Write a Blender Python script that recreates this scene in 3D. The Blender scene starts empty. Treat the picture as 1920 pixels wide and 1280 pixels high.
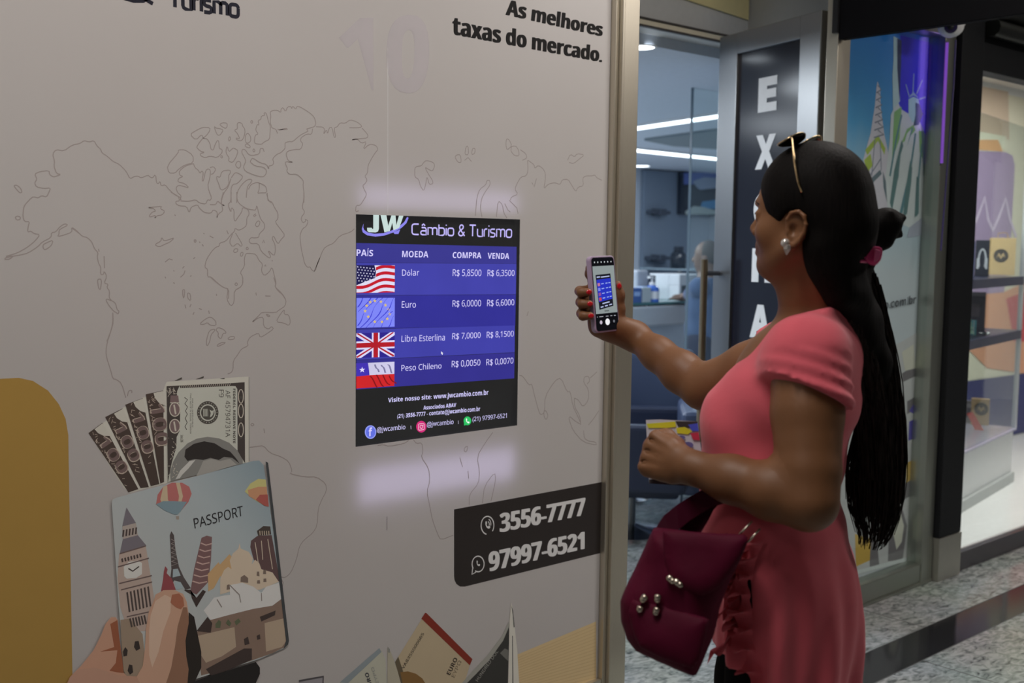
import bpy, bmesh, math, random
import numpy as np
from mathutils import Vector, Matrix
random.seed(7); np.random.seed(7)
S = bpy.context.scene; COL = S.collection
D2R = math.pi/180
# ------------------------------------------------------------------ camera
# world: x runs along the shop front (left to right), y goes into the shop, z up; front wall at y = 0
CAM = np.array([0.0, -2.4588, 1.5]); FPX = 2133.333
YAW, PITCH, ROLL = 42.2498*D2R, 5.0288*D2R, 0.7779*D2R
_F = np.array([math.sin(YAW)*math.cos(PITCH), math.cos(YAW)*math.cos(PITCH), -math.sin(PITCH)])
_R0 = np.array([math.cos(YAW), -math.sin(YAW), 0.0]); _U0 = np.cross(_R0, _F)
_R = math.cos(ROLL)*_R0+math.sin(ROLL)*_U0; _U = -math.sin(ROLL)*_R0+math.cos(ROLL)*_U0
cd = bpy.data.cameras.new('camera'); cam = bpy.data.objects.new('camera', cd); COL.objects.link(cam)
cd.sensor_width = 36; cd.lens = 40; cd.clip_start = 0.05; cd.clip_end = 100
cd.dof.use_dof = True; cd.dof.focus_distance = 2.75; cd.dof.aperture_fstop = 4.0
cam.matrix_world = Matrix(((_R[0], _U[0], -_F[0], CAM[0]), (_R[1], _U[1], -_F[1], CAM[1]), (_R[2], _U[2], -_F[2], CAM[2]), (0, 0, 0, 1)))
S.camera = cam
# ------------------------------------------------------------------ world, exposure
w = bpy.data.worlds.new('world'); S.world = w; w.use_nodes = True
w.node_tree.nodes['Background'].inputs[0].default_value = (0.95, 0.9, 0.9, 1)
w.node_tree.nodes['Background'].inputs[1].default_value = 0.048
S.view_settings.view_transform = 'Standard'; S.view_settings.look = 'None'
S.view_settings.exposure = 0.0; S.view_settings.gamma = 1.0; S.view_settings.use_curve_mapping = False
S.cycles.use_denoising = True
S.cycles.max_bounces = 6; S.cycles.sample_clamp_indirect = 4.0
# ------------------------------------------------------------------ the lamps of the place (arcade and poster fixtures are built below)
def area(name, loc, sx, sy, power, col, rot=(0, 0, 0), spread=180):
    l = bpy.data.lights.new(name, 'AREA'); l.shape = 'RECTANGLE'; l.size = sx; l.size_y = sy
    l.energy = power; l.color = col; l.spread = spread*D2R
    o = bpy.data.objects.new(name, l); COL.objects.link(o); o.location = loc; o.rotation_euler = rot
    return o
CEIL_Z = 3.25
CORR = [(0.7, -1.25, 25), (2.9, -1.15, 22), (5.2, -2.6, 44), (-1.6, -1.6, 5)]      # ceiling panels of the arcade
for x, y, p in CORR: area('arcade_lamp', (x, y, CEIL_Z-0.03), 1.2, 0.3, p, (1, 0.93, 0.88))
ROOM = [(3.0, 1.5, 26), (4.4, 3.0, 46), (6.0, 4.7, 60), (2.6, 3.4, 24), (9.3, 4.2, 26)]      # unseen area lights added to brighten the exchange office
for x, y, p in ROOM: area('office_fill', (x, y, 2.33), 0.9, 0.5, p, (0.84, 0.92, 1.0))
for x, y, p in [(5.9, 0.28, 42), (7.6, 0.28, 36)]: area('shop_lamp', (x, y, 2.62), 1.3, 0.36, p, (1, 0.93, 0.86))
area('poster_strip_lamp', (4.66, -0.045, 2.2), 0.03, 0.4, 0.07, (0.45, 0.25, 1.0), (math.radians(90), 0, math.radians(40)))

# ------------------------------------------------------------------ helpers
def ray(px, py): return _F+_R*((px-960)/FPX)-_U*((py-640)/FPX)
def W(px, py, y=0.0):
    d = ray(px, py); return CAM+d*((y-CAM[1])/d[1])
def Zp(px, py, z=0.0):
    d = ray(px, py); return CAM+d*((z-CAM[2])/d[2])
def Dp(px, py, t): return CAM+ray(px, py)*t
def lin(c):
    return tuple(((v/255)/12.92 if v/255 <= 0.04045 else ((v/255+0.055)/1.055)**2.4) for v in c)
def new_mat(name):
    m = bpy.data.materials.new(name); m.use_nodes = True
    return m, m.node_tree, m.node_tree.nodes['Principled BSDF']
_MC = {}
def mat(name, col, rough=0.5, metal=0.0, noise=0.06, scale=30, bump=0.0, emit=0.0, spec=0.5, sheen=0.0, coat=0.0, stretch=None, bscale=None):
    """procedural principled material; col is linear albedo"""
    if name in _MC: return _MC[name]
    m, nt, b = new_mat(name); N = nt.nodes; L = nt.links
    b.inputs['Roughness'].default_value = rough; b.inputs['Metallic'].default_value = metal
    b.inputs['Specular IOR Level'].default_value = spec
    b.inputs['Coat Weight'].default_value = coat
    if sheen: b.inputs['Sheen Weight'].default_value = sheen
    tc = N.new('ShaderNodeTexCoord'); no = N.new('ShaderNodeTexNoise'); no.inputs['Scale'].default_value = scale
    no.inputs['Detail'].default_value = 5
    src = tc.outputs['Object']
    if stretch:
        mp = N.new('ShaderNodeMapping'); mp.inputs['Scale'].default_value = stretch; L.new(src, mp.inputs[0]); src = mp.outputs[0]
    L.new(src, no.inputs['Vector'])
    mx = N.new('ShaderNodeMix'); mx.data_type = 'RGBA'
    mx.inputs['A'].default_value = (*[max(0, c*(1-noise)) for c in col], 1); mx.inputs['B'].default_value = (*[min(1, c*(1+noise)) for c in col], 1)
    L.new(no.outputs['Fac'], mx.inputs['Factor']); L.new(mx.outputs['Result'], b.inputs['Base Color'])
    if bump:
        bp = N.new('ShaderNodeBump'); bp.inputs['Strength'].default_value = bump; bp.inputs['Distance'].default_value = 0.002
        n2 = no
        if bscale:
            n2 = N.new('ShaderNodeTexNoise'); n2.inputs['Scale'].default_value = bscale; L.new(src, n2.inputs['Vector'])
        L.new(n2.outputs['Fac'], bp.inputs['Height']); L.new(bp.outputs['Normal'], b.inputs['Normal'])
    if emit:
        L.new(mx.outputs['Result'], b.inputs['Emission Color']); b.inputs['Emission Strength'].default_value = emit
    _MC[name] = m; return m
def glow(rgb, k=1.0, base=0.0, name=None):
    """a lit pixel colour of a screen or lamp"""
    name = name or 'glow_%d_%d_%d_%d' % (*rgb, int(k*100))
    if name in _MC: return _MC[name]
    m, nt, b = new_mat(name)
    b.inputs['Base Color'].default_value = (0.01, 0.01, 0.01, 1); b.inputs['Roughness'].default_value = 0.12
    no = nt.nodes.new('ShaderNodeTexNoise'); no.inputs['Scale'].default_value = 9
    tc = nt.nodes.new('ShaderNodeTexCoord'); nt.links.new(tc.outputs['Object'], no.inputs['Vector'])
    c = lin(rgb); mx = nt.nodes.new('ShaderNodeMix'); mx.data_type = 'RGBA'
    mx.inputs['A'].default_value = (*[v*0.9 for v in c], 1); mx.inputs['B'].default_value = (*[v*1.1 for v in c], 1)
    nt.links.new(no.outputs['Fac'], mx.inputs['Factor']); nt.links.new(mx.outputs['Result'], b.inputs['Emission Color'])
    b.inputs['Emission Strength'].default_value = k
    _MC[name] = m; return m
WALL_E = 0.40
def ink(rgb, rough=0.35):
    """printed colour: photo colour divided by the light that falls on the front wall"""
    c = lin(rgb); c = tuple(min(0.9, v/WALL_E) for v in c)
    return mat('ink_%d_%d_%d' % tuple(rgb), c, rough=rough, noise=0.04, scale=12, spec=0.35)
def smat(name, rgb, k=0.45, **kw):
    return mat(name, tuple(min(0.9, v/k) for v in lin(rgb)), **kw)

class MB:
    def __init__(s): s.v = []; s.f = []; s.mi = []; s.cur = 0
    def add(s, vs, fs):
        o = len(s.v); s.v += [tuple(map(float, p)) for p in vs]
        for f in fs: s.f.append([i+o for i in f]); s.mi.append(s.cur)
        return s
    def box(s, x0, x1, y0, y1, z0, z1, M=None):
        vs = [(x, y, z) for x in (x0, x1) for y in (y0, y1) for z in (z0, z1)]
        if M is not None: vs = [M@Vector(p) for p in vs]
        return s.add(vs, [(0, 1, 3, 2), (4, 6, 7, 5), (0, 4, 5, 1), (2, 3, 7, 6), (0, 2, 6, 4), (1, 5, 7, 3)])
    def ngon(s, pts): return s.add(pts, [list(range(len(pts)))])
    def prism(s, pts, d):
        n = len(pts); d = np.array(d, float); a = [np.array(p, float) for p in pts]; b = [p+d for p in a]
        return s.add(a+b, [list(range(n))[::-1], list(range(n, 2*n))]+[(i, (i+1) % n, n+(i+1) % n, n+i) for i in range(n)])
    def tube(s, pts, r, n=8, caps=True, flat=1.0):
        P = [np.array(p, float) for p in pts]; m = len(P)
        rr = r if hasattr(r, '__len__') else [r]*m
        T = []
        for i in range(m):
            t = P[min(i+1, m-1)]-P[max(i-1, 0)]; T.append(t/(np.linalg.norm(t)+1e-12))
        a = np.array([0, 0, 1.0]) if abs(T[0][2]) < 0.9 else np.array([1.0, 0, 0])
        u = np.cross(T[0], a); u /= np.linalg.norm(u); vs = []
        for i in range(m):
            u = u-T[i]*(u@T[i]); u /= np.linalg.norm(u)+1e-12; w_ = np.cross(T[i], u)
            for k in range(n):
                an = 2*math.pi*k/n; vs.append(P[i]+rr[i]*(u*math.cos(an)+w_*math.sin(an)*flat))
        fs = [(i*n+k, i*n+(k+1) % n, (i+1)*n+(k+1) % n, (i+1)*n+k) for i in range(m-1) for k in range(n)]
        if caps: fs += [list(range(n))[::-1], list(range((m-1)*n, m*n))]
        return s.add(vs, fs)
    def lathe(s, prof, c=(0, 0, 0), n=24, M=None, caps=True):
        vs = []; m = len(prof)
        for r, z in prof:
            for k in range(n):
                an = 2*math.pi*k/n; p = Vector((r*math.cos(an), r*math.sin(an), z))
                if M is not None: p = M@p
                vs.append((p[0]+c[0], p[1]+c[1], p[2]+c[2]))
        fs = [(i*n+k, i*n+(k+1) % n, (i+1)*n+(k+1) % n, (i+1)*n+k) for i in range(m-1) for k in range(n)]
        if caps: fs += [list(range(n))[::-1], list(range((m-1)*n, m*n))]
        return s.add(vs, fs)
    def ell(s, c, r, n=14, m=10, M=None):
        pr = [(math.sin(math.pi*i/m), -math.cos(math.pi*i/m)) for i in range(m+1)]
        vs = []
        for a, b in pr:
            for k in range(n):
                an = 2*math.pi*k/n; p = Vector((a*math.cos(an)*r[0], a*math.sin(an)*r[1], b*r[2]))
                if M is not None: p = M@p
                vs.append((p[0]+c[0], p[1]+c[1], p[2]+c[2]))
        return s.add(vs, [(i*n+k, i*n+(k+1) % n, (i+1)*n+(k+1) % n, (i+1)*n+k) for i in range(m) for k in range(n)])
    def build(s, name, mats, parent=None, smooth=False, bevel=0.0, seg=2, auto=None):
        me = bpy.data.meshes.new(name)
        off = np.zeros(3)
        me.from_pydata(s.v, [], s.f); me.update()
        if not isinstance(mats, (list, tuple)): mats = [mats]
        for m in mats: me.materials.append(m)
        me.polygons.foreach_set('material_index', s.mi)
        bm = bmesh.new(); bm.from_mesh(me)
        bmesh.ops.recalc_face_normals(bm, faces=bm.faces)
        if bevel:
            bmesh.ops.bevel(bm, geom=[e for e in bm.edges if e.is_manifold and e.calc_face_angle(0) > 0.5], offset=bevel, segments=seg, affect='EDGES', profile=0.6)
        bm.to_mesh(me); bm.free()
        if smooth:
            me.polygons.foreach_set('use_smooth', [True]*len(me.polygons))
        o = bpy.data.objects.new(name, me); COL.objects.link(o)
        if auto: me.set_sharp_from_angle(angle=auto)
        if parent is not None:
            o.parent = parent; o.matrix_parent_inverse = Matrix.Identity(4)
            if parent.type == 'EMPTY' or parent.parent is not None or True:
                loc = WLOC(parent); o.location = -loc
        return o
def WLOC(o):
    l = Vector((0, 0, 0))
    while o is not None: l += o.location; o = o.parent
    return l
def thing(name, label, cat, loc=(0, 0, 0), group=None):
    o = bpy.data.objects.new(name, None); COL.objects.link(o); o.location = loc; o.empty_display_size = 0.05
    return tag(o, label, cat, group)
def tag(o, label, cat, group=None):
    o['label'] = label; o['category'] = cat
    if group: o['group'] = group
    return o
def struct(o, label=None):
    o['kind'] = 'structure'
    if label: o['label'] = label
    return o
# ---- flat print helpers (stickers and screens on upright planes)
LAY = 0.00022
_cnt = [0]
class Flat:
    """a drawing on the plane y = y0, given in photo pixels read off that plane"""
    def __init__(s, y0=0.0, sx=1.0, org=(0, 0), xf=None): s.y0 = y0; s.s = sx; s.o = org; s.mb = MB(); s.lay = 1; s.xf = xf
    def z(s, ox, oy, sc): s.o = (ox, oy); s.s = sc; return s
    def P(s, p):
        if s.xf: return s.xf(p[0], p[1], s.lay)
        q = W(s.o[0]+p[0]/s.s, s.o[1]+p[1]/s.s, s.y0); q[1] = s.y0-s.lay*LAY; return q
    def step(s): s.lay += 0.021
    def poly(s, pts): s.step(); s.mb.ngon([s.P(p) for p in pts]); return s
    def line(s, pts, w=0.0022, closed=False):
        s.step()
        Q = [s.P(p) for p in pts]
        if closed: Q.append(Q[0])
        ribbon(s.mb, Q, w); return s
    def circ(s, c, rx, ry=None, n=20, a0=0, a1=360):
        ry = ry or rx
        return s.poly([(c[0]+rx*math.cos(a*D2R), c[1]+ry*math.sin(a*D2R)) for a in np.linspace(a0, a1, n, endpoint=(a1-a0) < 360)])
    def arc(s, c, rx, ry, a0, a1, w, n=16):
        return s.line([(c[0]+rx*math.cos(a*D2R), c[1]+ry*math.sin(a*D2R)) for a in np.linspace(a0, a1, n)], w)
    def build(s, name, m, parent=None): return s.mb.build(name, m, parent)
def ribbon(mb, Q, w):
    n = len(Q); nor = np.array([0, -1.0, 0]); L = []; R_ = []
    for i in range(n):
        t = Q[min(i+1, n-1)]-Q[max(i-1, 0)]; l = np.linalg.norm(t)
        if l < 1e-9: t = np.array([1.0, 0, 0]); l = 1
        b = np.cross(nor, t/l); L.append(Q[i]+b*w/2); R_.append(Q[i]-b*w/2)
    mb.add(L+R_, [(i, i+1, n+i+1, n+i) for i in range(n-1)])
def quad(TL, TR, BR, BL, y0=0.0, px=True):
    c = [W(*p, y0) if px else np.array(p, float) for p in (TL, TR, BR, BL)]
    def f(u, v, lay):
        q = (c[0]*(1-u)+c[1]*u)*(1-v)+(c[3]*(1-u)+c[2]*u)*v
        q = q.copy(); q[1] = q[1]-lay*LAY; return q
    return f
_TC = {}
def sans(s, b):
    o = ''
    for c in s:
        if 'A' <= c <= 'Z': o += chr((0x1D5D4 if b else 0x1D5A0)+ord(c)-65)
        elif 'a' <= c <= 'z': o += chr((0x1D5EE if b else 0x1D5BA)+ord(c)-97)
        elif '0' <= c <= '9': o += chr((0x1D7EC if b else 0x1D7E2)+ord(c)-48)
        else: o += c
    return o
def glyphs(s, bold=0.0, track=1.0):
    s = sans(s, bold > 0.011); bold = max(0, bold-.02); k = (s, bold, track)
    if k in _TC: return _TC[k]
    cu = bpy.data.curves.new('t', 'FONT'); cu.body = s; cu.offset = bold; cu.resolution_u = 3; cu.space_character = track
    o = bpy.data.objects.new('t', cu); COL.objects.link(o)
    dg = bpy.context.evaluated_depsgraph_get(); me = bpy.data.meshes.new_from_object(o.evaluated_get(dg))
    v = np.array([tuple(p.co)[:2] for p in me.vertices]); f = [list(p.vertices) for p in me.polygons]
    bpy.data.objects.remove(o); bpy.data.meshes.remove(me); bpy.data.curves.remove(cu)
    _TC[k] = (v, f); return v, f
def text(mb, s, xf, lay=2, bold=0.0, track=1.0, base=None):
    """fit string s to the unit square of xf; base=(lo,hi) fixes the font heights that map to v=1 and v=0"""
    v, f = glyphs(s, bold, track); lo = v.min(0); hi = v.max(0)
    y0, y1 = (lo[1], hi[1]) if base is None else base
    mb.add([xf((p[0]-lo[0])/(hi[0]-lo[0]), 1-(p[1]-y0)/(y1-y0), lay) for p in v], f)
# techno lettering with even round strokes: letters as polylines in a 0..1 high cell
def _rr(x0, y0, x1, y1, r=0.18):
    out = []
    for cx, cy, a in ((x1-r, y1-r, 0), (x0+r, y1-r, 90), (x0+r, y0+r, 180), (x1-r, y0+r, 270)):
        out += [(cx+r*math.cos((a+k*22.5)*D2R), cy+r*math.sin((a+k*22.5)*D2R)) for k in range(5)]
    return out+[out[0]]
X = 0.68
TECH = {
 'C': (.62, [[(.6, 1), (.2, 1), (.08, .95), (0, .82), (0, .18), (.08, .05), (.2, 0), (.6, 0)]]),
 'a': (.5, [[(.08, X), (.36, X), (.46, .62), (.5, .5), (.5, 0), (.16, 0), (.04, .05), (0, .18), (.04, .32), (.16, .37), (.5, .37)]]),
 'm': (.84, [[(0, 0), (0, X), (.3, X), (.39, .62), (.42, .5), (.42, 0)], [(.42, .5), (.45, .62), (.54, X), (.72, X), (.81, .62), (.84, .5), (.84, 0)]]),
 'b': (.52, [[(0, 1), (0, 0), (.36, 0), (.47, .05), (.52, .18), (.52, .5), (.47, .63), (.36, X), (0, X)]]),
 'i': (.0, [[(0, 0), (0, X)], [(0, .9), (0, 1.0)]]),
 'o': (.54, [_rr(0, 0, .54, X)]),
 '&': (.6, [[(.6, 0), (.14, .62), (.1, .8), (.16, .95), (.3, 1), (.42, .95), (.46, .82), (.42, .68), (.1, .42), (0, .22), (.08, .06), (.24, 0), (.42, .08), (.56, .38)]]),
 'T': (.62, [[(0, 1), (.62, 1)], [(.31, 1), (.31, 0)]]),
 'u': (.5, [[(0, X), (0, .18), (.05, .05), (.16, 0), (.5, 0), (.5, X)]]),
 'r': (.3, [[(0, 0), (0, .5), (.05, .63), (.14, X), (.3, X)]]),
 's': (.46, [[(.44, X), (.12, X), (.02, .62), (0, .5), (.04, .4), (.12, .36), (.34, .33), (.44, .28), (.46, .17), (.42, .05), (.33, 0), (0, 0)]]),
}
def tech(mb, s, xf, w, lay=2, gap=.17, width=None):
    segs = []; x = 0
    for ch in s:
        if ch == ' ': x += .3; continue
        k = 'a' if ch == 'â' else ch; wd, st = TECH[k]
        for q in st: segs.append([(x+a, b) for a, b in q])
        if ch == 'â': segs.append([(x+.1, .86), (x+.25, 1.02), (x+.4, .86)])
        x += wd+gap
    x -= gap; T = width or x
    for q in segs: ribbon(mb, [xf(a/T, 1-b, lay) for a, b in q], w)
# ================================================================== the printed shop front (left of the door)
SCR = dict(x0=1.6835, x1=2.2585, z0=0.957, z1=1.564)
def vinyl():
    m, nt, b = new_mat('printed_vinyl'); N = nt.nodes; L = nt.links
    tc = N.new('ShaderNodeTexCoord'); no = N.new('ShaderNodeTexNoise'); no.inputs['Scale'].default_value = 1.7; no.inputs['Detail'].default_value = 3
    L.new(tc.outputs['Object'], no.inputs['Vector'])
    mx = N.new('ShaderNodeMix'); mx.data_type = 'RGBA'
    mx.inputs['A'].default_value = (0.70, 0.66, 0.64, 1); mx.inputs['B'].default_value = (0.74, 0.715, 0.70, 1)
    L.new(no.outputs['Fac'], mx.inputs['Factor']); L.new(mx.outputs['Result'], b.inputs['Base Color'])
    b.inputs['Roughness'].default_value = 0.32; b.inputs['Specular IOR Level'].default_value = 0.4
    n2 = N.new('ShaderNodeTexNoise'); n2.inputs['Scale'].default_value = 3.0; L.new(tc.outputs['Object'], n2.inputs['Vector'])
    bp = N.new('ShaderNodeBump'); bp.inputs['Strength'].default_value = 0.12; bp.inputs['Distance'].default_value = 0.01
    L.new(n2.outputs['Fac'], bp.inputs['Height']); L.new(bp.outputs['Normal'], b.inputs['Normal'])
    tr = N.new('ShaderNodeBsdfTranslucent'); L.new(mx.outputs['Result'], tr.inputs['Color'])
    ms = N.new('ShaderNodeMixShader'); ms.inputs[0].default_value = 0.16
    L.new(b.outputs[0], ms.inputs[1]); L.new(tr.outputs[0], ms.inputs[2]); L.new(ms.outputs[0], N['Material Output'].inputs['Surface'])
    return m
VIN = vinyl()
WX0, WX1, WZ0, WZ1 = -3.0, 2.628, 0.092, 2.95
mb = MB(); s = SCR
xs = [WX0, s['x0'], s['x1'], WX1]; zs = [WZ0, s['z0'], s['z1'], WZ1]
for i in range(3):
    for j in range(3):
        if i == 1 and j == 1: continue
        mb.ngon([(xs[i], 0, zs[j]), (xs[i+1], 0, zs[j]), (xs[i+1], 0, zs[j+1]), (xs[i], 0, zs[j+1])])
wl = struct(mb.build('wall_left', VIN), 'pale printed vinyl shop front with a square cut-out for a screen')
back = smat('dark_backing', (60, 58, 58), rough=0.8)
mb = MB(); mb.box(WX0, WX1, 0.12, 0.14, 0, 3.2); mb.box(WX0, WX0+.02, 0.004, .12, 0, 3.2)
mb.box(WX0, WX1, 0.002, 0.12, 2.952, 3.25); mb.box(WX1-.02, WX1, 0.004, .12, 0, 3.2)
struct(mb.build('wall_light_block', back))  # unseen box added behind the vinyl to shut out office light
# ---- the television behind the cut-out
tv = thing('television', 'flat screen showing the purple currency rate table in the wall cut-out', 'screen', (1.97, 0.03, 0.95))
mb = MB(); mb.box(1.60, 2.34, 0.032, 0.085, 0.62, 1.80); mb.build('housing', smat('tv_black', (22, 22, 24), rough=0.4), tv, bevel=0.004)
SY = 0.012
mb = MB(); mb.box(s['x0']-.03, s['x1']+.03, SY, 0.031, s['z0']-.02, s['z1']+.02)
def darkpanel():
    m, nt, b = new_mat('screen_black'); b.inputs['Base Color'].default_value = (0.012, 0.013, 0.013, 1); b.inputs['Roughness'].default_value = 0.22
    no = nt.nodes.new('ShaderNodeTexNoise'); no.inputs['Scale'].default_value = 4
    mr = nt.nodes.new('ShaderNodeMapRange'); mr.inputs[3].default_value = 0.010; mr.inputs[4].default_value = 0.016
    nt.links.new(no.outputs['Fac'], mr.inputs[0]); nt.links.new(mr.outputs[0], b.inputs['Emission Strength'])
    b.inputs['Emission Color'].default_value = (1, .98, 1, 1); return m
mb.build('screen_panel', darkpanel(), tv)
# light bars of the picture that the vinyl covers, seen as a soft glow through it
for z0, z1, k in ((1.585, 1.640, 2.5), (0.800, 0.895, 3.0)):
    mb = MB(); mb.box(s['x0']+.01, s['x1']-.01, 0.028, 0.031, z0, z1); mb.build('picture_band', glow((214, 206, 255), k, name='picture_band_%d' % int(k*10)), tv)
def scr(name, m, fn, lay=1, parent=tv):
    F = Flat(SY); F.lay = lay; fn(F); return F.build(name, m, parent)
Z5 = (640, 380, 5.3333); Z6 = (640, 610, 5.3333)
rows = [('header', [(150, 402), (1752, 440), (1750, 608), (150, 597)], (58, 56, 142), Z5), ('row', [(150, 600), (1750, 610), (1745, 915), (150, 925)], (66, 66, 168), Z5),
        ('row', [(150, 928), (1745, 918), (1738, 1228), (150, 1262)], (50, 48, 148), Z5), ('row', [(150, 40), (1735, 0), (1732, 268), (150, 345)], (64, 64, 166), Z6),
        ('row', [(150, 348), (1732, 272), (1728, 528), (150, 640)], (52, 48, 140), Z6)]
for nm, pts, c, zz in rows: scr('table_'+nm, glow(c), lambda F: F.z(*zz).poly(pts))
WHT = (214, 208, 255)
def stext(st, TL, TR, BR, BL, zz, bold=0.0, c=WHT, base=None, lay=2, name='writing', parent=tv, k=1.0):
    q = [(zz[0]+p[0]/zz[2], zz[1]+p[1]/zz[2]) for p in (TL, TR, BR, BL)]
    mb = MB(); text(mb, st, quad(*q, y0=SY), lay, bold, base=base); return mb.build(name, glow(c, k), parent)
CAP = (0.0, 0.73)
for st, a, b_, c_, d, zz, bo, base in [
    ('PAÍS', (152, 450), (318, 458), (316, 536), (150, 532), Z5, .02, None),
    ('MOEDA', (608, 480), (870, 484), (868, 548), (606, 543), Z5, .02, None),
    ('COMPRA', (1114, 492), (1400, 496), (1398, 556), (1112, 553), Z5, .02, None),
    ('VENDA', (1464, 500), (1680, 504), (1676, 562), (1462, 558), Z5, .02, None),
    ('Dólar', (606, 664), (778, 664), (778, 728), (606, 730), Z5, 0, None),
    ('R$ 5,8500', (1114, 664), (1400, 668), (1398, 742), (1112, 742), Z5, 0, None),
    ('R$ 6,3500', (1462, 668), (1732, 672), (1730, 740), (1460, 744), Z5, 0, None),
    ('Euro', (604, 984), (746, 988), (744, 1048), (602, 1050), Z5, 0, None),
    ('R$ 6,0000', (1112, 974), (1396, 970), (1396, 1044), (1110, 1050), Z5, 0, None),
    ('R$ 6,6000', (1458, 968), (1728, 964), (1728, 1034), (1456, 1044), Z5, 0, None),
    ('Libra Esterlina', (602, 98), (1036, 84), (1034, 150), (600, 164), Z6, 0, None),
    ('R$ 7,0000', (1110, 76), (1392, 66), (1392, 132), (1106, 148), Z6, 0, None),
    ('R$ 8,1500', (1454, 62), (1724, 52), (1722, 118), (1452, 134), Z6, 0, None),
    ('Peso Chileno', (600, 392), (1002, 372), (1000, 430), (600, 456), Z6, 0, None),
    ('R$ 0,0050', (1104, 352), (1390, 338), (1388, 408), (1102, 428), Z6, 0, None),
    ('R$ 0,0070', (1450, 336), (1720, 320), (1718, 388), (1448, 408), Z6, 0, None),
    ('Visite nosso site: www.jwcambio.com.br', (468, 722), (1470, 640), (1470, 708), (466, 782), Z6, .012, None),
    ('Associados ABAV', (820, 800), (1148, 772), (1146, 814), (820, 842), Z6, .012, None),
    ('(21) 3556-7777 - contato@jwcambio.com.br', (560, 884), (1388, 808), (1386, 868), (558, 940), Z6, .012, None),
    ('@jwcambio', (356, 1014), (640, 986), (638, 1052), (354, 1080), Z6, 0, None),
    ('@jwcambio', (856, 962), (1122, 936), (1120, 1000), (854, 1026), Z6, 0, None),
    ('(21) 97997-6521', (1312, 914), (1654, 876), (1652, 936), (1310, 972), Z6, 0, None)]:
    stext(st, a, b_, c_, d, zz, bo, base=base)
F = Flat(SY).z(*Z6); F.lay = 2
F.line([(694, 1002), (696, 1036)], .0015).line([(1168, 950), (1170, 984)], .0015); F.build('separator', glow((190, 185, 210)), tv)
F = Flat(SY).z(*Z6); F.lay = 4; F.poly([(996, 258), (1018, 278), (1008, 280), (1012, 292), (1006, 294), (1002, 282), (997, 286)]); F.build('mouse_pointer', glow((235, 235, 245)), tv)
# heading: the cropped initials, swoosh and name
stext('JW', (262, 62), (640, 84), (590, 304), (250, 290), Z5, .045, c=(206, 226, 222), name='initials') if False else None
F = Flat(SY).z(*Z5); F.lay = 3
F.poly([(318, 116), (376, 116), (374, 260), (366, 286), (344, 296), (272, 294), (258, 282), (256, 250), (302, 250), (308, 262), (318, 258)])
F.poly([(390, 118), (448, 120), (468, 232), (500, 122), (540, 124), (548, 226), (576, 126), (620, 130), (578, 250), (520, 276), (508, 200), (484, 282), (430, 296)])
F.build('initials', glow((198, 218, 214)), tv)
F = Flat(SY).z(*Z5); F.lay = 2
o1 = [(222, 208), (204, 262), (214, 296), (258, 326), (340, 338), (430, 328), (520, 296), (600, 252), (650, 204), (672, 150), (656, 142), (630, 190), (578, 236), (500, 278), (420, 304), (330, 310), (262, 296), (228, 272), (218, 246)]
F.poly(o1); F.poly([(520, 296), (530, 312), (570, 312), (588, 266)]); F.build('swoosh', glow((140, 134, 236)), tv)
def cam_tech():
    q = [(Z5[0]+p[0]/Z5[2], Z5[1]+p[1]/Z5[2]) for p in ((706, 212), (1704, 232), (1700, 346), (706, 316))]
    mb = MB(); tech(mb, 'Câmbio & Turismo', quad(*q, y0=SY), 0.0042, 2); return mb.build('shop_name_lettering', glow((196, 186, 252)), tv)
cam_tech()
# flags
def star(F, c, r, r2=.4, n=5, ry=None):
    F.poly([(c[0]+r*(1 if k % 2 == 0 else r2)*math.sin(k*math.pi/n), c[1]-(ry or r)*(1 if k % 2 == 0 else r2)*math.cos(k*math.pi/n)) for k in range(2*n)])
def flag(zz, TL, TR, BR, BL):
    q = [(zz[0]+p[0]/zz[2], zz[1]+p[1]/zz[2]) for p in (TL, TR, BR, BL)]
    return Flat(xf=quad(*q, y0=SY))
def layer(F, lay): G = Flat(xf=F.xf); G.lay = lay; return G
us = flag(Z5, (150, 624), (534, 626), (532, 896), (150, 902))
G = layer(us, 2); G.poly([(0, 0), (1, 0), (1, 1), (0, 1)]); fo = G.build('united_states_flag_picture', glow((226, 222, 246)), tv)
G = layer(us, 3)
def wav(u, k): return k+.06*math.sin(u*7)-.38*u+.1*u*u
for k in (.98, 1.22, .74, .50, .26):
    top = [(u, min(1, max(0, wav(u, k)))) for u in np.linspace(0 if k > .62 else .5, 1, 14)]; bot = [(u, min(1, max(0, wav(u, k)+.115))) for u in np.linspace(0 if k > .62 else .5, 1, 14)]
    for i in range(13):
        qd = [top[i], top[i+1], bot[i+1], bot[i]]
        if abs(qd[0][1]-qd[3][1])+abs(qd[1][1]-qd[2][1]) > .01: G.poly(qd)
G.build('stripes', glow((196, 24, 44)), fo)
G = layer(us, 4); G.poly([(0, 0), (.46, 0), (.50, .25), (.48, .46), (.25, .58), (0, .72)]); G.build('canton', glow((28, 24, 78)), fo)
G = layer(us, 5)
for i in range(6):
    for j in range(6):
        u = .03+.078*i+.03*(j % 2); v = .06+.1*j+.03*i*(.4)
        if v < .66-.45*u*u-.15*u: star(G, (u, v), .024, ry=.034)
G.build('stars', glow((232, 228, 255)), fo)
eu = flag(Z5, (150, 952), (534, 950), (532, 1238), (150, 1252))
G = layer(eu, 2); G.poly([(0, 0), (1, 0), (1, 1), (0, 1)]); fo = G.build('european_flag_picture', glow((126, 134, 246)), tv)
G = layer(eu, 3)
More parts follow.
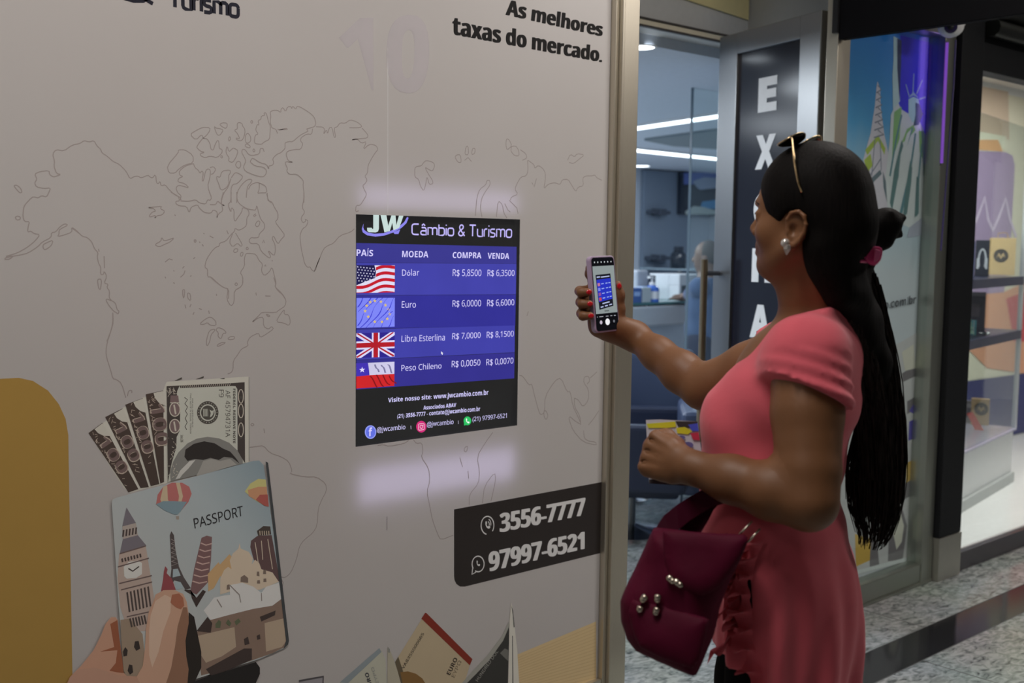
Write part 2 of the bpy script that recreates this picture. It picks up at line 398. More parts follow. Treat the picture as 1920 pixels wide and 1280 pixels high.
for k in range(9):
    u0 = -.4+k*.17
    ps = [(u0+.55*(1-v)+.04*math.sin(v*7+k), v) for v in np.linspace(0, 1, 14)]
    for i in range(13):
        a, b_ = ps[i], ps[i+1]; t = .02+.012*math.sin(i*.5+k)
        if min(a[0], b_[0]) > .005 and max(a[0], b_[0])+t < .995: G.poly([a, (a[0]+t, a[1]), (b_[0]+t, b_[1]), b_])
G.build('folds', glow((56, 58, 206)), fo)
G = layer(eu, 4)
for u, v in [(.47, .1), (.63, .13), (.75, .25), (.83, .40), (.86, .56), (.80, .72), (.66, .82), (.47, .81), (.30, .63), (.22, .44), (.26, .26), (.35, .14)]: star(G, (u, v), .05, ry=.066)
G.build('stars', glow((226, 196, 96)), fo)
uk = flag(Z6, (148, 78), (532, 66), (530, 310), (148, 326))
G = layer(uk, 2); G.poly([(0, 0), (1, 0), (1, 1), (0, 1)]); fo = G.build('british_flag_picture', glow((46, 36, 140)), tv)
G = layer(uk, 3)
for a in ([(0, 0), (.12, 0), (1, .88), (1, 1), (.88, 1), (0, .12)], [(1, 0), (.88, 0), (0, .88), (0, 1), (.12, 1), (1, .12)]): G.poly(a)
G.poly([(.40, 0), (.60, 0), (.60, 1), (.40, 1)]); G.lay = 3.3; G.poly([(0, .33), (1, .33), (1, .66), (0, .66)]); G.build('white_cross', glow((222, 216, 248)), fo)
G = layer(uk, 4); 
for a in ([(0, .02), (.05, 0), (.46, .42), (.40, .42)], [(.98, .02), (.94, 0), (.55, .40), (.60, .42)], [(.02, 1), (.0, .94), (.40, .58), (.46, .58)], [(1, .95), (.96, 1), (.55, .6), (.6, .58)]): G.poly(a)
G.lay = 4.4; G.poly([(.44, 0), (.56, 0), (.56, 1), (.44, 1)]); G.lay = 4.8; G.poly([(0, .40), (1, .40), (1, .59), (0, .59)]); G.build('red_cross', glow((178, 26, 40)), fo)
ch = flag(Z6, (148, 378), (530, 362), (528, 604), (148, 630))
G = layer(ch, 2); G.poly([(0, 0), (1, 0), (1, .5), (0, .5)]); fo = G.build('chilean_flag_picture', glow((206, 202, 232)), tv)
G = layer(ch, 3); G.poly([(0, 0), (.30, 0), (.33, .3), (.34, .5), (0, .52)]); G.build('canton', glow((66, 50, 178)), fo)
G = layer(ch, 3); G.poly([(0, .52), (.34, .5), (1, .5), (1, 1), (0, 1)]); G.build('red_field', glow((206, 36, 40)), fo)
G = layer(ch, 4); star(G, (.15, .27), .08, ry=.12); G.build('star', glow((226, 220, 252)), fo)
G = layer(ch, 4)
for k in range(4):
    u0 = .35+.17*k; ps = [(u0+.22*t, .52+.46*t-.06*math.sin(t*5+k)) for t in np.linspace(0.05, .95, 10)]
    G.poly(ps+[(p[0]-.03, p[1]+.02) for p in ps[::-1]])
G.build('folds', glow((132, 16, 24)), fo)
G = layer(ch, 4)
for k in range(3):
    ps = [(.45+.17*k+.12*t, .04+.40*t+.05*math.sin(t*6+k)) for t in np.linspace(0.05, .95, 10)]
    G.poly(ps+[(min(1, p[0]+.045), p[1]) for p in ps[::-1]])
G.build('grey_folds', glow((124, 120, 160)), fo)
# round icons
def icon(zz, c, rx, ry, col, name):
    F = Flat(SY).z(*zz); F.lay = 2; F.circ(c, rx, ry, 28); return F.build(name, glow(col), tv)
i1 = icon(Z6, (291, 1065), 57, 68, (150, 160, 246), 'thumb_icon_disc'); i1.name = 'letter_icon'
F = Flat(SY).z(*Z6); F.lay = 3; F.circ((291, 1065), 47, 57, 28); F.build('disc', glow((98, 112, 226)), i1)
stext('f', (272, 1020), (308, 1016), (306, 1104), (270, 1108), Z6, .03, lay=4, name='letter', parent=i1)
i2 = icon(Z6, (799, 1011), 51, 58, (212, 46, 122), 'camera_icon')
F = Flat(SY).z(*Z6); F.lay = 3
F.line([(776, 984), (822, 980), (828, 988), (828, 1034), (822, 1042), (776, 1046), (770, 1040), (770, 992)], .0014, True).arc((799, 1012), 14, 16, 0, 360, .0014, 18).circ((816, 996), 4, 4, 8); F.build('camera_outline', glow((246, 220, 240)), i2)
i3 = icon(Z6, (1260, 953), 38, 44, (44, 190, 98), 'phone_icon')
F = Flat(SY).z(*Z6); F.lay = 2; F.poly([(1226, 970), (1226, 1000), (1252, 992)]); F.build('bubble_tail', glow((44, 190, 98)), i3)
HAND = [(-.42, -.45), (-.30, -.62), (-.16, -.52), (-.08, -.24), (-.2, -.08), (-.1, .1), (.1, .26), (.22, .12), (.48, .24), (.58, .36), (.46, .54), (.24, .58), (-.06, .44), (-.3, .16), (-.42, -.14)]
F = Flat(SY).z(*Z6); F.lay = 3; F.poly([(1260+a*36, 953+b*42) for a, b in HAND]); F.build('handset', glow((240, 255, 244)), i3)

# ---- lettering on the vinyl
def wtext(mb, st, TL, TR, BR, BL, bold=0.0, lay=1, base=None, zz=(0, 0, 1)):
    q = [(zz[0]+p[0]/zz[2], zz[1]+p[1]/zz[2]) for p in (TL, TR, BR, BL)]
    for k in ((-.9, -.45, 0, .45, .9) if bold >= .02 else (0,)):
        text(mb, st, quad(*[(p[0]+k*1.6, p[1]) for p in q]), lay+k*.6, bold, base=base)
BLK = mat('slogan_black', (.012, .011, .011), rough=.55, spec=.2); ZB = (600, 0, 3.0)
sl = thing('slogan_lettering', 'bold black slogan "As melhores taxas do mercado." at top right of the pale wall', 'lettering', tuple(W(1128, 120)))
mb = MB(); wtext(mb, 'As melhores', (1056, -6), (1590, 130), (1584, 207), (1046, 86), .02, zz=ZB, base=(-.02, .74)); mb.build('first_line', BLK, sl)
mb = MB(); wtext(mb, 'taxas do mercado.', (748, 88), (1588, 270), (1582, 352), (748, 196), .02, zz=ZB, base=(-.02, .74)); mb.build('second_line', BLK, sl)
# shop name above the map: only its right half is inside the picture
snt = thing('shop_name_lettering', 'thin black rounded lettering "& Turismo" cut off at top left of the wall', 'lettering', tuple(W(400, 15)))
sn = MB()
tm = quad((955/3, -23/3), (1344/3, 36/3), (1342/3, 97/3), (955/3, 22/3))
p0, p1 = W(1344/3, 34/3), W(955/3, -20/3)
base1, base0 = W(1340/3, 97/3), W(960/3, 36/3)
zb = base1[2]; xh = (W(1340/3, 30/3)[2]-zb)/X; wd = base1[0]-W(955/3, 20/3)[0]
def name_xf(u, v, lay): return np.array([base1[0]-wd+u*wd, -lay*LAY, zb+(1-v)*xh])
tech(sn, 'Turismo', name_xf, 0.0088, 1)
amp = base1[0]-wd-.115
def amp_xf(u, v, lay): return np.array([amp+u*.075, -lay*LAY, zb+(1-v)*xh])
NK = ink((26, 26, 34)); sn.build('last_word', NK, snt); sn = MB(); tech(sn, '&', amp_xf, 0.0088, 1); sn.build('ampersand', NK, snt); sn = MB()
cw = wd*.92
def cam_xf(u, v, lay): return np.array([amp-.05-cw+u*cw, -lay*LAY, zb+(1-v)*xh])
tech(sn, 'Câmbio', cam_xf, 0.0088, 1)
sn.build('first_word', NK, snt)
# ghost image of figures, painted on the vinyl as slightly darker letters
gh = MB(); wtext(gh, '10', (636, 34), (806, 26), (800, 176), (640, 170), .03)
tag(gh.build('ghost_number', ink((133, 129, 131))), 'faint grey ghost image of number 10 painted on the pale wall left of the slogan', 'lettering')
# ---- the outline map of the world
MAP = [
 ((0, 240, 5.3333), [
  [(60, 1282), (170, 1250), (270, 1195), (350, 1130), (400, 1065), (340, 1055), (310, 1030), (275, 1040), (280, 990), (295, 935), (245, 935), (228, 885), (235, 800), (250, 765), (320, 690), (350, 690), (380, 700), (415, 675), (465, 690), (490, 640), (505, 598), (440, 605), (365, 590), (345, 550), (370, 510), (345, 460), (400, 435), (490, 425), (495, 465), (535, 490), (565, 480), (610, 465), (565, 455), (540, 385), (545, 330), (525, 260), (560, 215), (640, 230), (720, 170), (800, 155), (840, 125), (890, 140), (940, 125), (970, 180), (1005, 210), (1020, 250), (1070, 280), (1130, 335), (1190, 360), (1260, 430), (1300, 510), (1340, 485), (1380, 480), (1410, 500), (1480, 470), (1500, 490), (1525, 500), (1555, 460), (1565, 550), (1585, 555), (1600, 530), (1610, 580), (1650, 565), (1690, 615), (1750, 670), (1800, 690), (1810, 720)],
  [(50, 1300), (120, 1282), (200, 1270), (280, 1250), (380, 1185), (420, 1140), (510, 1095), (515, 1045), (555, 1040), (600, 985), (650, 955), (680, 970), (620, 1000), (590, 1020), (590, 1060), (575, 1085), (640, 1070), (720, 1040), (715, 990), (760, 1020), (820, 1080)],
  [(135, 575), (165, 570), (205, 600), (220, 640), (200, 650), (170, 620), (135, 575)], [(150, 890), (175, 880), (205, 890), (200, 915), (165, 920), (150, 890)],
  [(430, 1165), (480, 1140), (530, 1120), (515, 1175), (450, 1220), (430, 1200), (430, 1165)],
  [(1475, 795), (1540, 790), (1620, 780), (1600, 805), (1650, 830), (1620, 870), (1570, 875), (1545, 905), (1560, 870), (1500, 890), (1490, 880), (1520, 840), (1560, 830), (1530, 800), (1475, 795)],
  [(1545, 1165), (1610, 1130), (1615, 1090), (1640, 1130), (1690, 1115), (1745, 1095), (1700, 1140), (1640, 1165), (1590, 1190), (1545, 1165)]]),
 ((300, 180, 6.4), [
  [(220, 645), (300, 645), (395, 710), (400, 800), (290, 830), (220, 880), (180, 925), (105, 925), (85, 835), (220, 680), (220, 645)],
  [(400, 810), (420, 860), (460, 890), (480, 930), (500, 895), (520, 920), (505, 1020), (520, 1020), (545, 900), (575, 870), (605, 890), (600, 970), (570, 1090), (620, 1220), (600, 1250)],
  [(400, 810), (300, 840), (230, 900), (235, 950), (280, 965), (225, 985), (210, 1030), (300, 1050), (350, 1105), (290, 1085), (220, 1070), (190, 1100), (210, 1160), (255, 1195), (240, 1250)],
  [(600, 860), (640, 845), (670, 880), (640, 930), (610, 940)],
  [(360, 460), (430, 415), (510, 375), (600, 380), (595, 420), (560, 470), (500, 520), (450, 590), (440, 620), (490, 665), (540, 675), (480, 690), (490, 720), (540, 740), (600, 720), (690, 740), (745, 680), (745, 640), (710, 630), (705, 540), (690, 530), (660, 580), (640, 650), (610, 640), (600, 570), (565, 510), (520, 510), (500, 460), (430, 530), (360, 460)],
  [(650, 360), (665, 420), (690, 470), (720, 470), (760, 410), (720, 390), (670, 385), (650, 360)], [(715, 340), (750, 320), (805, 325), (805, 370), (785, 390), (740, 365), (715, 340)],
  [(820, 520), (835, 480), (848, 510), (830, 545), (820, 520)],
  [(890, 410), (930, 395), (925, 330), (950, 315), (985, 330), (990, 360), (1015, 390), (1020, 440), (1000, 510), (970, 540), (920, 525), (910, 500), (960, 520), (930, 450), (890, 410)],
  [(1085, 310), (1100, 290), (1115, 310), (1100, 330), (1085, 310)],
  [(1020, 480), (1050, 440), (1085, 480), (1090, 540), (1050, 570), (1025, 550), (1020, 480)], [(1020, 590), (1040, 570), (1085, 600), (1075, 625), (1030, 610), (1020, 590)],
  [(1130, 560), (1140, 470), (1180, 455), (1145, 410), (1165, 340), (1190, 350), (1175, 295), (1210, 280), (1215, 240), (1260, 230), (1245, 205), (1270, 200), (1285, 240), (1300, 310), (1325, 360), (1320, 440), (1315, 520), (1250, 550), (1220, 580), (1160, 575), (1130, 560)],
  [(1340, 380), (1320, 310), (1330, 240), (1320, 190), (1360, 170), (1410, 170), (1450, 200), (1450, 160), (1475, 135), (1505, 190), (1530, 130), (1570, 125), (1580, 155), (1590, 120), (1630, 160), (1640, 125), (1680, 130), (1740, 165), (1800, 205), (1850, 250), (1870, 320), (1860, 365), (1780, 390), (1755, 395), (1780, 420), (1760, 430), (1680, 470), (1590, 550), (1550, 545), (1500, 560), (1500, 600), (1500, 630), (1450, 680), (1400, 700), (1350, 750), (1365, 800), (1350, 830), (1300, 840), (1305, 880), (1280, 820), (1200, 800), (1110, 740), (1090, 770), (1080, 790), (1140, 840), (1240, 850), (1280, 890), (1270, 940), (1230, 975), (1120, 945), (1020, 900), (1000, 850), (1030, 780), (1010, 730), (980, 680), (985, 640), (1020, 640), (1060, 700), (1100, 715), (1195, 695), (1200, 630), (1235, 625), (1250, 670)],
  [(1340, 380), (1390, 400), (1410, 450)], [(1410, 400), (1540, 400), (1510, 385), (1430, 410)],
  [(790, 660), (805, 595), (825, 670), (860, 640), (880, 620), (940, 655), (910, 740), (870, 800), (820, 780), (830, 740), (800, 700), (790, 660)],
  [(905, 820), (930, 780), (965, 790), (970, 840), (945, 870), (915, 850), (905, 820)], [(725, 730), (740, 712), (752, 730), (740, 746), (725, 730)], [(1112, 650), (1125, 630), (1140, 655), (1125, 675), (1112, 650)],
  [(680, 960), (720, 980), (740, 900), (840, 885), (845, 920), (820, 960), (830, 1040), (800, 1100), (730, 1135), (700, 1040), (680, 1000), (680, 960)],
  [(855, 980), (900, 915), (950, 930), (1000, 970), (930, 1050), (870, 1060), (850, 1120), (855, 1280)], [(850, 990), (820, 1090), (760, 1170), (730, 1280)],
  [(920, 1280), (925, 1150), (980, 1060), (1050, 1000), (1105, 1000), (1095, 1035), (1050, 1080), (1040, 1150), (1035, 1220)], [(1060, 1120), (1090, 1060), (1160, 1035), (1200, 1045), (1270, 1080), (1285, 1160), (1200, 1160), (1170, 1170), (1190, 1120), (1190, 1045)],
  [(1285, 1160), (1295, 1250), (1340, 1280)],
  [(1830, 390), (1820, 460), (1760, 455), (1690, 500), (1685, 540), (1715, 570), (1690, 640), (1620, 640), (1530, 660), (1510, 700), (1540, 780), (1600, 795), (1500, 785), (1510, 830), (1530, 870), (1520, 900), (1550, 940), (1640, 935), (1700, 990), (1720, 1020), (1715, 1080), (1730, 1180), (1725, 1280)]]),
 ((300, 360, 6.4), [
  [(1725, 0), (1725, 80), (1705, 190), (1740, 240), (1690, 310), (1710, 370), (1750, 350), (1740, 320), (1780, 350), (1755, 410), (1710, 440), (1680, 510), (1680, 570), (1695, 680), (1710, 750), (1735, 860), (1770, 905), (1800, 895), (1820, 935), (1860, 955), (1890, 850), (1915, 790)],
  [(890, 1280), (890, 1185), (960, 1145), (995, 1100), (990, 1010), (960, 965), (1015, 890), (1010, 800), (1030, 735), (1080, 735), (1150, 745), (1190, 825), (1230, 860), (1215, 950), (1250, 1005), (1310, 960), (1345, 895), (1370, 1000), (1395, 1090), (1380, 1135), (1420, 1190), (1470, 1230), (1500, 1280)],
  [(820, 1280), (825, 1160), (760, 1145), (690, 1090), (610, 1015), (570, 1020), (570, 920), (535, 905), (555, 810), (620, 710), (670, 660), (710, 650), (715, 610), (790, 590), (850, 510), (895, 470), (900, 430), (940, 460), (990, 440), (1040, 400), (1040, 310), (1070, 270), (1060, 210), (990, 180), (980, 240), (930, 310), (900, 355), (885, 310), (890, 220), (855, 180), (850, 250), (815, 150), (850, 110), (855, 0)],
  [(905, 490), (990, 630), (970, 655), (930, 610), (870, 660), (830, 600), (870, 500)],
  [(880, 710), (895, 680), (935, 680), (930, 715), (895, 728), (880, 710)], [(962, 755), (975, 720), (998, 725), (990, 765), (970, 770), (962, 755)], [(895, 1105), (915, 1085), (932, 1105), (915, 1125), (895, 1105)], [(1030, 680), (1045, 655), (1062, 680), (1045, 692), (1030, 680)],
  [(920, 0), (925, 100), (960, 150), (1040, 200), (1120, 215), (1150, 215), (1160, 150), (1185, 260), (1210, 330), (1255, 380), (1255, 440), (1190, 500), (1185, 545), (1130, 550), (1090, 545), (1065, 585), (1090, 620), (1180, 615), (1210, 710), (1310, 795), (1330, 775), (1290, 690), (1370, 770), (1385, 700), (1380, 630), (1345, 560), (1360, 520), (1400, 600), (1420, 620), (1450, 570), (1500, 520), (1450, 450), (1380, 360), (1415, 320), (1415, 250), (1370, 180), (1345, 120), (1300, 100), (1280, 20)],
  [(1140, 390), (1170, 345), (1200, 350), (1190, 400), (1160, 420), (1140, 390)], [(1150, 260), (1120, 280), (1130, 295), (1155, 275)],
  [(130, 0), (220, 50), (235, 105), (190, 110), (190, 140), (230, 165), (320, 170), (350, 255), (370, 180), (450, 150), (470, 190), (530, 245), (610, 255), (640, 210), (690, 240), (680, 320), (700, 260), (755, 225), (740, 150), (780, 165), (730, 140), (690, 105), (670, 150), (600, 150)],
  [(250, 105), (350, 110), (430, 90), (470, 130), (550, 145), (570, 90), (600, 100), (620, 70), (590, 0)], [(760, 0), (735, 90), (740, 150)],
  [(270, 915), (290, 890)], [(300, 940), (285, 985), (245, 1022)], [(60, 840), (110, 800), (150, 815)], [(410, 570), (432, 575), (430, 600), (412, 602), (410, 570)], [(595, 525), (640, 550)], [(800, 460), (820, 505)], [(400, 800), (422, 782)],
  [(175, 270), (185, 285)], [(470, 595), (482, 608)], [(505, 625), (520, 650)], [(160, 940), (172, 950)], [(60, 1015), (70, 1035)], [(362, 1012), (376, 1000)], [(160, 1085), (172, 1096)], [(520, 492), (532, 503)],
  [(1230, 610), (1242, 575), (1255, 610)], [(1255, 890), (1262, 870), (1270, 892)], [(1262, 1245), (1325, 1248)], [(1150, 1205), (1155, 1240)], [(676, 1220), (678, 1245)], [(1342, 815), (1350, 830)]]),
 ((520, 200, 4.0), [
  [(275, 1235), (300, 1180), (345, 1065), (380, 1040), (420, 1025), (470, 965), (550, 940), (578, 915)],
  [(290, 150), (340, 152), (355, 170), (345, 210), (370, 170), (375, 208), (390, 155), (410, 155), (425, 230), (437, 230), (425, 160), (450, 150), (470, 120), (510, 125), (545, 97), (600, 115), (635, 145), (620, 158), (540, 158)],
  [(635, 160), (680, 210), (675, 235), (620, 240), (550, 250), (600, 240), (630, 275), (670, 260), (640, 325), (690, 280), (740, 290), (755, 320), (730, 350), (700, 400), (680, 440), (675, 500), (655, 520), (675, 550), (655, 580), (640, 590), (650, 620), (668, 650), (665, 670), (640, 710), (620, 740), (590, 740), (585, 790), (610, 780)]]),
 ((0, 420, 5.818), [
  [(785, 45), (850, 90), (900, 135), (950, 145), (1000, 190), (1030, 270), (1070, 310), (1060, 360), (1075, 430), (1100, 470), (1095, 550), (1130, 550), (1135, 510), (1165, 570), (1135, 645), (1180, 655), (1165, 690), (1195, 730), (1190, 800), (1210, 830), (1260, 860), (1275, 930), (1300, 950), (1285, 985), (1270, 965), (1240, 950), (1190, 890), (1155, 830), (1165, 815), (1210, 835)],
  [(1060, 600), (1110, 600), (1095, 720), (1075, 700), (1060, 600)], [(1075, 270), (1080, 300)], [(1135, 350), (1140, 480)], [(1230, 965), (1235, 1070), (1215, 1150), (1165, 1280)],
  [(50, 380), (75, 355), (150, 345), (100, 385), (50, 385)]]),
 ((180, 520, 4.923), [
  [(155, 340), (155, 420), (130, 520), (105, 590), (90, 680), (100, 750), (130, 840), (155, 935), (185, 940), (235, 975), (275, 1110)], [(290, 1095), (300, 1045), (330, 1040), (330, 1065)],
  [(955, 430), (1000, 390), (1055, 360), (1105, 400), (1108, 445), (1050, 440), (1030, 415), (990, 435), (955, 430)], [(1020, 625), (1020, 570), (1045, 490), (1090, 475), (1100, 485), (1060, 530), (1050, 590), (1030, 630), (1020, 625)],
  [(1105, 485), (1125, 460), (1180, 480), (1205, 515), (1170, 515), (1155, 570), (1125, 545), (1130, 510), (1105, 485)], [(1215, 565), (1240, 545), (1280, 545), (1275, 570), (1230, 575), (1215, 565)], [(1120, 640), (1120, 620), (1160, 600), (1205, 600), (1120, 640)],
  [(1640, 0), (1660, 60), (1650, 85), (1720, 150), (1755, 210), (1745, 265), (1690, 300), (1660, 325), (1530, 320), (1500, 355), (1430, 420), (1500, 370), (1545, 365), (1545, 450), (1590, 480), (1620, 450), (1640, 475), (1560, 530), (1515, 555), (1500, 510), (1420, 550), (1395, 600), (1405, 630), (1340, 660), (1310, 710), (1265, 770), (1265, 850), (1245, 880), (1215, 890)],
  [(1740, 290), (1735, 340), (1780, 345), (1795, 410), (1780, 445), (1735, 420), (1660, 410), (1700, 340), (1740, 290)],
  [(1060, 0), (1130, 60), (1180, 95), (1220, 105), (1205, 200), (1245, 268), (1275, 230), (1275, 120), (1350, 80), (1355, 0)], [(800, 110), (820, 115), (810, 200), (800, 160), (800, 110)], [(845, 140), (870, 150), (875, 220), (845, 190), (845, 140)],
  [(820, 250), (830, 285)], [(865, 275), (878, 245)], [(950, 285), (975, 297)], [(1040, 305), (1045, 335)], [(895, 345), (905, 320)], [(715, 45), (725, 58)], [(1565, 172), (1605, 172)], [(1475, 145), (1480, 165)], [(1565, 335), (1610, 355), (1590, 365), (1565, 335)]]),
 ((740, 240, 4.8), [
  [(180, 360), (200, 345), (240, 340), (260, 310), (285, 290), (350, 310), (360, 340), (340, 390), (300, 370), (270, 350), (300, 410), (340, 470), (345, 500), (310, 510), (290, 430), (280, 500), (262, 570), (230, 520), (215, 460), (180, 440), (180, 360)],
  [(540, 260), (560, 240), (590, 240), (600, 310), (570, 310), (540, 260)], [(630, 240), (640, 170), (660, 160), (665, 240), (630, 240)], [(690, 240), (700, 180), (725, 185), (720, 230), (690, 240)], [(630, 290), (660, 265), (690, 300)],
  [(725, 790), (740, 620), (765, 550), (820, 510), (830, 470), (855, 470), (860, 510), (810, 580), (780, 640), (770, 720), (785, 800)],
  [(1000, 150), (1005, 95), (1030, 105), (1055, 160), (1010, 200), (1000, 150)], [(1020, 190), (1050, 165), (1090, 160), (1115, 200), (1120, 250), (1080, 250), (1045, 210), (1050, 165)], [(1130, 195), (1180, 230), (1190, 270), (1150, 290)],
  [(1195, 290), (1200, 380), (1185, 430), (1135, 440), (1100, 500), (1080, 550), (1110, 595), (1050, 620), (1040, 650)],
  [(1200, 290), (1255, 330), (1260, 365), (1290, 335), (1330, 360), (1355, 400), (1355, 470), (1340, 550), (1380, 505), (1440, 490), (1490, 510), (1505, 465), (1560, 460), (1590, 510), (1630, 575), (1650, 530), (1700, 520), (1690, 450), (1720, 430), (1780, 430), (1800, 420), (1820, 450), (1865, 470)],
  [(1555, 290), (1580, 235), (1620, 260), (1640, 230), (1710, 240), (1660, 280), (1610, 320), (1570, 310)], [(915, 800), (930, 650), (970, 690), (980, 760), (1010, 810)], [(1030, 650), (1100, 720), (1110, 770)], [(990, 680), (1020, 740), (1040, 755)], [(1235, 490), (1255, 530), (1275, 455)]]),
 ((460, 780, 2.8235), [
  [(20, 165), (60, 160), (95, 155), (130, 195), (190, 215), (230, 240), (248, 290), (235, 305), (320, 322), (375, 320), (425, 355), (430, 395), (405, 440), (385, 490), (380, 580), (355, 620), (310, 655), (285, 690), (270, 760), (240, 830), (210, 855), (185, 850)],
  [(27, 45), (37, 37), (47, 45), (37, 52), (27, 45)], [(98, 65), (102, 90)], [(190, 860), (200, 880), (195, 910)],
  [(890, 125), (905, 145), (935, 140), (940, 190), (930, 215), (970, 275), (978, 340), (960, 400), (975, 470), (990, 550), (1020, 630), (1035, 655), (1100, 630)], [(1310, 85), (1270, 140), (1225, 215), (1240, 290), (1235, 355), (1185, 415), (1185, 470)],
  [(1255, 460), (1265, 370), (1320, 295), (1325, 340), (1300, 450)], [(1160, 165), (1180, 158), (1170, 190), (1158, 185), (1160, 165)], [(1135, 220), (1150, 268)], [(1178, 290), (1182, 330)], [(700, 155), (730, 150), (760, 160), (840, 145), (865, 128)]]),
 ((960, 560, 3.765), [
  [(52, 540), (75, 545), (120, 610), (140, 600), (155, 670), (190, 800), (205, 820), (230, 800), (232, 690), (300, 580), (345, 555), (390, 660), (410, 650), (430, 760), (465, 830), (490, 890), (440, 860), (410, 830), (400, 845), (430, 930), (500, 1010), (600, 1035), (590, 1010), (540, 1005), (510, 985), (505, 930)],
  [(225, 790), (240, 790), (255, 825), (240, 855), (225, 830), (225, 790)], [(440, 700), (440, 760), (480, 830), (485, 890)], [(440, 700), (470, 715), (500, 765), (540, 715), (540, 640), (505, 590), (510, 550), (540, 545), (550, 580), (530, 600)], [(550, 560), (600, 515)], [(612, 790), (580, 840), (540, 890)], [(105, 120), (115, 88)]]),
]
def soft(l):
    if len(l) < 4: return l
    cl = l[0] == l[-1]; o = [] if cl else [l[0]]
    for a, b in zip(l[:-1], l[1:]):
        o += [(a[0]*.78+b[0]*.22, a[1]*.78+b[1]*.22), (a[0]*.22+b[0]*.78, a[1]*.22+b[1]*.78)]
    return o+[o[0]] if cl else o+[l[-1]]
F = Flat(0)
def inscr(q): return s['x0'] < q[0] < s['x1'] and s['z0'] < q[2] < s['z1']
wm = thing('world_map_outline', 'thin grey line drawing of the world map spread across the pale wall', 'map', tuple(W(500, 500)))
for nm_, (zz, ls) in zip(('alaska_coast', 'arctic_islands', 'hudson_bay_coast', 'greenland_coast', 'pacific_coast', 'atlantic_coast', 'northern_asia_coast', 'southern_continents_coast', 'southern_asia_coast'), MAP):
    F = Flat(0).z(*zz)
    for l in ls: F.line(soft(l), 0.0022)
    F.build(nm_, ink((119, 112, 110)), wm)
# fine vinyl seam and specks
F = Flat(0); F.line([(727, 90), (727, 400)], .0016); tag(F.build('vinyl_seam', ink((176, 172, 170))), 'thin light upright seam in the wall vinyl above the screen', 'seam')
F = Flat(0); F.line([(725.5, 968), (725.5, 994)], .0016); tag(F.build('vinyl_slit', ink((60, 58, 58))), 'short dark upright slit in the wall vinyl below the screen', 'slit')
# ---- telephone banner
ZP = (840, 890, 5.3333)
tb = thing('telephone_banner', 'dark brown rounded banner with two telephone numbers on the wall beside the door post', 'sign', tuple(W(990, 1000)))
F = Flat(0).z(*ZP); F.poly([(60, 345), (1535, 72), (1535, 778), (170, 1116), (120, 1116), (84, 1090), (64, 1050), (60, 1010)]); F.build('banner_panel', ink((32, 28, 27)), tb)
LG = ink((196, 193, 190))
mb = MB(); wtext(mb, '3556-7777', (522, 386), (1366, 226), (1362, 402), (524, 576), .02, 2, zz=ZP); mb.build('landline_number', LG, tb)
mb = MB(); wtext(mb, '97997-6521', (410, 772), (1358, 566), (1358, 740), (414, 966), .02, 2, zz=ZP); mb.build('mobile_number', LG, tb)
F = Flat(0).z(*ZP); F.lay = 2; F.arc((394, 504), 64, 90, 100, 400, .0035, 30).poly([(394+a*46*1.1, 500+b*66*1.05-a*10) for a, b in HAND])
F.arc((394, 490), 34, 50, -70, 20, .003, 8).arc((392, 494), 20, 30, -70, 20, .003, 8); F.build('telephone_icon', LG, tb)
F = Flat(0).z(*ZP); F.lay = 2; F.arc((300, 890), 60, 78, -215, 120, .0035, 30).line([(247, 925), (238, 994), (278, 972)], .0035).poly([(300+a*36, 884+b*52-a*8) for a, b in HAND]); F.build('chat_icon', LG, tb)
# ---- mustard arch
F = Flat(0); F.poly([(-260, 1330), (-240, 1000), (-225, 800), (-190, 745), (-120, 712), (-40, 711), (0, 710), (35, 708), (62, 714), (90, 732), (110, 757), (123, 785), (128, 815), (131, 1000), (137, 1330)])
tag(F.build('mustard_arch', ink((126, 101, 52))), 'mustard yellow rounded panel printed at the lower left of the wall', 'mural print')
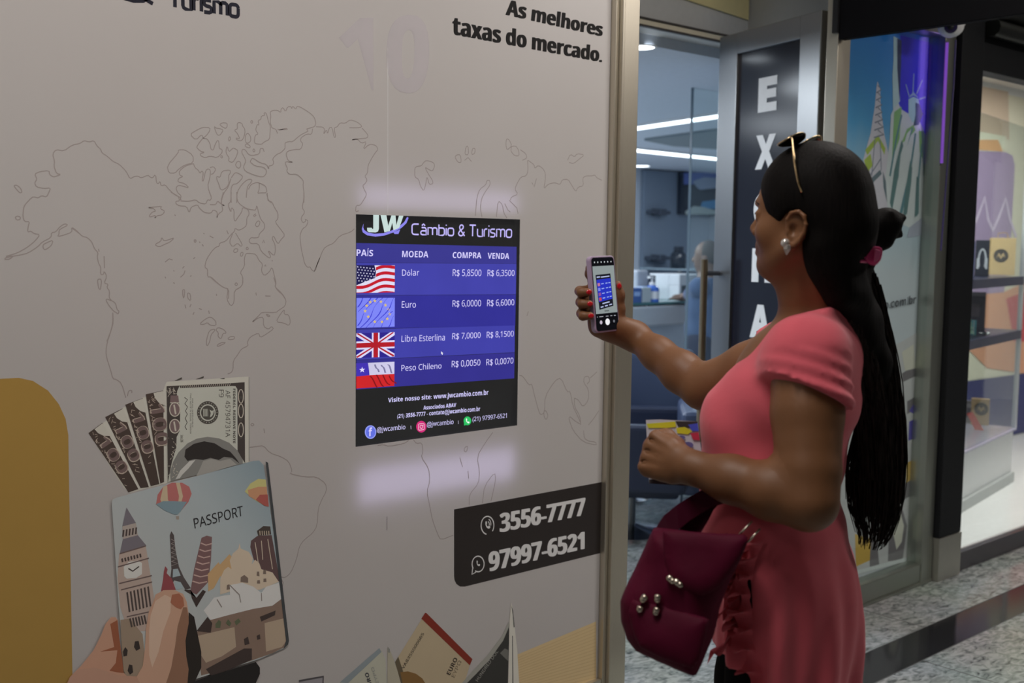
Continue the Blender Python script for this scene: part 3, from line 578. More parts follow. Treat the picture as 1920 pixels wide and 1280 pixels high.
# ---- banknotes, passport and hand printed at lower left
ZM = (150, 690, 5.1194)
def note(pts, dark=(56, 50, 47)):
    return pts
nf = thing('dollar_fan_print', 'printed fan of hundred dollar notes sticking out of the printed passport', 'mural print', tuple(W(300, 900)))
F = Flat(0).z(*ZM); F.lay = 1
F.poly([(80, 620), (230, 520), (400, 385), (600, 285), (798, 212), (832, 130), (1620, 80), (1625, 900), (1500, 930), (480, 1195), (420, 1150)]); F.build('pale_paper', ink((152, 151, 143)), nf)
bills = [([(80, 622), (215, 524), (560, 1160), (465, 1192)], 1), ([(242, 468), (408, 386), (660, 1140), (580, 1150)], 2), ([(434, 350), (600, 287), (760, 1110), (678, 1130)], 3), ([(630, 250), (798, 214), (805, 1090), (770, 1105)], 4)]
for pts, l in bills:
    F = Flat(0).z(*ZM); F.lay = 1+l*.8; F.poly(pts); b_ = F.build('banknote_edge', ink((58, 50, 46)), nf)
    A, B_, C_, D_ = [np.array(p, float) for p in pts]
    ax = (D_-A)/np.linalg.norm(D_-A); ay = np.array([ax[1], -ax[0]])
    F = Flat(0).z(*ZM); F.lay = 1.3+l*.8; o = B_-ay*2
    F.poly([o+ax*8-ay*95, o+ax*4, o+ax*150, o+ax*110-ay*58, o+ax*60-ay*88]); F.build('white_corner', ink((150, 148, 140)), b_)
    F = Flat(0).z(*ZM); F.lay = 1.5+l*.8
    w0, w1 = (30, 132) if l < 4 else (22, 150)
    for nm_, gr, cc, dl in (('figure_outline', 9, (140, 130, 120), 0), ('figure_hundred', 0, (88, 75, 73), .4)):
        q = [(ZM[0]+p[0]/ZM[2], ZM[1]+p[1]/ZM[2]) for p in (A+ax*(112-gr)+ay*(w1+gr), A+ax*(505+gr)+ay*(w1+gr), A+ax*(505+gr)+ay*(w0-gr), A+ax*(112-gr)+ay*(w0-gr))]
        mb = MB(); text(mb, '100', quad(*q), 1.5+dl+l*.8, .02); mb.build(nm_, ink(cc), b_)
    F = Flat(0).z(*ZM); F.lay = 1.7+l*.8
    for k in range(26):
        t = random.uniform(20, 620); a = random.uniform(6, 60 if t < 100 or t > 480 else 30); F.line([A+ax*t+ay*a, A+ax*(t+random.uniform(-30, 30))+ay*(a+random.uniform(8, 30))], .0012)
    F.build('engraved_lines', ink((138, 128, 118)), b_)
F = Flat(0).z(*ZM); F.lay = 5.2; F.poly([(830, 172), (1578, 134), (1582, 910), (840, 1092)]); fb = F.build('front_banknote', ink((146, 148, 140)), nf)
F = Flat(0).z(*ZM); F.lay = 5.6; F.poly([(830, 172), (955, 166), (930, 220), (928, 262), (945, 300), (960, 420), (955, 600), (925, 660), (922, 760), (880, 900), (842, 1092)])
F.poly([(955, 166), (1465, 142), (1460, 170), (960, 190)]); F.poly([(1465, 142), (1578, 134), (1582, 910), (1510, 800), (1508, 200), (1490, 172), (1460, 170)]); F.build('border', ink((54, 50, 48)), fb)
F = Flat(0).z(*ZM); F.lay = 6.0
F.circ((908, 395), 48, 62).circ((908, 556), 48, 66).poly([(868, 262), (940, 262), (948, 326), (862, 326)]); F.build('figure_hundred', ink((94, 80, 80)), fb)
F = Flat(0).z(*ZM); F.lay = 6.2
for cy in (395, 556): F.arc((908, cy), 50, 66, 0, 360, .0024, 22); F.line([(900, cy-45), (916, cy+45)], .004)
for cy in (270, 410, 590): F.arc((1542, cy), 24, 66, 0, 360, .0022, 18)
F.line([(862, 332), (950, 332)], .0024)
for k in range(40):
    x, y = random.uniform(838, 925), random.choice((random.uniform(180, 250), random.uniform(640, 1060)))
    F.line([(x, y), (x+random.uniform(-25, 25), y+random.uniform(-35, 35))], .0011)
for k in range(24): F.line([(970+k*20, 186-k*.6), (980+k*20, 158-k*.6)], .0011)
F.build('engraved_lines', ink((150, 146, 136)), fb)
DK = ink((62, 60, 56))
F = Flat(0).z(*ZM); F.lay = 5.8; F.circ((1224, 426), 103, 110, 36); sl_ = F.build('round_seal', DK, fb)
F = Flat(0).z(*ZM); F.lay = 6.1; F.arc((1224, 426), 70, 75, 0, 360, .003, 30)
for k in range(5): F.line([(1182+k*10, 390), (1184+k*10, 462)], .0014)
F.poly([(1240, 395), (1262, 410), (1286, 400), (1276, 440), (1262, 462), (1244, 470), (1252, 430)])
for k in range(22):
    a = k*360/22*D2R; F.line([(1224+84*math.cos(a), 426+90*math.sin(a)), (1224+94*math.cos(a), 426+100*math.sin(a))], .0012)
F.build('seal_detail', ink((146, 148, 140)), sl_)
mb = MB()
def vtext(mb, st, x0, y0, x1, y1, bold=0, lay=5.9):      # turned a quarter to the right
    c = [(ZM[0]+a/ZM[2], ZM[1]+b/ZM[2]) for a, b in ((x1, y0), (x1, y1), (x0, y1), (x0, y0))]
    text(mb, st, quad(*c), lay, bold)
vtext(mb, 'AF 45794731A', 1394, 212, 1440, 660); vtext(mb, 'F9', 1330, 206, 1378, 278); vtext(mb, 'FEDERAL RESERVE NOTE', 1466, 196, 1490, 720, .03); vtext(mb, '100', 1520, 215, 1562, 680, 0, 6.3)
vtext(mb, 'THIS NOTE IS LEGAL TENDER', 1052, 240, 1066, 630); vtext(mb, 'FOR ALL DEBTS PUBLIC', 1072, 290, 1084, 570); vtext(mb, 'Series 2006', 962, 640, 990, 710)
mb.build('small_print', DK, fb)
F = Flat(0).z(*ZM); F.lay = 5.9; F.line([(1000, 280), (1030, 300), (1005, 340), (1030, 370), (1010, 410), (1028, 440), (1008, 480), (1026, 520), (1006, 560), (1022, 590)], .0018); F.build('signature', DK, fb)
F = Flat(0).z(*ZM); F.lay = 5.7
F.poly([(868, 1085), (862, 1000), (890, 900), (940, 810), (1030, 720), (1120, 675), (1220, 658), (1330, 672), (1430, 715), (1510, 790), (1560, 880), (1560, 915)]); po = F.build('portrait_oval', ink((100, 100, 97)), fb)
F = Flat(0).z(*ZM); F.lay = 6.0
F.poly([(1000, 850), (1010, 780), (1090, 725), (1190, 700), (1290, 720), (1370, 770), (1440, 800), (1500, 870), (1530, 915), (1460, 860), (1380, 850), (1330, 880), (1250, 860), (1180, 880), (1100, 870), (1030, 890)]); F.build('portrait_hair', ink((40, 38, 37)), po)
F = Flat(0).z(*ZM); F.lay = 6.0; F.poly([(915, 1065), (960, 980), (1050, 890), (1105, 880), (1040, 960), (980, 1020), (955, 1055)]); F.build('portrait_collar', ink((150, 150, 146)), po)
F = Flat(0).z(*ZM); F.lay = 6.0; F.poly([(1180, 890), (1260, 870), (1340, 890), (1440, 870), (1500, 925), (1250, 1000), (1110, 1040), (1150, 960)]); F.build('portrait_face', ink((122, 121, 117)), po)
F = Flat(0).z(*ZM); F.lay = 6.0; F.line([(1622, 85), (1624, 890)], .0014)
F.build('back_banknote_edge', ink((110, 112, 108)), nf)
F = Flat(0).z(*ZM); F.lay = 3; F.poly([(905, 122), (975, 86), (978, 104), (940, 116)]).poly([(1108, 106), (1188, 76), (1184, 94)]).poly([(1340, 100), (1388, 92), (1385, 102)]); F.build('hidden_banknote_corners', ink((60, 58, 54)), nf)
# passport cover
ZK = (100, 900, 3.3687); ZN = (0, 680, 2.1339)
def skymat():
    m, nt, b = new_mat('printed_sky'); N = nt.nodes; L = nt.links
    g = N.new('ShaderNodeTexCoord'); sp = N.new('ShaderNodeSeparateXYZ'); L.new(g.outputs['Generated'], sp.inputs[0])
    ma = N.new('ShaderNodeMath'); ma.operation = 'MULTIPLY_ADD'; ma.inputs[1].default_value = .55; L.new(sp.outputs['X'], ma.inputs[0])
    m2 = N.new('ShaderNodeMath'); m2.operation = 'MULTIPLY'; m2.inputs[1].default_value = .5; L.new(sp.outputs['Z'], m2.inputs[0]); L.new(m2.outputs[0], ma.inputs[2])
    cr = N.new('ShaderNodeValToRGB'); e = cr.color_ramp.elements
    def c(rgb): return (*[min(.9, v/WALL_E) for v in lin(rgb)], 1)
    e[0].position = .3; e[0].color = c((140, 143, 142)); e[1].position = 1.0; e[1].color = c((98, 114, 122))
    x = e.new(.7); x.color = c((130, 139, 142)); L.new(ma.outputs[0], cr.inputs[0]); L.new(cr.outputs[0], b.inputs['Base Color']); b.inputs['Roughness'].default_value = .35
    return m
pp = thing('passport_print', 'printed passport cover with famous buildings and balloons held by the printed hand', 'mural print', tuple(W(380, 1100)))
F = Flat(0).z(*ZN); F.lay = 13
F.poly([(445, 560), (450, 545), (465, 538), (1010, 392), (1035, 390), (1052, 408), (1062, 470), (1153, 1100), (1150, 1120), (1130, 1142), (1030, 1185), (790, 1260), (700, 1290), (510, 1290), (490, 1180), (470, 940)]); F.build('cover', skymat(), pp)
def pk(name, col, *polys, lay=14, parent=pp):
    o = None
    for p in polys:
        _cnt[0] += 1; F = Flat(0).z(*ZK); F.lay = lay+_cnt[0]*.008; F.poly(p); b = F.build(name, ink(col), parent); o = o or b
    return o
def pkl(name, col, lines, w=.002, lay=15, parent=pp):
    F = Flat(0).z(*ZK); F.lay = lay
    for p in lines: F.line(p, w)
    return F.build(name, ink(col), parent)
bl = pk('balloon', (140, 86, 84), [(645, 150), (655, 90), (690, 40), (745, 14), (810, 14), (855, 40), (870, 85), (850, 135), (800, 195), (780, 215), (760, 215), (700, 190)])
pk('balloon_stripe', (152, 138, 116), [(690, 40), (715, 30), (720, 120), (760, 212), (700, 190), (672, 120)], [(770, 14), (795, 14), (815, 100), (785, 205), (775, 205), (790, 100)], lay=14.6, parent=bl)
pk('balloon_base', (98, 116, 124), [(645, 150), (690, 130), (760, 130), (840, 135), (800, 195), (780, 215), (760, 215), (700, 190)], lay=15.2, parent=bl); pk('basket', (120, 112, 104), [(770, 226), (790, 224), (790, 246), (774, 246)], parent=bl)
bl2 = pk('balloon', (150, 146, 98), [(1205, 70), (1240, 20), (1290, -10), (1338, -6), (1356, 165), (1330, 160), (1260, 118)])
pk('balloon_band', (150, 112, 86), [(1225, 60), (1290, 40), (1344, 40), (1350, 110), (1270, 122), (1230, 98)], lay=14.6, parent=bl2); pk('balloon_base', (130, 70, 64), [(1275, 122), (1300, 90), (1350, 88), (1357, 166), (1330, 160)], lay=15.2, parent=bl2)
F = MB(); c_ = [(ZK[0]+a/ZK[2], ZK[1]+b/ZK[2]) for a, b in ((880, 240), (1190, 158), (1196, 222), (890, 304))]
text(F, 'PASSPORT', quad(*c_), 15, .006); F.build('passport_lettering', ink((34, 34, 36)), pp)
# buildings, left to right
cl = pk('clock_tower', (140, 126, 118), [(412, 462), (580, 412), (630, 720), (655, 940), (470, 960), (420, 800), (402, 620)])
pk('spire', (92, 88, 94), [(458, 170), (518, 268), (432, 290)], [(416, 462), (436, 370), (530, 345), (582, 408)], lay=14.5, parent=cl); pk('belfry', (134, 126, 120), [(432, 290), (518, 268), (530, 345), (436, 370)], lay=14.4, parent=cl)
pk('clock_face', (176, 168, 158), [(440, 545), (470, 515), (530, 505), (556, 520), (556, 590), (520, 615), (460, 620), (444, 605)], lay=15, parent=cl)
pkl('clock_hands', (56, 50, 48), [[(470, 555), (498, 572), (538, 542)]], .003, 15.6, cl)
pkl('tower_windows', (62, 54, 52), [[(430+k*19, 492-k*5), (434+k*19, 515-k*5)] for k in range(7)]+[[(462+k*22, 705-k*6), (478+k*22, 830-k*6)] for k in range(7)]+[[(436+k*20, 355-k*4), (440+k*20, 312-k*4)] for k in range(5)]+[[(480+k*18, 870-k*4), (492+k*18, 925-k*4)] for k in range(6)], .004, 15, cl)
pkl('tower_bands', (84, 72, 70), [[(404, 545), (600, 490)], [(412, 650), (618, 600)], [(424, 690), (620, 640)], [(460, 860), (640, 820)], [(415, 462), (582, 412)]], .0028, 15.2, cl)
ei = pk('lattice_tower', (66, 60, 60), [(742, 320), (758, 345), (768, 440), (790, 545), (820, 610), (865, 680), (830, 690), (800, 640), (760, 630), (745, 660), (730, 660), (742, 560), (736, 420), (732, 345)])
pk('tower_gap', (126, 138, 142), [(752, 560), (782, 556), (800, 600), (750, 612)], [(764, 640), (800, 640), (820, 680), (770, 690)], lay=14.6, parent=ei)
pkl('lattice', (132, 128, 124), [[(740, 370+k*28), (766+k*3, 384+k*28), (742, 398+k*28)] for k in range(6)], .0012, 15, ei)
ru = pk('onion_roof', (112, 58, 62), [(703, 540), (718, 560), (712, 585), (745, 620), (770, 690), (676, 700), (690, 620), (694, 575)])
pi = pk('leaning_tower', (96, 74, 74), [(932, 362), (965, 348), (998, 356), (992, 500), (975, 640), (900, 720), (862, 700), (885, 560)])
pkl('tower_rings', (150, 128, 122), [[(928-k*9, 395+k*40), (960-k*7, 408+k*40), (997-k*5, 398+k*40)] for k in range(7)], .003, 15, pi)
hl = pk('hill_temple', (74, 58, 58), [(1245, 380), (1285, 350), (1375, 345), (1428, 640), (1330, 600), (1262, 500), (1240, 420)]); pk('temple', (58, 52, 48), [(1282, 318), (1322, 288), (1366, 290), (1372, 340), (1290, 350)], lay=14.5, parent=hl)
pkl('temple_columns', (150, 140, 126), [[(1300+k*14, 318), (1302+k*14, 346)] for k in range(5)]+[[(1270, 390), (1290, 520)], [(1310, 380), (1318, 500)], [(1350, 370), (1380, 560)]], .0022, 15.2, hl)
py = pk('pyramids', (152, 126, 92), [(972, 590), (1040, 515), (1070, 570), (1010, 680), (975, 700)], [(1040, 540), (1108, 465), (1140, 500), (1130, 600), (1060, 640)])
tj = pk('domed_palace', (158, 146, 130), [(1110, 505), (1130, 460), (1165, 430), (1172, 395), (1180, 430), (1230, 450), (1256, 490), (1250, 530), (1270, 500), (1296, 520), (1310, 560), (1380, 580), (1420, 640), (1300, 690), (1150, 690), (1050, 720), (1050, 620), (1075, 565), (1100, 545), (1122, 560)])
pk('arches', (96, 84, 76), [(1178, 640), (1180, 610), (1202, 596), (1226, 615), (1226, 646)], [(1280, 600), (1282, 575), (1296, 575), (1298, 605)], [(1320, 590), (1322, 565), (1338, 562), (1340, 590)], [(1282, 650), (1284, 630), (1300, 628), (1302, 650)], [(1322, 640), (1324, 620), (1340, 618), (1342, 640)], [(1090, 690), (1092, 660), (1108, 655), (1112, 686)], lay=15, parent=tj)
sh = pk('shell_roofs', (166, 164, 160), [(945, 820), (980, 780), (1010, 740), (1080, 725), (1112, 722), (1110, 660), (1190, 645), (1260, 670), (1310, 710), (1340, 670), (1420, 645), (1446, 740), (1380, 790), (1260, 810), (1100, 850), (990, 880)])
pkl('shell_lines', (110, 104, 100), [[(1180, 770), (1170, 720), (1110, 660)], [(1310, 710), (1312, 760)], [(1060, 800), (1030, 750)]], .0025, 15, sh)
wl_ = pk('great_wall', (104, 88, 78), [(900, 960), (1010, 860), (1120, 845), (1250, 800), (1350, 765), (1440, 750), (1480, 1010), (1470, 1045), (1380, 1090), (1120, 1180), (930, 1230), (915, 1100)], lay=13.6)
pk('wall_tower', (136, 122, 106), [(910, 980), (1140, 925), (1150, 1050), (1060, 1110), (960, 1150), (915, 1080)], [(1330, 900), (1450, 870), (1470, 1010), (1440, 1050), (1340, 1080)], lay=14, parent=wl_)
pk('dark_roofs', (52, 44, 42), [(900, 950), (970, 860), (1000, 900), (990, 960)], [(1300, 860), (1400, 820), (1395, 850), (1310, 890)], [(1200, 1000), (1225, 985), (1235, 1030), (1205, 1040)], [(1280, 980), (1300, 970), (1304, 1000), (1284, 1005)], [(820, 690), (862, 690), (870, 740), (900, 800), (960, 700), (940, 690), (900, 740)], [(960, 1190), (1200, 1060), (1250, 1060), (1250, 1130), (1000, 1240)], lay=14.8, parent=wl_)
pk('green_trees', (74, 80, 62), [(1020, 905), (1040, 880), (1056, 890), (1050, 930), (1020, 930)], [(1085, 900), (1100, 875), (1120, 900), (1110, 920)], [(1140, 890), (1165, 870), (1180, 890), (1150, 915)], lay=15, parent=wl_)
pk('low_ruins', (120, 106, 92), [(420, 880), (480, 870), (560, 970), (575, 1110), (550, 1230), (470, 1260), (440, 1200), (425, 1000)], lay=14.2)
pk('ruin_arches', (46, 40, 38), [(505, 1050), (512, 1015), (535, 1012), (545, 1060), (520, 1075)], [(435, 1080), (450, 1050), (466, 1070), (462, 1105), (440, 1110)], [(465, 1200), (475, 1160), (495, 1165), (500, 1210), (480, 1225)], lay=15)
pk('cover_edge', (52, 54, 56), [(1336, -120), (1352, -112), (1484, 1010), (1478, 1035), (1450, 1062), (1465, 1010)], lay=15.5)
# printed hand
hp = thing('hand_print', 'printed hand gripping the printed passport at the lower left of the wall', 'mural print', tuple(W(260, 1240)))
SK = (152, 122, 104)
pk('thumb', SK, [(630, 760), (640, 720), (690, 692), (760, 690), (815, 715), (838, 765), (848, 830), (850, 900), (830, 1010), (835, 1110), (850, 1190), (840, 1300), (470, 1300), (520, 1240), (560, 1170), (575, 1050), (580, 940), (598, 830)], lay=17, parent=hp)
pk('thumb_shade', (112, 84, 68), [(850, 860), (850, 900), (830, 1010), (835, 1110), (850, 1190), (840, 1300), (700, 1300), (740, 1180), (765, 1040), (780, 920), (815, 800), (838, 800)], lay=17.5, parent=hp)
pk('thumb_side', (164, 140, 124), [(640, 760), (700, 720), (740, 740), (735, 830), (690, 950), (660, 1080), (620, 1180), (600, 1100), (600, 950), (610, 850)], lay=17.4, parent=hp)
pk('thumb_nail', (128, 82, 64), [(735, 770), (745, 720), (790, 712), (815, 740), (822, 790), (800, 812), (770, 800)], lay=18, parent=hp)
pk('cast_shadow', (36, 32, 30), [(850, 830), (885, 860), (905, 960), (930, 1080), (930, 1180), (880, 1290), (830, 1300), (850, 1190), (835, 1110), (830, 1010), (850, 900)], lay=16, parent=hp)
pk('index_finger', (150, 116, 98), [(300, 970), (325, 905), (360, 862), (390, 862), (402, 880), (408, 960), (420, 1060), (440, 1210), (500, 1280), (480, 1310), (70, 1310), (100, 1240), (170, 1170), (250, 1070)], lay=16.4, parent=hp)
pk('finger_shade', (118, 72, 52), [(355, 905), (400, 880), (412, 990), (432, 1130), (440, 1215), (400, 1210), (350, 1200), (390, 1150), (400, 1070), (290, 1080), (380, 1050)], lay=16.8, parent=hp)
pk('palm', (146, 114, 98), [(70, 1310), (100, 1240), (160, 1190), (260, 1180), (420, 1230), (520, 1235), (560, 1310)], lay=17.2, parent=hp)
pk('dark_sleeve', (30, 28, 28), [(840, 1300), (900, 1262), (960, 1240), (1275, 1145), (1300, 1180), (1300, 1220), (1260, 1310), (840, 1310)], lay=16.2, parent=hp)
# ---- euro notes and banknote roll printed along the bottom
ZE = (560, 1120, 3.3684)
def pe(name, col, *polys, lay=3, parent=None):
    F = Flat(0).z(*ZE); F.lay = lay
    for p in polys: F.poly(p)
    return F.build(name, ink(col), parent)
e1 = thing('red_euro_note_print', 'printed cream euro note with a red edge at the bottom of the wall', 'mural print', tuple(W(810, 1240)))
pe('note_paper', (138, 126, 104), [(608, 405), (780, 130), (1080, 425), (1040, 560), (680, 620)], lay=3, parent=e1)
pe('red_edge', (96, 34, 24), [(774, 132), (798, 95), (806, 97), (1096, 388), (1080, 427)], lay=4, parent=e1)
pe('gold_arch', (98, 74, 42), [(640, 470), (690, 465), (740, 480), (780, 510), (810, 560), (660, 560)], lay=4, parent=e1); pe('brown_shade', (74, 66, 52), [(608, 405), (628, 372), (690, 560), (650, 560)], lay=3.5, parent=e1)
def etext(st, p0, p1, h, par, col, bold=0, lay=5):      # along p0 -> p1, letters rising to the left of it
    a, b = np.array(p0, float), np.array(p1, float); t = (b-a)/np.linalg.norm(b-a); n = np.array([t[1], -t[0]])*h
    q = [(ZE[0]+p[0]/ZE[2], ZE[1]+p[1]/ZE[2]) for p in (a+n, b+n, b, a)]
    mb = MB(); text(mb, st, quad(*q), lay, bold); mb.build('writing', ink(col), par)
etext('VA8355000665', (662, 452), (792, 228), 18, e1, (50, 46, 40)); etext('EURO', (955, 490), (1004, 386), 26, e1, (46, 40, 36), .02); etext('EYPΩ', (982, 505), (1028, 402), 22, e1, (96, 86, 72))
e2 = thing('grey_euro_note_print', 'printed pale euro note with a blue-grey edge at the bottom of the wall', 'mural print', tuple(W(690, 1265)))
pe('note_paper', (138, 138, 126), [(262, 535), (520, 330), (548, 390), (556, 560), (200, 640)], lay=3, parent=e2); pe('grey_edge', (104, 112, 116), [(258, 535), (508, 318), (522, 342), (310, 540)], lay=4, parent=e2)
etext('EURO', (474, 580), (438, 470), 24, e2, (40, 42, 50), .02); etext('EYPΩ', (506, 540), (472, 436), 18, e2, (110, 112, 108))
e3 = thing('folded_note_print', 'printed folded strip of a pale note left of the red-edged euro note', 'mural print', tuple(W(745, 1265)))
pe('note_paper', (132, 128, 114), [(560, 312), (580, 340), (690, 640), (560, 640)], lay=3.4, parent=e3); pe('note_tip', (104, 104, 100), [(562, 310), (575, 325), (576, 348), (562, 345)], lay=4, parent=e3)
e4 = thing('dollar_roll_print', 'printed curled dark dollar note with a white rim at the bottom of the wall', 'mural print', tuple(W(910, 1250)))
pe('dark_note', (42, 42, 40), [(1025, 560), (1110, 470), (1200, 380), (1290, 250), (1326, 165), (1330, 640), (960, 640)], lay=5, parent=e4)
pe('pale_rim', (118, 118, 112), [(1010, 560), (1100, 460), (1190, 365), (1285, 240), (1326, 150), (1328, 180), (1290, 270), (1205, 390), (1120, 480), (1040, 560)], lay=5.5, parent=e4)
pe('white_rim', (158, 156, 148), [(1340, 30), (1352, 70), (1362, 180), (1378, 320), (1392, 560), (1396, 640), (1318, 640), (1324, 400), (1330, 150)], lay=6, parent=e4)
pe('rim_print', (50, 50, 48), [(1342, 50), (1352, 80), (1362, 185), (1356, 188), (1350, 110)], [(1346, 240), (1350, 240), (1354, 560), (1348, 560)], lay=6.5, parent=e4)
pe('portrait', (84, 84, 80), [(1270, 350), (1300, 320), (1322, 330), (1322, 400), (1300, 380)], lay=5.6, parent=e4)
etext('HUNDRED DOL', (1130, 530), (1260, 340), 20, e4, (120, 120, 114), 0, 6)
e5 = thing('wooden_panel_print', 'printed pale yellow woven panel at the bottom right corner of the wall', 'mural print', tuple(W(1050, 1230)))
pe('panel', (156, 138, 104), [(1378, 360), (1878, 150), (1878, 540), (1860, 640), (1390, 640)], lay=2, parent=e5)
F = Flat(0).z(*ZE); F.lay = 3
for k in range(16): F.line([(1384, 380+k*16), (1876, 172+k*22)], .0016)
F.build('weave_lines', ink((146, 127, 94)), e5)
e6 = thing('grey_note_corner_print', 'small printed grey note corner at the bottom edge right of the hand', 'mural print', tuple(W(585, 1272)))
pe('note_corner', (112, 110, 114), [(0, 525), (155, 495), (152, 560), (0, 600)], lay=3, parent=e6); pe('note_line', (60, 58, 60), [(0, 520), (158, 492), (158, 502), (0, 532)], [(150, 497), (158, 494), (156, 560), (148, 560)], lay=4, parent=e6)
# ================================================================== structure around the printed front
STEEL = mat('brushed_steel', (0.60, 0.55, 0.45), rough=0.36, metal=.8, noise=0.12, scale=60, stretch=(30, 30, .6), bump=0.05)
STEELD = mat('dull_steel', (0.33, 0.33, 0.33), rough=0.36, metal=1.0, noise=0.12, scale=60, stretch=(30, 30, .6))
CHROME = mat('chrome', (0.75, 0.76, 0.78), rough=0.08, metal=1.0)
BLACK = mat('black_paint', (0.012, 0.012, 0.013), rough=0.4)
def glassmat(name, tint=(0.93, 0.97, 0.97), rough=0.0):
    m, nt, b = new_mat(name); N = nt.nodes; L = nt.links
    t = N.new('ShaderNodeBsdfTransparent'); t.inputs[0].default_value = (*tint, 1); g = N.new('ShaderNodeBsdfGlossy'); g.inputs['Roughness'].default_value = rough+.02
    lw_ = N.new('ShaderNodeLayerWeight'); pw = N.new('ShaderNodeMath'); pw.operation = 'POWER'; pw.inputs[1].default_value = 4; L.new(lw_.outputs['Facing'], pw.inputs[0]); fr = N.new('ShaderNodeMath'); fr.operation = 'MULTIPLY_ADD'; fr.inputs[1].default_value = .5; fr.inputs[2].default_value = .03; L.new(pw.outputs[0], fr.inputs[0]); ms = N.new('ShaderNodeMixShader')
    no = N.new('ShaderNodeTexNoise'); no.inputs['Scale'].default_value = 4; bp = N.new('ShaderNodeBump'); bp.inputs['Strength'].default_value = .02
    L.new(no.outputs['Fac'], bp.inputs['Height']); L.new(bp.outputs[0], g.inputs['Normal'])
    L.new(fr.outputs[0], ms.inputs[0]); L.new(t.outputs[0], ms.inputs[1]); L.new(g.outputs[0], ms.inputs[2]); L.new(ms.outputs[0], N['Material Output'].inputs['Surface'])
    return m
GLASS = glassmat('clear_glass')
# floor
def terrazzo(name, a, b_, dark, rough=.13):
    m, nt, b = new_mat(name); N = nt.nodes; L = nt.links
    tc = N.new('ShaderNodeTexCoord'); mp = N.new('ShaderNodeMapping'); mp.inputs['Scale'].default_value = (1, 1.9, 1); mp.inputs['Rotation'].default_value = (0, 0, .5); L.new(tc.outputs['Object'], mp.inputs[0])
    n1 = N.new('ShaderNodeTexNoise'); n1.inputs['Scale'].default_value = 19; n1.inputs['Detail'].default_value = 6; n1.inputs['Distortion'].default_value = 1.2; L.new(mp.outputs[0], n1.inputs['Vector'])
    cr = N.new('ShaderNodeValToRGB'); e = cr.color_ramp.elements
    e[0].position = .30; e[0].color = (*dark, 1); e[1].position = .62; e[1].color = (*b_, 1); x = e.new(.40); x.color = (*a, 1)
    L.new(n1.outputs['Fac'], cr.inputs[0])
    n2 = N.new('ShaderNodeTexNoise'); n2.inputs['Scale'].default_value = 2; L.new(tc.outputs['Object'], n2.inputs['Vector'])
    mx = N.new('ShaderNodeMix'); mx.data_type = 'RGBA'; mx.blend_type = 'MULTIPLY'; mx.inputs['Factor'].default_value = .3; L.new(cr.outputs[0], mx.inputs['A']); L.new(n2.outputs['Color'], mx.inputs['B'])
    L.new(mx.outputs['Result'], b.inputs['Base Color']); b.inputs['Roughness'].default_value = rough; b.inputs['Specular IOR Level'].default_value = .6
    return m
TZ = terrazzo('terrazzo', (.23, .25, .24), (.46, .48, .46), (.07, .08, .08))
TZI = terrazzo('office_tile', (.50, .52, .54), (.62, .64, .66), (.36, .38, .40))
mb = MB(); mb.box(-3, 12, -7, -.49, -.05, 0); mb.box(-3, 12, -.32, 1.9, -.05, 0); struct(mb.build('floor', TZ))
mb = MB(); mb.box(-3, 12, -.49, -.32, -.05, 0); struct(mb.build('floor_stripe', mat('black_granite', (.02, .02, .022), rough=.1, noise=.3, scale=200)), 'black granite stripe in the floor along the shop fronts')
mb = MB(); mb.box(-3, 12, 1.9, 7, -.05, 0); struct(mb.build('floor_office', TZI))
UPV = np.array([0, 0, 1.0])
JT = mat('floor_joint', (.06, .06, .06), rough=.6)
mb = MB()
a, b_ = Zp(1722, 1236), Zp(1770, 1280); d = (b_-a)/np.linalg.norm(b_-a)
for k in range(4):
    o = Vector((a[0]-1.5+k*1.5, -.49, 0)); mb.box(o.x-.002, o.x+.002, -6, -.49, 0, .0006)
    mb.box(o.x+.35, o.x+.354, -.32, -.03, 0, .0006)
mb.box(-3, 12, -.494, -.49, 0, .0006); mb.box(-3, 12, -.32, -.316, 0, .0006); mb.box(-3, 12, -1.99, -1.986, 0, .0006)
struct(mb.build('floor_joints', JT))
# arcade ceiling and the far side behind the viewer
PLA = smat('plaster', (150, 146, 142))
mb = MB(); mb.box(-3, 12, -7, 0, CEIL_Z, CEIL_Z+.08); struct(mb.build('ceiling', PLA))
mb = MB(); mb.box(-3, 12, -7.1, -7, 0, CEIL_Z); struct(mb.build('wall_opposite', smat('far_shops', (60, 58, 60))))
for k, (x, y, p) in enumerate(CORR):
    t = thing('ceiling_lamp', ['recessed arcade ceiling panel lamp above the map wall', 'recessed arcade ceiling panel lamp above the shop door', 'recessed arcade ceiling panel lamp above the neighbouring shop', 'recessed arcade ceiling panel lamp at the far left of the arcade'][k], 'lamp', (x, y, CEIL_Z), 'arcade ceiling lamps')
    mb = MB()
    for q in ((x-.63, x+.63, y-.18, y-.15), (x-.63, x+.63, y+.15, y+.18), (x-.63, x-.6, y-.15, y+.15), (x+.6, x+.63, y-.15, y+.15)): mb.box(*q, CEIL_Z-.02, CEIL_Z)
    mb.build('lamp_frame', STEELD, t); mb = MB(); mb.box(x-.6, x+.6, y-.15, y+.15, CEIL_Z-.012, CEIL_Z); mb.build('diffuser', glow((250, 244, 236), 3, name='lamp_diffuser'), t)
# left door post and rails
mb = MB(); mb.box(2.658, 2.732, -.026, .10, 0, 2.95); mb.box(2.646, 2.657, -.034, .02, 0, 2.95); mb.box(2.629, 2.645, -.02, .02, 0, 2.95)
struct(mb.build('trim_1', STEEL, bevel=.002), 'brushed steel door post at the right end of the printed wall')
mb = MB(); mb.box(WX0, 2.628, -.018, .0, .06, .0915); mb.box(WX0, 2.628, -.012, .0, 0, .06); struct(mb.build('baseboard_left', STEEL, bevel=.002))
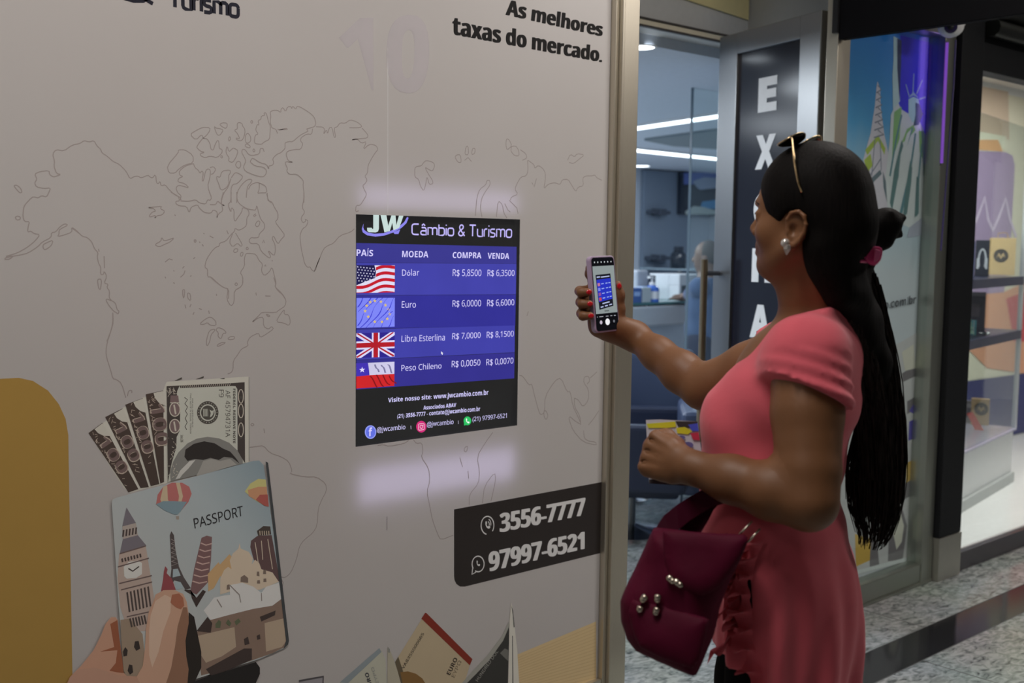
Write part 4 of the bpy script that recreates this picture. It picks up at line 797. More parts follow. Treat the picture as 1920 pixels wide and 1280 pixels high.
# right door post = left stile of the poster window
mb = MB(); mb.box(3.852, 3.895, -.03, .02, 0, 2.95); mb.box(3.90, 3.955, -.02, .05, 0, 2.95)
struct(mb.build('trim_2', STEEL, bevel=.002), 'steel post between the open door and the poster window')
# ---- vestibule bulkhead and office shell
YB = 0.80; CZ = 2.36
z_a = W(1190, 31, YB)[2]; z_b = W(1190, 47, YB)[2]
SOF = smat('bulkhead_white', (150, 150, 148)); xr = W(1403, 30, YB)[0]
mb = MB(); mb.box(2.4, xr, YB, YB+.1, z_b, 3.1); struct(mb.build('wall_bulkhead', SOF))
mb = MB(); mb.box(2.4, xr-.002, YB-.012, YB, z_b+.006, z_a-.006); struct(mb.build('trim_3', smat('beige_strip', (176, 164, 146)), bevel=.001), 'beige strip along the lower edge of the bulkhead')
mb = MB(); mb.box(2.4, xr-.002, YB-.018, YB, z_b-.002, z_b+.006); mb.box(2.4, xr-.002, YB-.018, YB, z_a-.006, z_a+.002); struct(mb.build('trim_4', smat('dark_strip', (50, 46, 44))))
pa = [W(1255, -10, YB), W(1400, 38, YB), W(1402, -60, YB), W(1255, -60, YB)]
mb = MB(); mb.prism([p+np.array([0, -.002, 0]) for p in pa], (0, -.01, 0)); struct(mb.build('trim_5', smat('beige_panel', (190, 160, 118))), 'beige panel high on the bulkhead')
mb = MB(); mb.box(xr, xr+.06, .085, YB+.1, 0, 3.1); mb.box(2.4, 2.46, .14, YB, 0, 3.1); struct(mb.build('wall_vestibule', smat('vestibule_grey', (120, 120, 118))))
mb = MB(); mb.box(2.4, xr, .1, YB, 2.95, 3.0); struct(mb.build('ceiling_vestibule', SOF))
OW = smat('office_wall', (128, 134, 142)); OG = smat('office_grey_panel', (84, 94, 106))
mb = MB(); mb.box(.8, 5.06, YB+.1, 6.55, CZ, CZ+.05); mb.box(5.06, 11.5, 1.33, 6.55, CZ, CZ+.05); struct(mb.build('ceiling_office', smat('office_ceiling', (150, 156, 164))))
mb = MB(); mb.box(.8, 11.5, 6.4, 6.45, 0, CZ); struct(mb.build('wall_back', OW))
mb = MB(); mb.box(.8, .85, .16, 6.4, 0, CZ); struct(mb.build('wall_office_left', OW))
mb = MB(); mb.box(11.3, 11.35, 1.4, 6.4, 0, CZ); struct(mb.build('wall_office_right', OW))
mb = MB(); mb.box(5.06, 11.3, 1.33, 1.38, 0, CZ); struct(mb.build('wall_divider', OW)); mb = MB(); mb.prism([(xr+.06, .9, 0), (5.055, 1.33, 0), (5.055, 1.38, 0), (xr+.02, .95, 0)], (0, 0, CZ)); struct(mb.build('wall_corner', OW))
# grey accent panel on the back wall
yb = 6.4
a, b_ = W(1200, 400, yb)[0], W(1287, 400, yb)[0]
mb = MB(); mb.box(a, b_, yb-.06, yb-.002, 0, CZ-.02); struct(mb.build('trim_6', OG), 'grey accent panel on the back wall')
# ceiling lights of the office
def cz(px, py): return Zp(px, py, CZ)
for k, (px, py) in enumerate(((1200, 88), (1203, 311))):
    c = cz(px, py); r = .065 if k == 0 else .09
    t = thing('downlight', ['round white downlight in the office ceiling near the door', 'round white downlight in the office ceiling before the back wall'][k], 'lamp', (c[0], c[1], CZ), 'office downlights')
    mb = MB(); mb.lathe([(r*.99, -.004), (r*1.18, -.004), (r*1.18, 0), (r*.99, 0)], (c[0], c[1], CZ), caps=False); mb.build('rim', smat('white_rim', (200, 200, 200)), t, smooth=False)
    mb = MB(); mb.lathe([(.001, -.003), (r, -.003), (r, 0), (.001, 0)], (c[0], c[1], CZ)); mb.build('lens', glow((235, 245, 255), 6, name='downlight_lens'), t)
def strip(p, q, wd, label):
    P, Q = cz(*p), cz(*q); d = Q-P; d /= np.linalg.norm(d); Q = Q+d*.9; P = P-d*.9; n = np.array([-d[1], d[0], 0])*wd/2; D_ = np.array([0, 0, -.012])
    t = thing('led_strip', label, 'lamp', tuple((P+Q)/2), 'office light strips')
    mb = MB(); mb.prism([P+n+D_, Q+n+D_, Q-n+D_, P-n+D_], (0, 0, .011)); mb.build('light_bar', glow((232, 246, 255), 5, name='led_bar'), t)
    mb = MB()
    for sg in (1, -1): mb.prism([P+n*sg+D_*1.5, Q+n*sg+D_*1.5, Q+n*sg*1.25+D_*1.5, P+n*sg*1.25+D_*1.5], (0, 0, .017))
    mb.build('profile', smat('white_rim', (200, 200, 200)), t)
strip((1185, 238), (1345, 214), .14, 'bright light strip in the office ceiling, the one nearer the door')
strip((1185, 278), (1343, 295), .20, 'bright light strip in the office ceiling, the one nearer the back wall')
# dark ceiling recess between the strips
q = [cz(*p) for p in ((1208, 259), (1346, 240), (1346, 276), (1262, 270))]
mb = MB(); mb.prism([p+np.array([0, 0, -.02]) for p in q], (0, 0, .019)); tag(mb.build('ceiling_grille', smat('grille_grey', (92, 100, 104), rough=.7)), 'dark grey grille in the office ceiling between the two light strips', 'grille')
# picture on the back wall
A_, B_ = W(1278, 322, yb-.12), W(1362, 405, yb-.12)
t = thing('framed_picture', 'landscape picture on the office back wall beside the door frame', 'picture', tuple((A_+B_)/2))
mb = MB(); mb.box(A_[0], B_[0], yb-.12, yb-.065, B_[2], A_[2]); mb.build('picture_board', smat('picture_dark', (30, 36, 46), rough=.3), t)
def pic(name, c, pts):
    mb = MB(); mb.ngon([(lambda w_: (w_[0], yb-.121-.0015*LL[0], w_[2]))(W(x, y, yb-.12)) for x, y in pts]); LL[0] += 1; mb.build(name, smat('pic_%d_%d_%d' % c, c), t)
LL = [0]
pic('sky', (70, 84, 132), [(1282, 324), (1345, 322), (1346, 342), (1282, 346)]); pic('cloud', (116, 124, 140), [(1298, 340), (1320, 332), (1345, 334), (1345, 352), (1310, 356)])
pic('dark_hills', (40, 46, 54), [(1282, 350), (1300, 346), (1320, 362), (1346, 360), (1346, 380), (1282, 388)]); pic('lake', (60, 104, 138), [(1316, 378), (1346, 374), (1346, 392), (1312, 390)]); pic('shore', (128, 136, 134), [(1284, 396), (1300, 386), (1318, 388), (1346, 396), (1346, 402), (1284, 402)])
# wall shelves' brackets
for k, (x0, y0, x1, y1) in enumerate(((1216, 391, 1248, 405), (1213, 477, 1247, 490))):
    P, Q = W(x0, y0, 6.3), W(x1, y1, 6.3)
    t = thing('wall_bracket', ['dark metal wall bracket high on the grey office panel', 'dark metal wall bracket low on the grey office panel'][k], 'bracket', tuple((P+Q)/2), 'office wall brackets')
    mb = MB(); mb.box(P[0], Q[0], 6.22, 6.338, Q[2]+.02, P[2]-.02); mb.build('arm', smat('bracket_dark', (46, 52, 62)), t, bevel=.006)
    m_ = (P+Q)/2; mb = MB(); mb.box(m_[0]-.06, m_[0]+.05, 6.19, 6.336, Q[2], P[2]); mb.build('clamp', smat('bracket_dark', (46, 52, 62)), t, bevel=.01)
# ---- counter
YC = 3.2
xl, xrr = W(1120, 570, YC)[0], W(1316, 570, YC)[0]; zt = W(1250, 573, YC)[2]; zs_ = W(1250, 609, YC)[2]
ct = thing('service_counter', 'white office counter with a thick pale top seen through the door opening', 'counter', ((xl+xrr)/2, YC+.3, 0))
WHT_ = smat('counter_white', (140, 142, 144), rough=.35)
mb = MB(); mb.box(xl, xrr, YC, YC+.6, zs_, zt); mb.build('counter_top', WHT_, ct, bevel=.012)
mb = MB(); mb.box(xl, xrr-.08, YC+.06, YC+.55, 0, zs_); mb.build('counter_body', smat('counter_body', (140, 146, 152), rough=.25), ct)
mb = MB(); mb.box(xl, xrr-.05, YC+.02, YC+.5, zt+.012, zt+.03); mb.build('glass_top', smat('green_glass', (70, 104, 104), rough=.05), ct)
mb = MB()
for x, y in ((xl+.1, YC+.06), (xrr-.15, YC+.06), (xl+.1, YC+.46), (xrr-.15, YC+.46), ((xl+xrr)/2, YC+.06)): mb.lathe([(.012, zt), (.012, zt+.012)], (x, y, 0), 10)
mb.build('standoff', STEELD, ct)
mb = MB(); P, Q = W(1232, 640, YC+.055), W(1262, 690, YC+.055)
mb.tube([P, Q], .006, 6); P, Q = W(1262, 690, YC+.055), W(1300, 640, YC+.055); mb.tube([P, Q], .004, 6); mb.build('seam', smat('seam_grey', (96, 102, 108)), ct)
ZT = zt+.03
def cx(px, y): return W(px, 560, y)[0]
yo = YC+.25
def at_counter(name, label, cat, px0, px1, pyt, y=yo, dep=.2):
    x0, x1 = cx(px0, y), cx(px1, y); zt_ = W((px0+px1)/2, pyt, y)[2]
    return thing(name, label, cat, ((x0+x1)/2, y, ZT)), x0, x1, zt_
t, x0, x1, z1 = at_counter('towel_dispenser', 'pale grey dispenser with a dark flank at the left end of the office counter', 'dispenser', 1176, 1210, 506)
mb = MB(); mb.box(x0, x0+(x1-x0)*.62, yo-.1, yo+.1, ZT, z1); mb.build('body', smat('light_plastic', (124, 128, 136)), t, bevel=.015)
mb = MB(); mb.prism([(x0+(x1-x0)*.63, yo-.1, ZT+.1), (x1, yo-.1, ZT+.1), (x1, yo-.1, z1-.04), (x0+(x1-x0)*.63, yo-.1, ZT+.2)], (0, .18, 0)); mb.build('dark_flank', smat('flank_dark', (50, 58, 72)), t)
y2 = YC+.065
t, x0, x1, z1 = at_counter('blue_box', 'small blue box at the left end of the office counter', 'box', 1176, 1194, 539, y2)
mb = MB(); mb.box(x0, x1, y2-.05, y2+.04, ZT, z1); mb.build('carton', smat('carton_blue', (54, 76, 120)), t, bevel=.003); mb = MB(); mb.box(x0+.02, x1-.02, y2-.052, y2-.0505, ZT+.05, z1-.03); mb.build('front_panel', smat('carton_pale', (120, 140, 178)), t)
t, x0, x1, z1 = at_counter('white_box', 'small white box beside the blue box on the office counter', 'box', 1195, 1211, 538, y2)
mb = MB(); mb.box(x0, x1, y2-.05, y2+.04, ZT, z1); mb.build('carton', smat('carton_white', (140, 146, 146)), t, bevel=.004); mb = MB(); mb.box(x0+.015, x1-.015, y2-.03, y2+.02, z1, z1+.004); mb.build('lid', smat('carton_pale', (120, 140, 178)), t)
t, x0, x1, z1 = at_counter('gel_bottle', 'blue pump bottle of hand gel on the office counter', 'bottle', 1213, 1231, 518, y2)
y2g = YC+.07
r = (x1-x0)/2; xc = (x0+x1)/2; h = z1-ZT
mb = MB(); mb.lathe([(.001, 0), (r, 0), (r, h*.52), (r*.8, h*.6), (r*.35, h*.66), (.001, h*.66)], (xc, y2, ZT), 16); mb.build('bottle_body', smat('gel_blue', (48, 78, 140), rough=.15), t, smooth=True, auto=.7)
mb = MB(); mb.lathe([(r*.4, h*.64), (r*.4, h*.76), (r*.15, h*.77), (r*.15, h*.93), (.001, h*.93)], (xc, y2, ZT), 12); mb.box(xc-r*.75, xc+r*.2, y2-.012, y2+.012, ZT+h*.92, ZT+h); mb.build('pump', smat('pump_white', (190, 200, 214)), t, bevel=.003)
mb = MB(); mb.lathe([(r*1.01, h*.12), (r*1.01, h*.42)], (xc, y2, ZT), 16); mb.build('bottle_label', smat('pump_white', (190, 200, 214)), t)
t, x0, x1, z1 = at_counter('water_dispenser', 'white countertop water dispenser on the office counter', 'dispenser', 1244, 1286, 513, yo)
xm = (x0+x1)/2
mb = MB(); mb.box(x0, x1, yo-.05, yo+.15, ZT, z1); mb.box(x0, x1, yo-.16, yo-.05, z1-.09, z1); mb.box(x0, x0+.03, yo-.16, yo-.05, ZT, z1-.09); mb.box(x0+(x1-x0)*.45, x1, yo-.16, yo-.05, ZT, z1-.09); mb.build('body', smat('dispenser_white', (150, 154, 158), rough=.3), t, bevel=.006)
mb = MB()
for k in (.62, .82): mb.lathe([(.001, -.03), (.014, -.03), (.014, .02), (.001, .02)], (x0+(x1-x0)*k, yo-.175, z1-.06), 10)
mb.build('tap', smat('tap_dark', (52, 58, 66)), t); mb = MB(); mb.box(x0+.035, x0+(x1-x0)*.44, yo-.155, yo-.055, ZT, ZT+.02); mb.build('drip_tray', smat('tray_grey', (120, 126, 132)), t)
P, Q = W(1263, 462, 5.9), W(1281, 503, 5.9)
t = thing('dark_bottle', 'tall dark bottle on the glass shelf at the back of the office', 'bottle', ((P[0]+Q[0])/2, 5.9, Q[2])); r = (Q[0]-P[0])/2; h = P[2]-Q[2]
mb = MB(); mb.lathe([(.001, 0), (r, 0), (r, h*.62), (r*.75, h*.74), (r*.6, h*.8), (.001, h*.8)], ((P[0]+Q[0])/2, 5.9, Q[2]), 14); mb.build('bottle_body', smat('bottle_dark', (26, 32, 40), rough=.2), t, smooth=True); mb = MB(); mb.lathe([(r*.62, h*.8), (r*.62, h), (.001, h)], ((P[0]+Q[0])/2, 5.9, Q[2]), 14); mb.build('cap', smat('bottle_dark', (26, 32, 40), rough=.2), t)
P2 = W(1325, 503, 5.9)
t = thing('glass_shelf', 'glass shelf at the back of the office carrying the dark bottle', 'shelf', (P[0], 5.9, Q[2]))
mb = MB(); mb.box(P[0]-.1, P2[0]+.6, 5.75, 6.32, Q[2]-.015, Q[2]-.001); mb.build('shelf_board', smat('shelf_glass', (126, 142, 150), rough=.08), t)
mb = MB()
for x in (P[0], P2[0]+.3): mb.box(x, x+.03, 5.8, 5.83, 0, Q[2]-.015)
mb.build('post', STEELD, t)
# glass partition inside the office (the upright edge seen through the doorway)
pe_ = W(1290, 500, 1.62)
wn = MB(); wn.box(pe_[0], pe_[0]+1.6, 1.615, 1.625, 0, CZ); struct(wn.build('window_1', GLASS), 'clear glass partition pane inside the office')
mb = MB(); mb.box(pe_[0]-.004, pe_[0], 1.612, 1.628, 0, CZ); struct(mb.build('trim_7', smat('glass_edge', (70, 82, 90), rough=.2)))
# ---- office chairs
NAVY = smat('navy_leather', (28, 33, 48), rough=.4, bump=.1, scale=120); NAVYL = smat('blue_leather', (46, 54, 74), rough=.36, bump=.1, scale=120)
def tub_chair(label, c, seat_z, arm_z, back_z, rz, wd=.56):
    t = thing('swivel_chair', label, 'chair', (c[0], c[1], 0), 'office swivel chairs')
    M = Matrix.Translation((c[0], c[1], 0))@Matrix.Rotation(rz, 4, 'Z')
    mb = MB(); mb.lathe([(.001, .0), (.20, .0), (.20, .012), (.10, .03), (.035, .05), (.001, .05)], (c[0], c[1], 0), 28); mb.build('base_disc', CHROME, t, smooth=True, auto=.8)
    mb = MB(); mb.lathe([(.028, .04), (.028, seat_z-.02)], (c[0], c[1], 0), 16); mb.build('pole', STEELD, t, smooth=True, auto=.8)
    mb = MB(); h = wd/2; mb.box(-h, h, -h, h*.85, seat_z-.02, seat_z+.13, M); mb.build('seat', NAVY, t, bevel=.03, seg=3)
    mb = MB(); mb.box(-h, h, h*.86, h*.86+.1, seat_z, back_z, M); mb.build('backrest', NAVYL, t, bevel=.04, seg=3)
    for sg in (1, -1):
        mb = MB(); mb.box(sg*(h+.001) if sg > 0 else -h-.08, sg*(h+.08) if sg > 0 else -h-.001, -h*.9, h*.95, seat_z+.02, arm_z, M); mb.build('armrest', NAVY, t, bevel=.03, seg=3)
    return t
c1 = Zp(1222, 1000)+np.array([-.07, .09, 0]); tub_chair('low navy swivel chair on a chrome disc foot just inside the office door', c1, .26, .62, .68, math.radians(-138))
c2 = Zp(1165, 930); tub_chair('navy swivel chair with a taller back behind the nearer office chair', (c2[0], c2[1]), .30, .66, .90, math.radians(160))
c3 = Zp(1262, 905); tub_chair('black swivel chair in the shade beyond the two navy office chairs', (c3[0]-.3, c3[1]+.9), .32, .62, .86, math.radians(30))
# ---- the open door with the upright lettering
HX, HY = 3.862, 0.045
ft = Zp(1350, 70, 2.40); dv = np.array([ft[0]-HX, ft[1]-HY, 0]); DL = np.linalg.norm(dv); dv /= DL; dn = np.array([-dv[1], dv[0], 0])      # dn faces the viewer's side
if dn@(CAM-np.array([HX, HY, 0])) < 0: dn = -dn
def Pl(px, py, P0, n):
    d = ray(px, py); return CAM+d*(((P0-CAM)@n)/(d@n))
DO = np.array([HX, HY, 0])
def duz(px, py):
    p = Pl(px, py, DO, dn); return (p-DO)@dv, p[2]
def dP(u, z, o=0.0): return DO+dv*u+np.array([0, 0, z])+dn*o
def dbox(mb, u0, u1, z0, z1, o0, o1):
    mb.prism([dP(u0, z0, o0), dP(u1, z0, o0), dP(u1, z1, o0), dP(u0, z1, o0)], dn*(o1-o0))
door = struct(thing('door_1', 'steel framed door standing open into the office with white upright letters', 'door', tuple(DO)))
for k_ in ('category',): del door[k_]
uL = duz(1376, 300)[0]; uR = duz(1492, 300)[0]; zt_in = duz(1490, 75)[1]
mb = MB(); dbox(mb, 0.012, uR, .02, 2.40, -.04, 0); dbox(mb, uL, DL, .02, 2.40, -.04, 0); dbox(mb, uR, uL, zt_in, 2.40, -.04, 0); dbox(mb, uR, uL, .02, .16, -.04, 0)
mb.build('door_frame', STEELD, door, bevel=.003)
mb = MB(); dbox(mb, uR, uL, .16, zt_in, -.024, -.014); mb.build('dark_panel', smat('door_film', (17, 18, 26), rough=.18), door)
LET = smat('letter_white', (176, 186, 186), rough=.5)
lu0, lz1 = duz(1418, 147); lu1 = duz(1453, 147)[0]; lz0 = duz(1418, 211)[1]; lh = abs(lz1-lz0); uc = (lu0+lu1)/2; lw = abs(lu0-lu1)*1.1
pitch = lz1-duz(1412, 256)[1]
for k, ch_ in enumerate('EXCHANGE'):
    mb = MB(); zz1 = lz1-k*pitch*.985
    v, f = glyphs(ch_, .06); lo, hi = v.min(0), v.max(0); wd_ = lw*(1.0 if ch_ != 'E' else .9)
    pts = [dP(uc+wd_/2-(p[0]-lo[0])/(hi[0]-lo[0])*wd_, zz1-lh+(p[1]-lo[1])/(hi[1]-lo[1])*lh, -.0125) for p in v]
    mb.add(pts, f); mb.build('letter_'+ch_.lower(), LET, door)
hu, hz = duz(1347, 512)
mb = MB(); mb.tube([dP(hu, hz-.75, .075), dP(hu, hz+.06, .075)], .016, 12); mb.build('pull_handle', mat('aged_brass', (.36, .27, .17), rough=.3, metal=1), door, smooth=True, auto=.8)
mb = MB()
for zz in (hz, hz-.62): mb.tube([dP(hu, zz, -.002), dP(hu, zz, .065)], .011, 10)
mb.build('handle_mount', smat('mount_dark', (40, 42, 48)), door, smooth=True, auto=.8)
# ---- poster window
PX0, PX1 = 3.955, 4.70
pz0 = W(1715, 1050, .03)[2]; pz1 = 2.40
wn2 = struct(thing('window_2', 'steel framed poster window right of the open door', 'window', (4.3, 0, 0))); del wn2['category']
mb = MB(); mb.box(4.69, 4.782, -.025, .05, 0, 2.95); mb.box(PX0, 4.69, -.02, .05, .012, pz0); mb.box(PX0, 4.69, -.02, .05, 2.40, 2.95); mb.box(PX0, 4.782, -.03, .05, 0, .012); mb.build('window_frame', mat('window_steel', (.42, .44, .39), rough=.34, metal=.9, noise=.12, scale=60, stretch=(30, 30, .6)), wn2, bevel=.003)
mb = MB(); mb.box(PX0, 4.69, .005, .010, pz0, 2.40); mb.build('pane', GLASS, wn2)
YP = .05
po = thing('travel_poster', 'travel poster of an iron tower and a robed statue right of the open door', 'poster', (4.3, YP, pz0))
def postersky():
    m, nt, b = new_mat('poster_sky'); N = nt.nodes; L = nt.links
    g = N.new('ShaderNodeTexCoord'); sp = N.new('ShaderNodeSeparateXYZ'); L.new(g.outputs['Generated'], sp.inputs[0]); cr = N.new('ShaderNodeValToRGB'); e = cr.color_ramp.elements
    def c(rgb): v = np.array(lin(rgb))/.33; return (*(v*min(1, .85/v.max())), 1)
    e[0].position = 0; e[0].color = c((150, 150, 154)); e[1].position = 1; e[1].color = c((24, 116, 196))
    for p, q in ((.55, (150, 152, 156)), (.72, (134, 152, 162)), (.84, (74, 136, 178))): x = e.new(p); x.color = c(q)
    no = N.new('ShaderNodeTexNoise'); no.inputs['Scale'].default_value = 3; ad = N.new('ShaderNodeMath'); ad.operation = 'MULTIPLY_ADD'; ad.inputs[1].default_value = .1; L.new(no.outputs['Fac'], ad.inputs[0]); L.new(sp.outputs['Z'], ad.inputs[2]); sb = N.new('ShaderNodeMath'); sb.operation = 'SUBTRACT'; sb.inputs[1].default_value = .05; L.new(ad.outputs[0], sb.inputs[0])
    L.new(sb.outputs[0], cr.inputs[0]); L.new(cr.outputs[0], b.inputs['Base Color']); b.inputs['Roughness'].default_value = .4; return m
mb = MB(); mb.box(PX0, 4.69, YP, YP+.02, pz0, 2.40); mb.build('poster_sheet', postersky(), po)
_pc = [1]
def pp_(name, col, *polys, parent=po, lines=None, w=.004):
    F = Flat(YP); F.lay = 2+_pc[0]*.4; _pc[0] += 1
    for p in polys: F.poly(p)
    for l in lines or []: F.line(l, w)
    return F.build(name, smat('post_%d_%d_%d' % col, col, k=.30), parent)
pp_('night_sky', (30, 28, 140), [(1688, 66), (1760, 84), (1742, 300), (1734, 420), (1700, 300), (1684, 180)])
tw = pp_('iron_tower', (150, 134, 140), [(1645, 152), (1650, 166), (1651, 200), (1658, 252), (1668, 300), (1684, 400), (1650, 430), (1618, 300), (1632, 250), (1640, 200), (1643, 166)])
pp_('tower_platforms', (116, 126, 52), [(1622, 281), (1646, 253), (1660, 278), (1658, 290), (1646, 264), (1626, 291)], [(1620, 300), (1632, 288), (1636, 310), (1624, 326)], parent=tw)
pp_('tower_dark', (70, 78, 84), [(1633, 334), (1650, 318), (1653, 326), (1635, 344)], [(1655, 320), (1662, 345), (1664, 385), (1656, 350)], parent=tw)
pp_('tower_lattice', (84, 84, 96), parent=tw, lines=[[(1646, 160+k*14), (1652+k*.8, 168+k*14), (1643-k*.8, 174+k*14)] for k in range(7)]+[[(1640, 262), (1634, 330)], [(1650, 262), (1652, 320)], [(1630, 330), (1652, 296)]], w=.006)
stt = pp_('robed_statue', (142, 166, 162), [(1682, 190), (1690, 205), (1706, 215), (1724, 228), (1738, 262), (1744, 300), (1740, 380), (1732, 420), (1712, 430), (1690, 420), (1664, 400), (1660, 330), (1668, 260), (1670, 215)])
pp_('raised_arm', (128, 152, 170), [(1675, 68), (1684, 72), (1687, 92), (1684, 112), (1686, 130), (1687, 190), (1674, 205), (1673, 140), (1675, 112)], parent=stt)
pp_('arm_shade', (30, 40, 52), [(1682, 72), (1690, 76), (1689, 120), (1686, 190), (1682, 130)], parent=stt)
pp_('statue_head', (120, 146, 148), [(1703, 186), (1712, 181), (1722, 186), (1724, 205), (1718, 226), (1710, 230), (1703, 215)], parent=stt)
pp_('face_shade', (36, 54, 62), [(1716, 192), (1724, 196), (1730, 214), (1722, 234), (1712, 236), (1716, 215)], parent=stt)
pp_('crown', (104, 120, 140), [(1702, 184), (1712, 172), (1722, 184), (1712, 179)], parent=stt, lines=[[(1704, 180), (1698, 158)], [(1711, 174), (1713, 138)], [(1718, 176), (1729, 150)], [(1723, 186), (1735, 182)]], w=.007)
pp_('robe_green', (92, 122, 74), [(1700, 242), (1712, 234), (1716, 244), (1700, 262), (1690, 268)], [(1722, 240), (1738, 262), (1742, 300), (1730, 300), (1724, 285)], [(1676, 210), (1690, 200), (1686, 260), (1672, 300)], parent=stt)
pp_('robe_folds', (64, 90, 96), parent=stt, lines=[[(1710, 240), (1690, 300), (1670, 380)], [(1716, 250), (1706, 320), (1686, 405)], [(1728, 270), (1722, 330), (1718, 405)], [(1690, 215), (1680, 260), (1668, 330)], [(1738, 300), (1732, 360), (1730, 410)], [(1704, 330), (1690, 400)]], w=.013)
pp_('robe_shadow', (64, 84, 84), [(1726, 232), (1738, 262), (1744, 300), (1740, 380), (1734, 405), (1731, 330), (1728, 275)], [(1690, 262), (1696, 285), (1682, 340), (1672, 395), (1668, 380), (1676, 320)], [(1706, 300), (1711, 320), (1700, 400), (1692, 410), (1698, 350)], [(1718, 330), (1723, 335), (1722, 400), (1714, 408)], parent=stt)
pp_('robe_light', (168, 186, 182), [(1700, 250), (1708, 242), (1694, 300), (1684, 330), (1688, 290)], [(1716, 260), (1722, 270), (1716, 330), (1706, 370), (1710, 310)], parent=stt)
pp_('grey_base', (116, 116, 126), [(1706, 425), (1736, 402), (1735, 440), (1700, 445)])
mb = MB(); ymid = 566
c_ = [(1590, 575), (1716, 552), (1714, 573), (1590, 597)]
text(mb, 'jwcambio.com.br', quad(*c_, y0=YP), 30, .02); mb.build('web_address', smat('post_text', (54, 54, 58), k=.42), po)
# generic collage along the lower part of the poster
pp_('collage_ground', (132, 128, 128), [(1570, 700), (1690, 640), (1724, 620), (1718, 1040), (1560, 1085)])
pp_('collage_dark', (78, 72, 74), [(1690, 700), (1722, 680), (1722, 702), (1692, 716)], [(1700, 752), (1718, 742), (1716, 768), (1700, 776)], [(1694, 905), (1718, 895), (1716, 925), (1690, 938)], [(1666, 985), (1676, 960), (1690, 950), (1700, 985), (1692, 1048), (1664, 1052)], [(1628, 1010), (1640, 980), (1648, 1060), (1630, 1064)])
pp_('collage_purple', (58, 50, 112), [(1704, 790), (1716, 784), (1716, 820), (1702, 826)], [(1708, 960), (1718, 950), (1716, 1040), (1706, 1044)], [(1704, 770), (1720, 745), (1718, 780)])
pp_('collage_ochre', (158, 112, 48), [(1698, 868), (1714, 860), (1713, 895), (1698, 905)], [(1602, 1000), (1632, 1010), (1630, 1050), (1604, 1062)])
pp_('collage_face', (150, 136, 126), [(1678, 975), (1688, 962), (1694, 985), (1690, 1015), (1680, 1030), (1674, 1000)], [(1690, 660), (1712, 645), (1716, 690), (1696, 695)])
pp_('white_margin', (168, 168, 170), [(1716, 110), (1762, 78), (1757, 92), (1754, 110), (1719, 1048), (1714, 1050)] if False else [(1757, 92), (1760, 92), (1720, 1048), (1716, 1050)], [(1600, 1070), (1716, 1040), (1716, 1047), (1600, 1078)])
mb = MB(); mb.box(4.688, 4.694, -.036, -.026, 1.86, 2.37); lst = thing('lilac_light_tube', 'slim lilac light tube at the upper right edge of the poster window', 'lamp', (4.69, -.03, 1.86)); mb.build('tube', glow((150, 90, 220), .55, name='lilac_tube'), lst); mb = MB(); mb.box(4.684, 4.698, -.0255, -.0252, 1.85, 2.38); mb.build('holder', STEELD, lst)
# ---- black pillar with its steel shoe
PB = mat('pillar_black', (.010, .011, .013), rough=.55, spec=.25)
px1 = W(1780, 1035)[0]
mb = MB(); mb.box(4.79, px1, -.05, .5, .20, 2.95); struct(mb.build('wall_pillar', PB, bevel=.004), 'black pillar between the poster window and the neighbouring shop')
mb = MB(); mb.box(4.788, px1+.002, -.054, .5, 0, .198); struct(mb.build('baseboard_pillar', mat('pale_steel', (.50, .49, .44), rough=.35, metal=.8), bevel=.002))
mb = MB(); mb.box(px1+.003, px1+.018, -.03, 0.06, .1, 2.3); struct(mb.build('trim_8', smat('white_jamb', (196, 196, 190))))
mb = MB(); mb.tube([W(1792, 75, -.062), W(1788, 160, -.062), W(1780, 260, -.062), W(1771, 380, -.062), W(1764, 470, -.062)], .004, 6); tag(mb.build('cable', smat('cable_purple', (48, 40, 84))), 'thin dark cable running down the black pillar from the dome camera', 'cable')
# ---- neighbouring shop
PZ = .09; YS = 1.28
mb = MB(); mb.box(px1, 11, .0, YS, 0, PZ); struct(mb.build('floor_shop', smat('white_floor', (196, 194, 188), rough=.25)))
mb = MB(); mb.box(px1, 11, -.03, -.0005, 0, PZ-.004); struct(mb.build('baseboard_shop', smat('black_kerb', (46, 44, 48), rough=.25)))
ztop = W(1825, 132)[2]
mb = MB(); mb.box(px1, 11, -.03, .05, ztop, 2.64); struct(mb.build('wall_shop_header', PB))
mb = MB(); mb.box(px1, 11, .05, YS, 2.64, 2.68); struct(mb.build('ceiling_shop', smat('shop_ceiling', (150, 146, 140))))
mb = MB(); mb.box(px1, 11, YS, YS+.03, 0, 2.68); struct(mb.build('wall_shop', smat('shop_wall', (196, 184, 172))))
mb = MB(); mb.box(10.9, 11, 0, YS, 0, 2.64); mb.box(px1, px1+.02, .5, YS, 0, 2.64); struct(mb.build('wall_shop_side', smat('shop_wall', (196, 184, 172))))
sw = struct(thing('window_3', 'shop window glass right of the black pillar', 'window', (6, 0, PZ))); del sw['category']
mb = MB(); mb.box(px1+.02, 9, .012, .018, PZ, ztop); mb.build('pane', GLASS, sw)
t = thing('roller_shutter', 'dark roller shutter rolled up above the neighbouring shop window', 'shutter', (6, -.08, ztop+.2))
for k in range(5):
    mb = MB(); mb.tube([(px1+.01, -.075, 2.47+k*.085), (9, -.075, 2.47+k*.085)], .04, 10); mb.build('slat', smat('shutter_dark', (22, 24, 22), rough=.3, metal=.3), t, smooth=True, auto=.8)
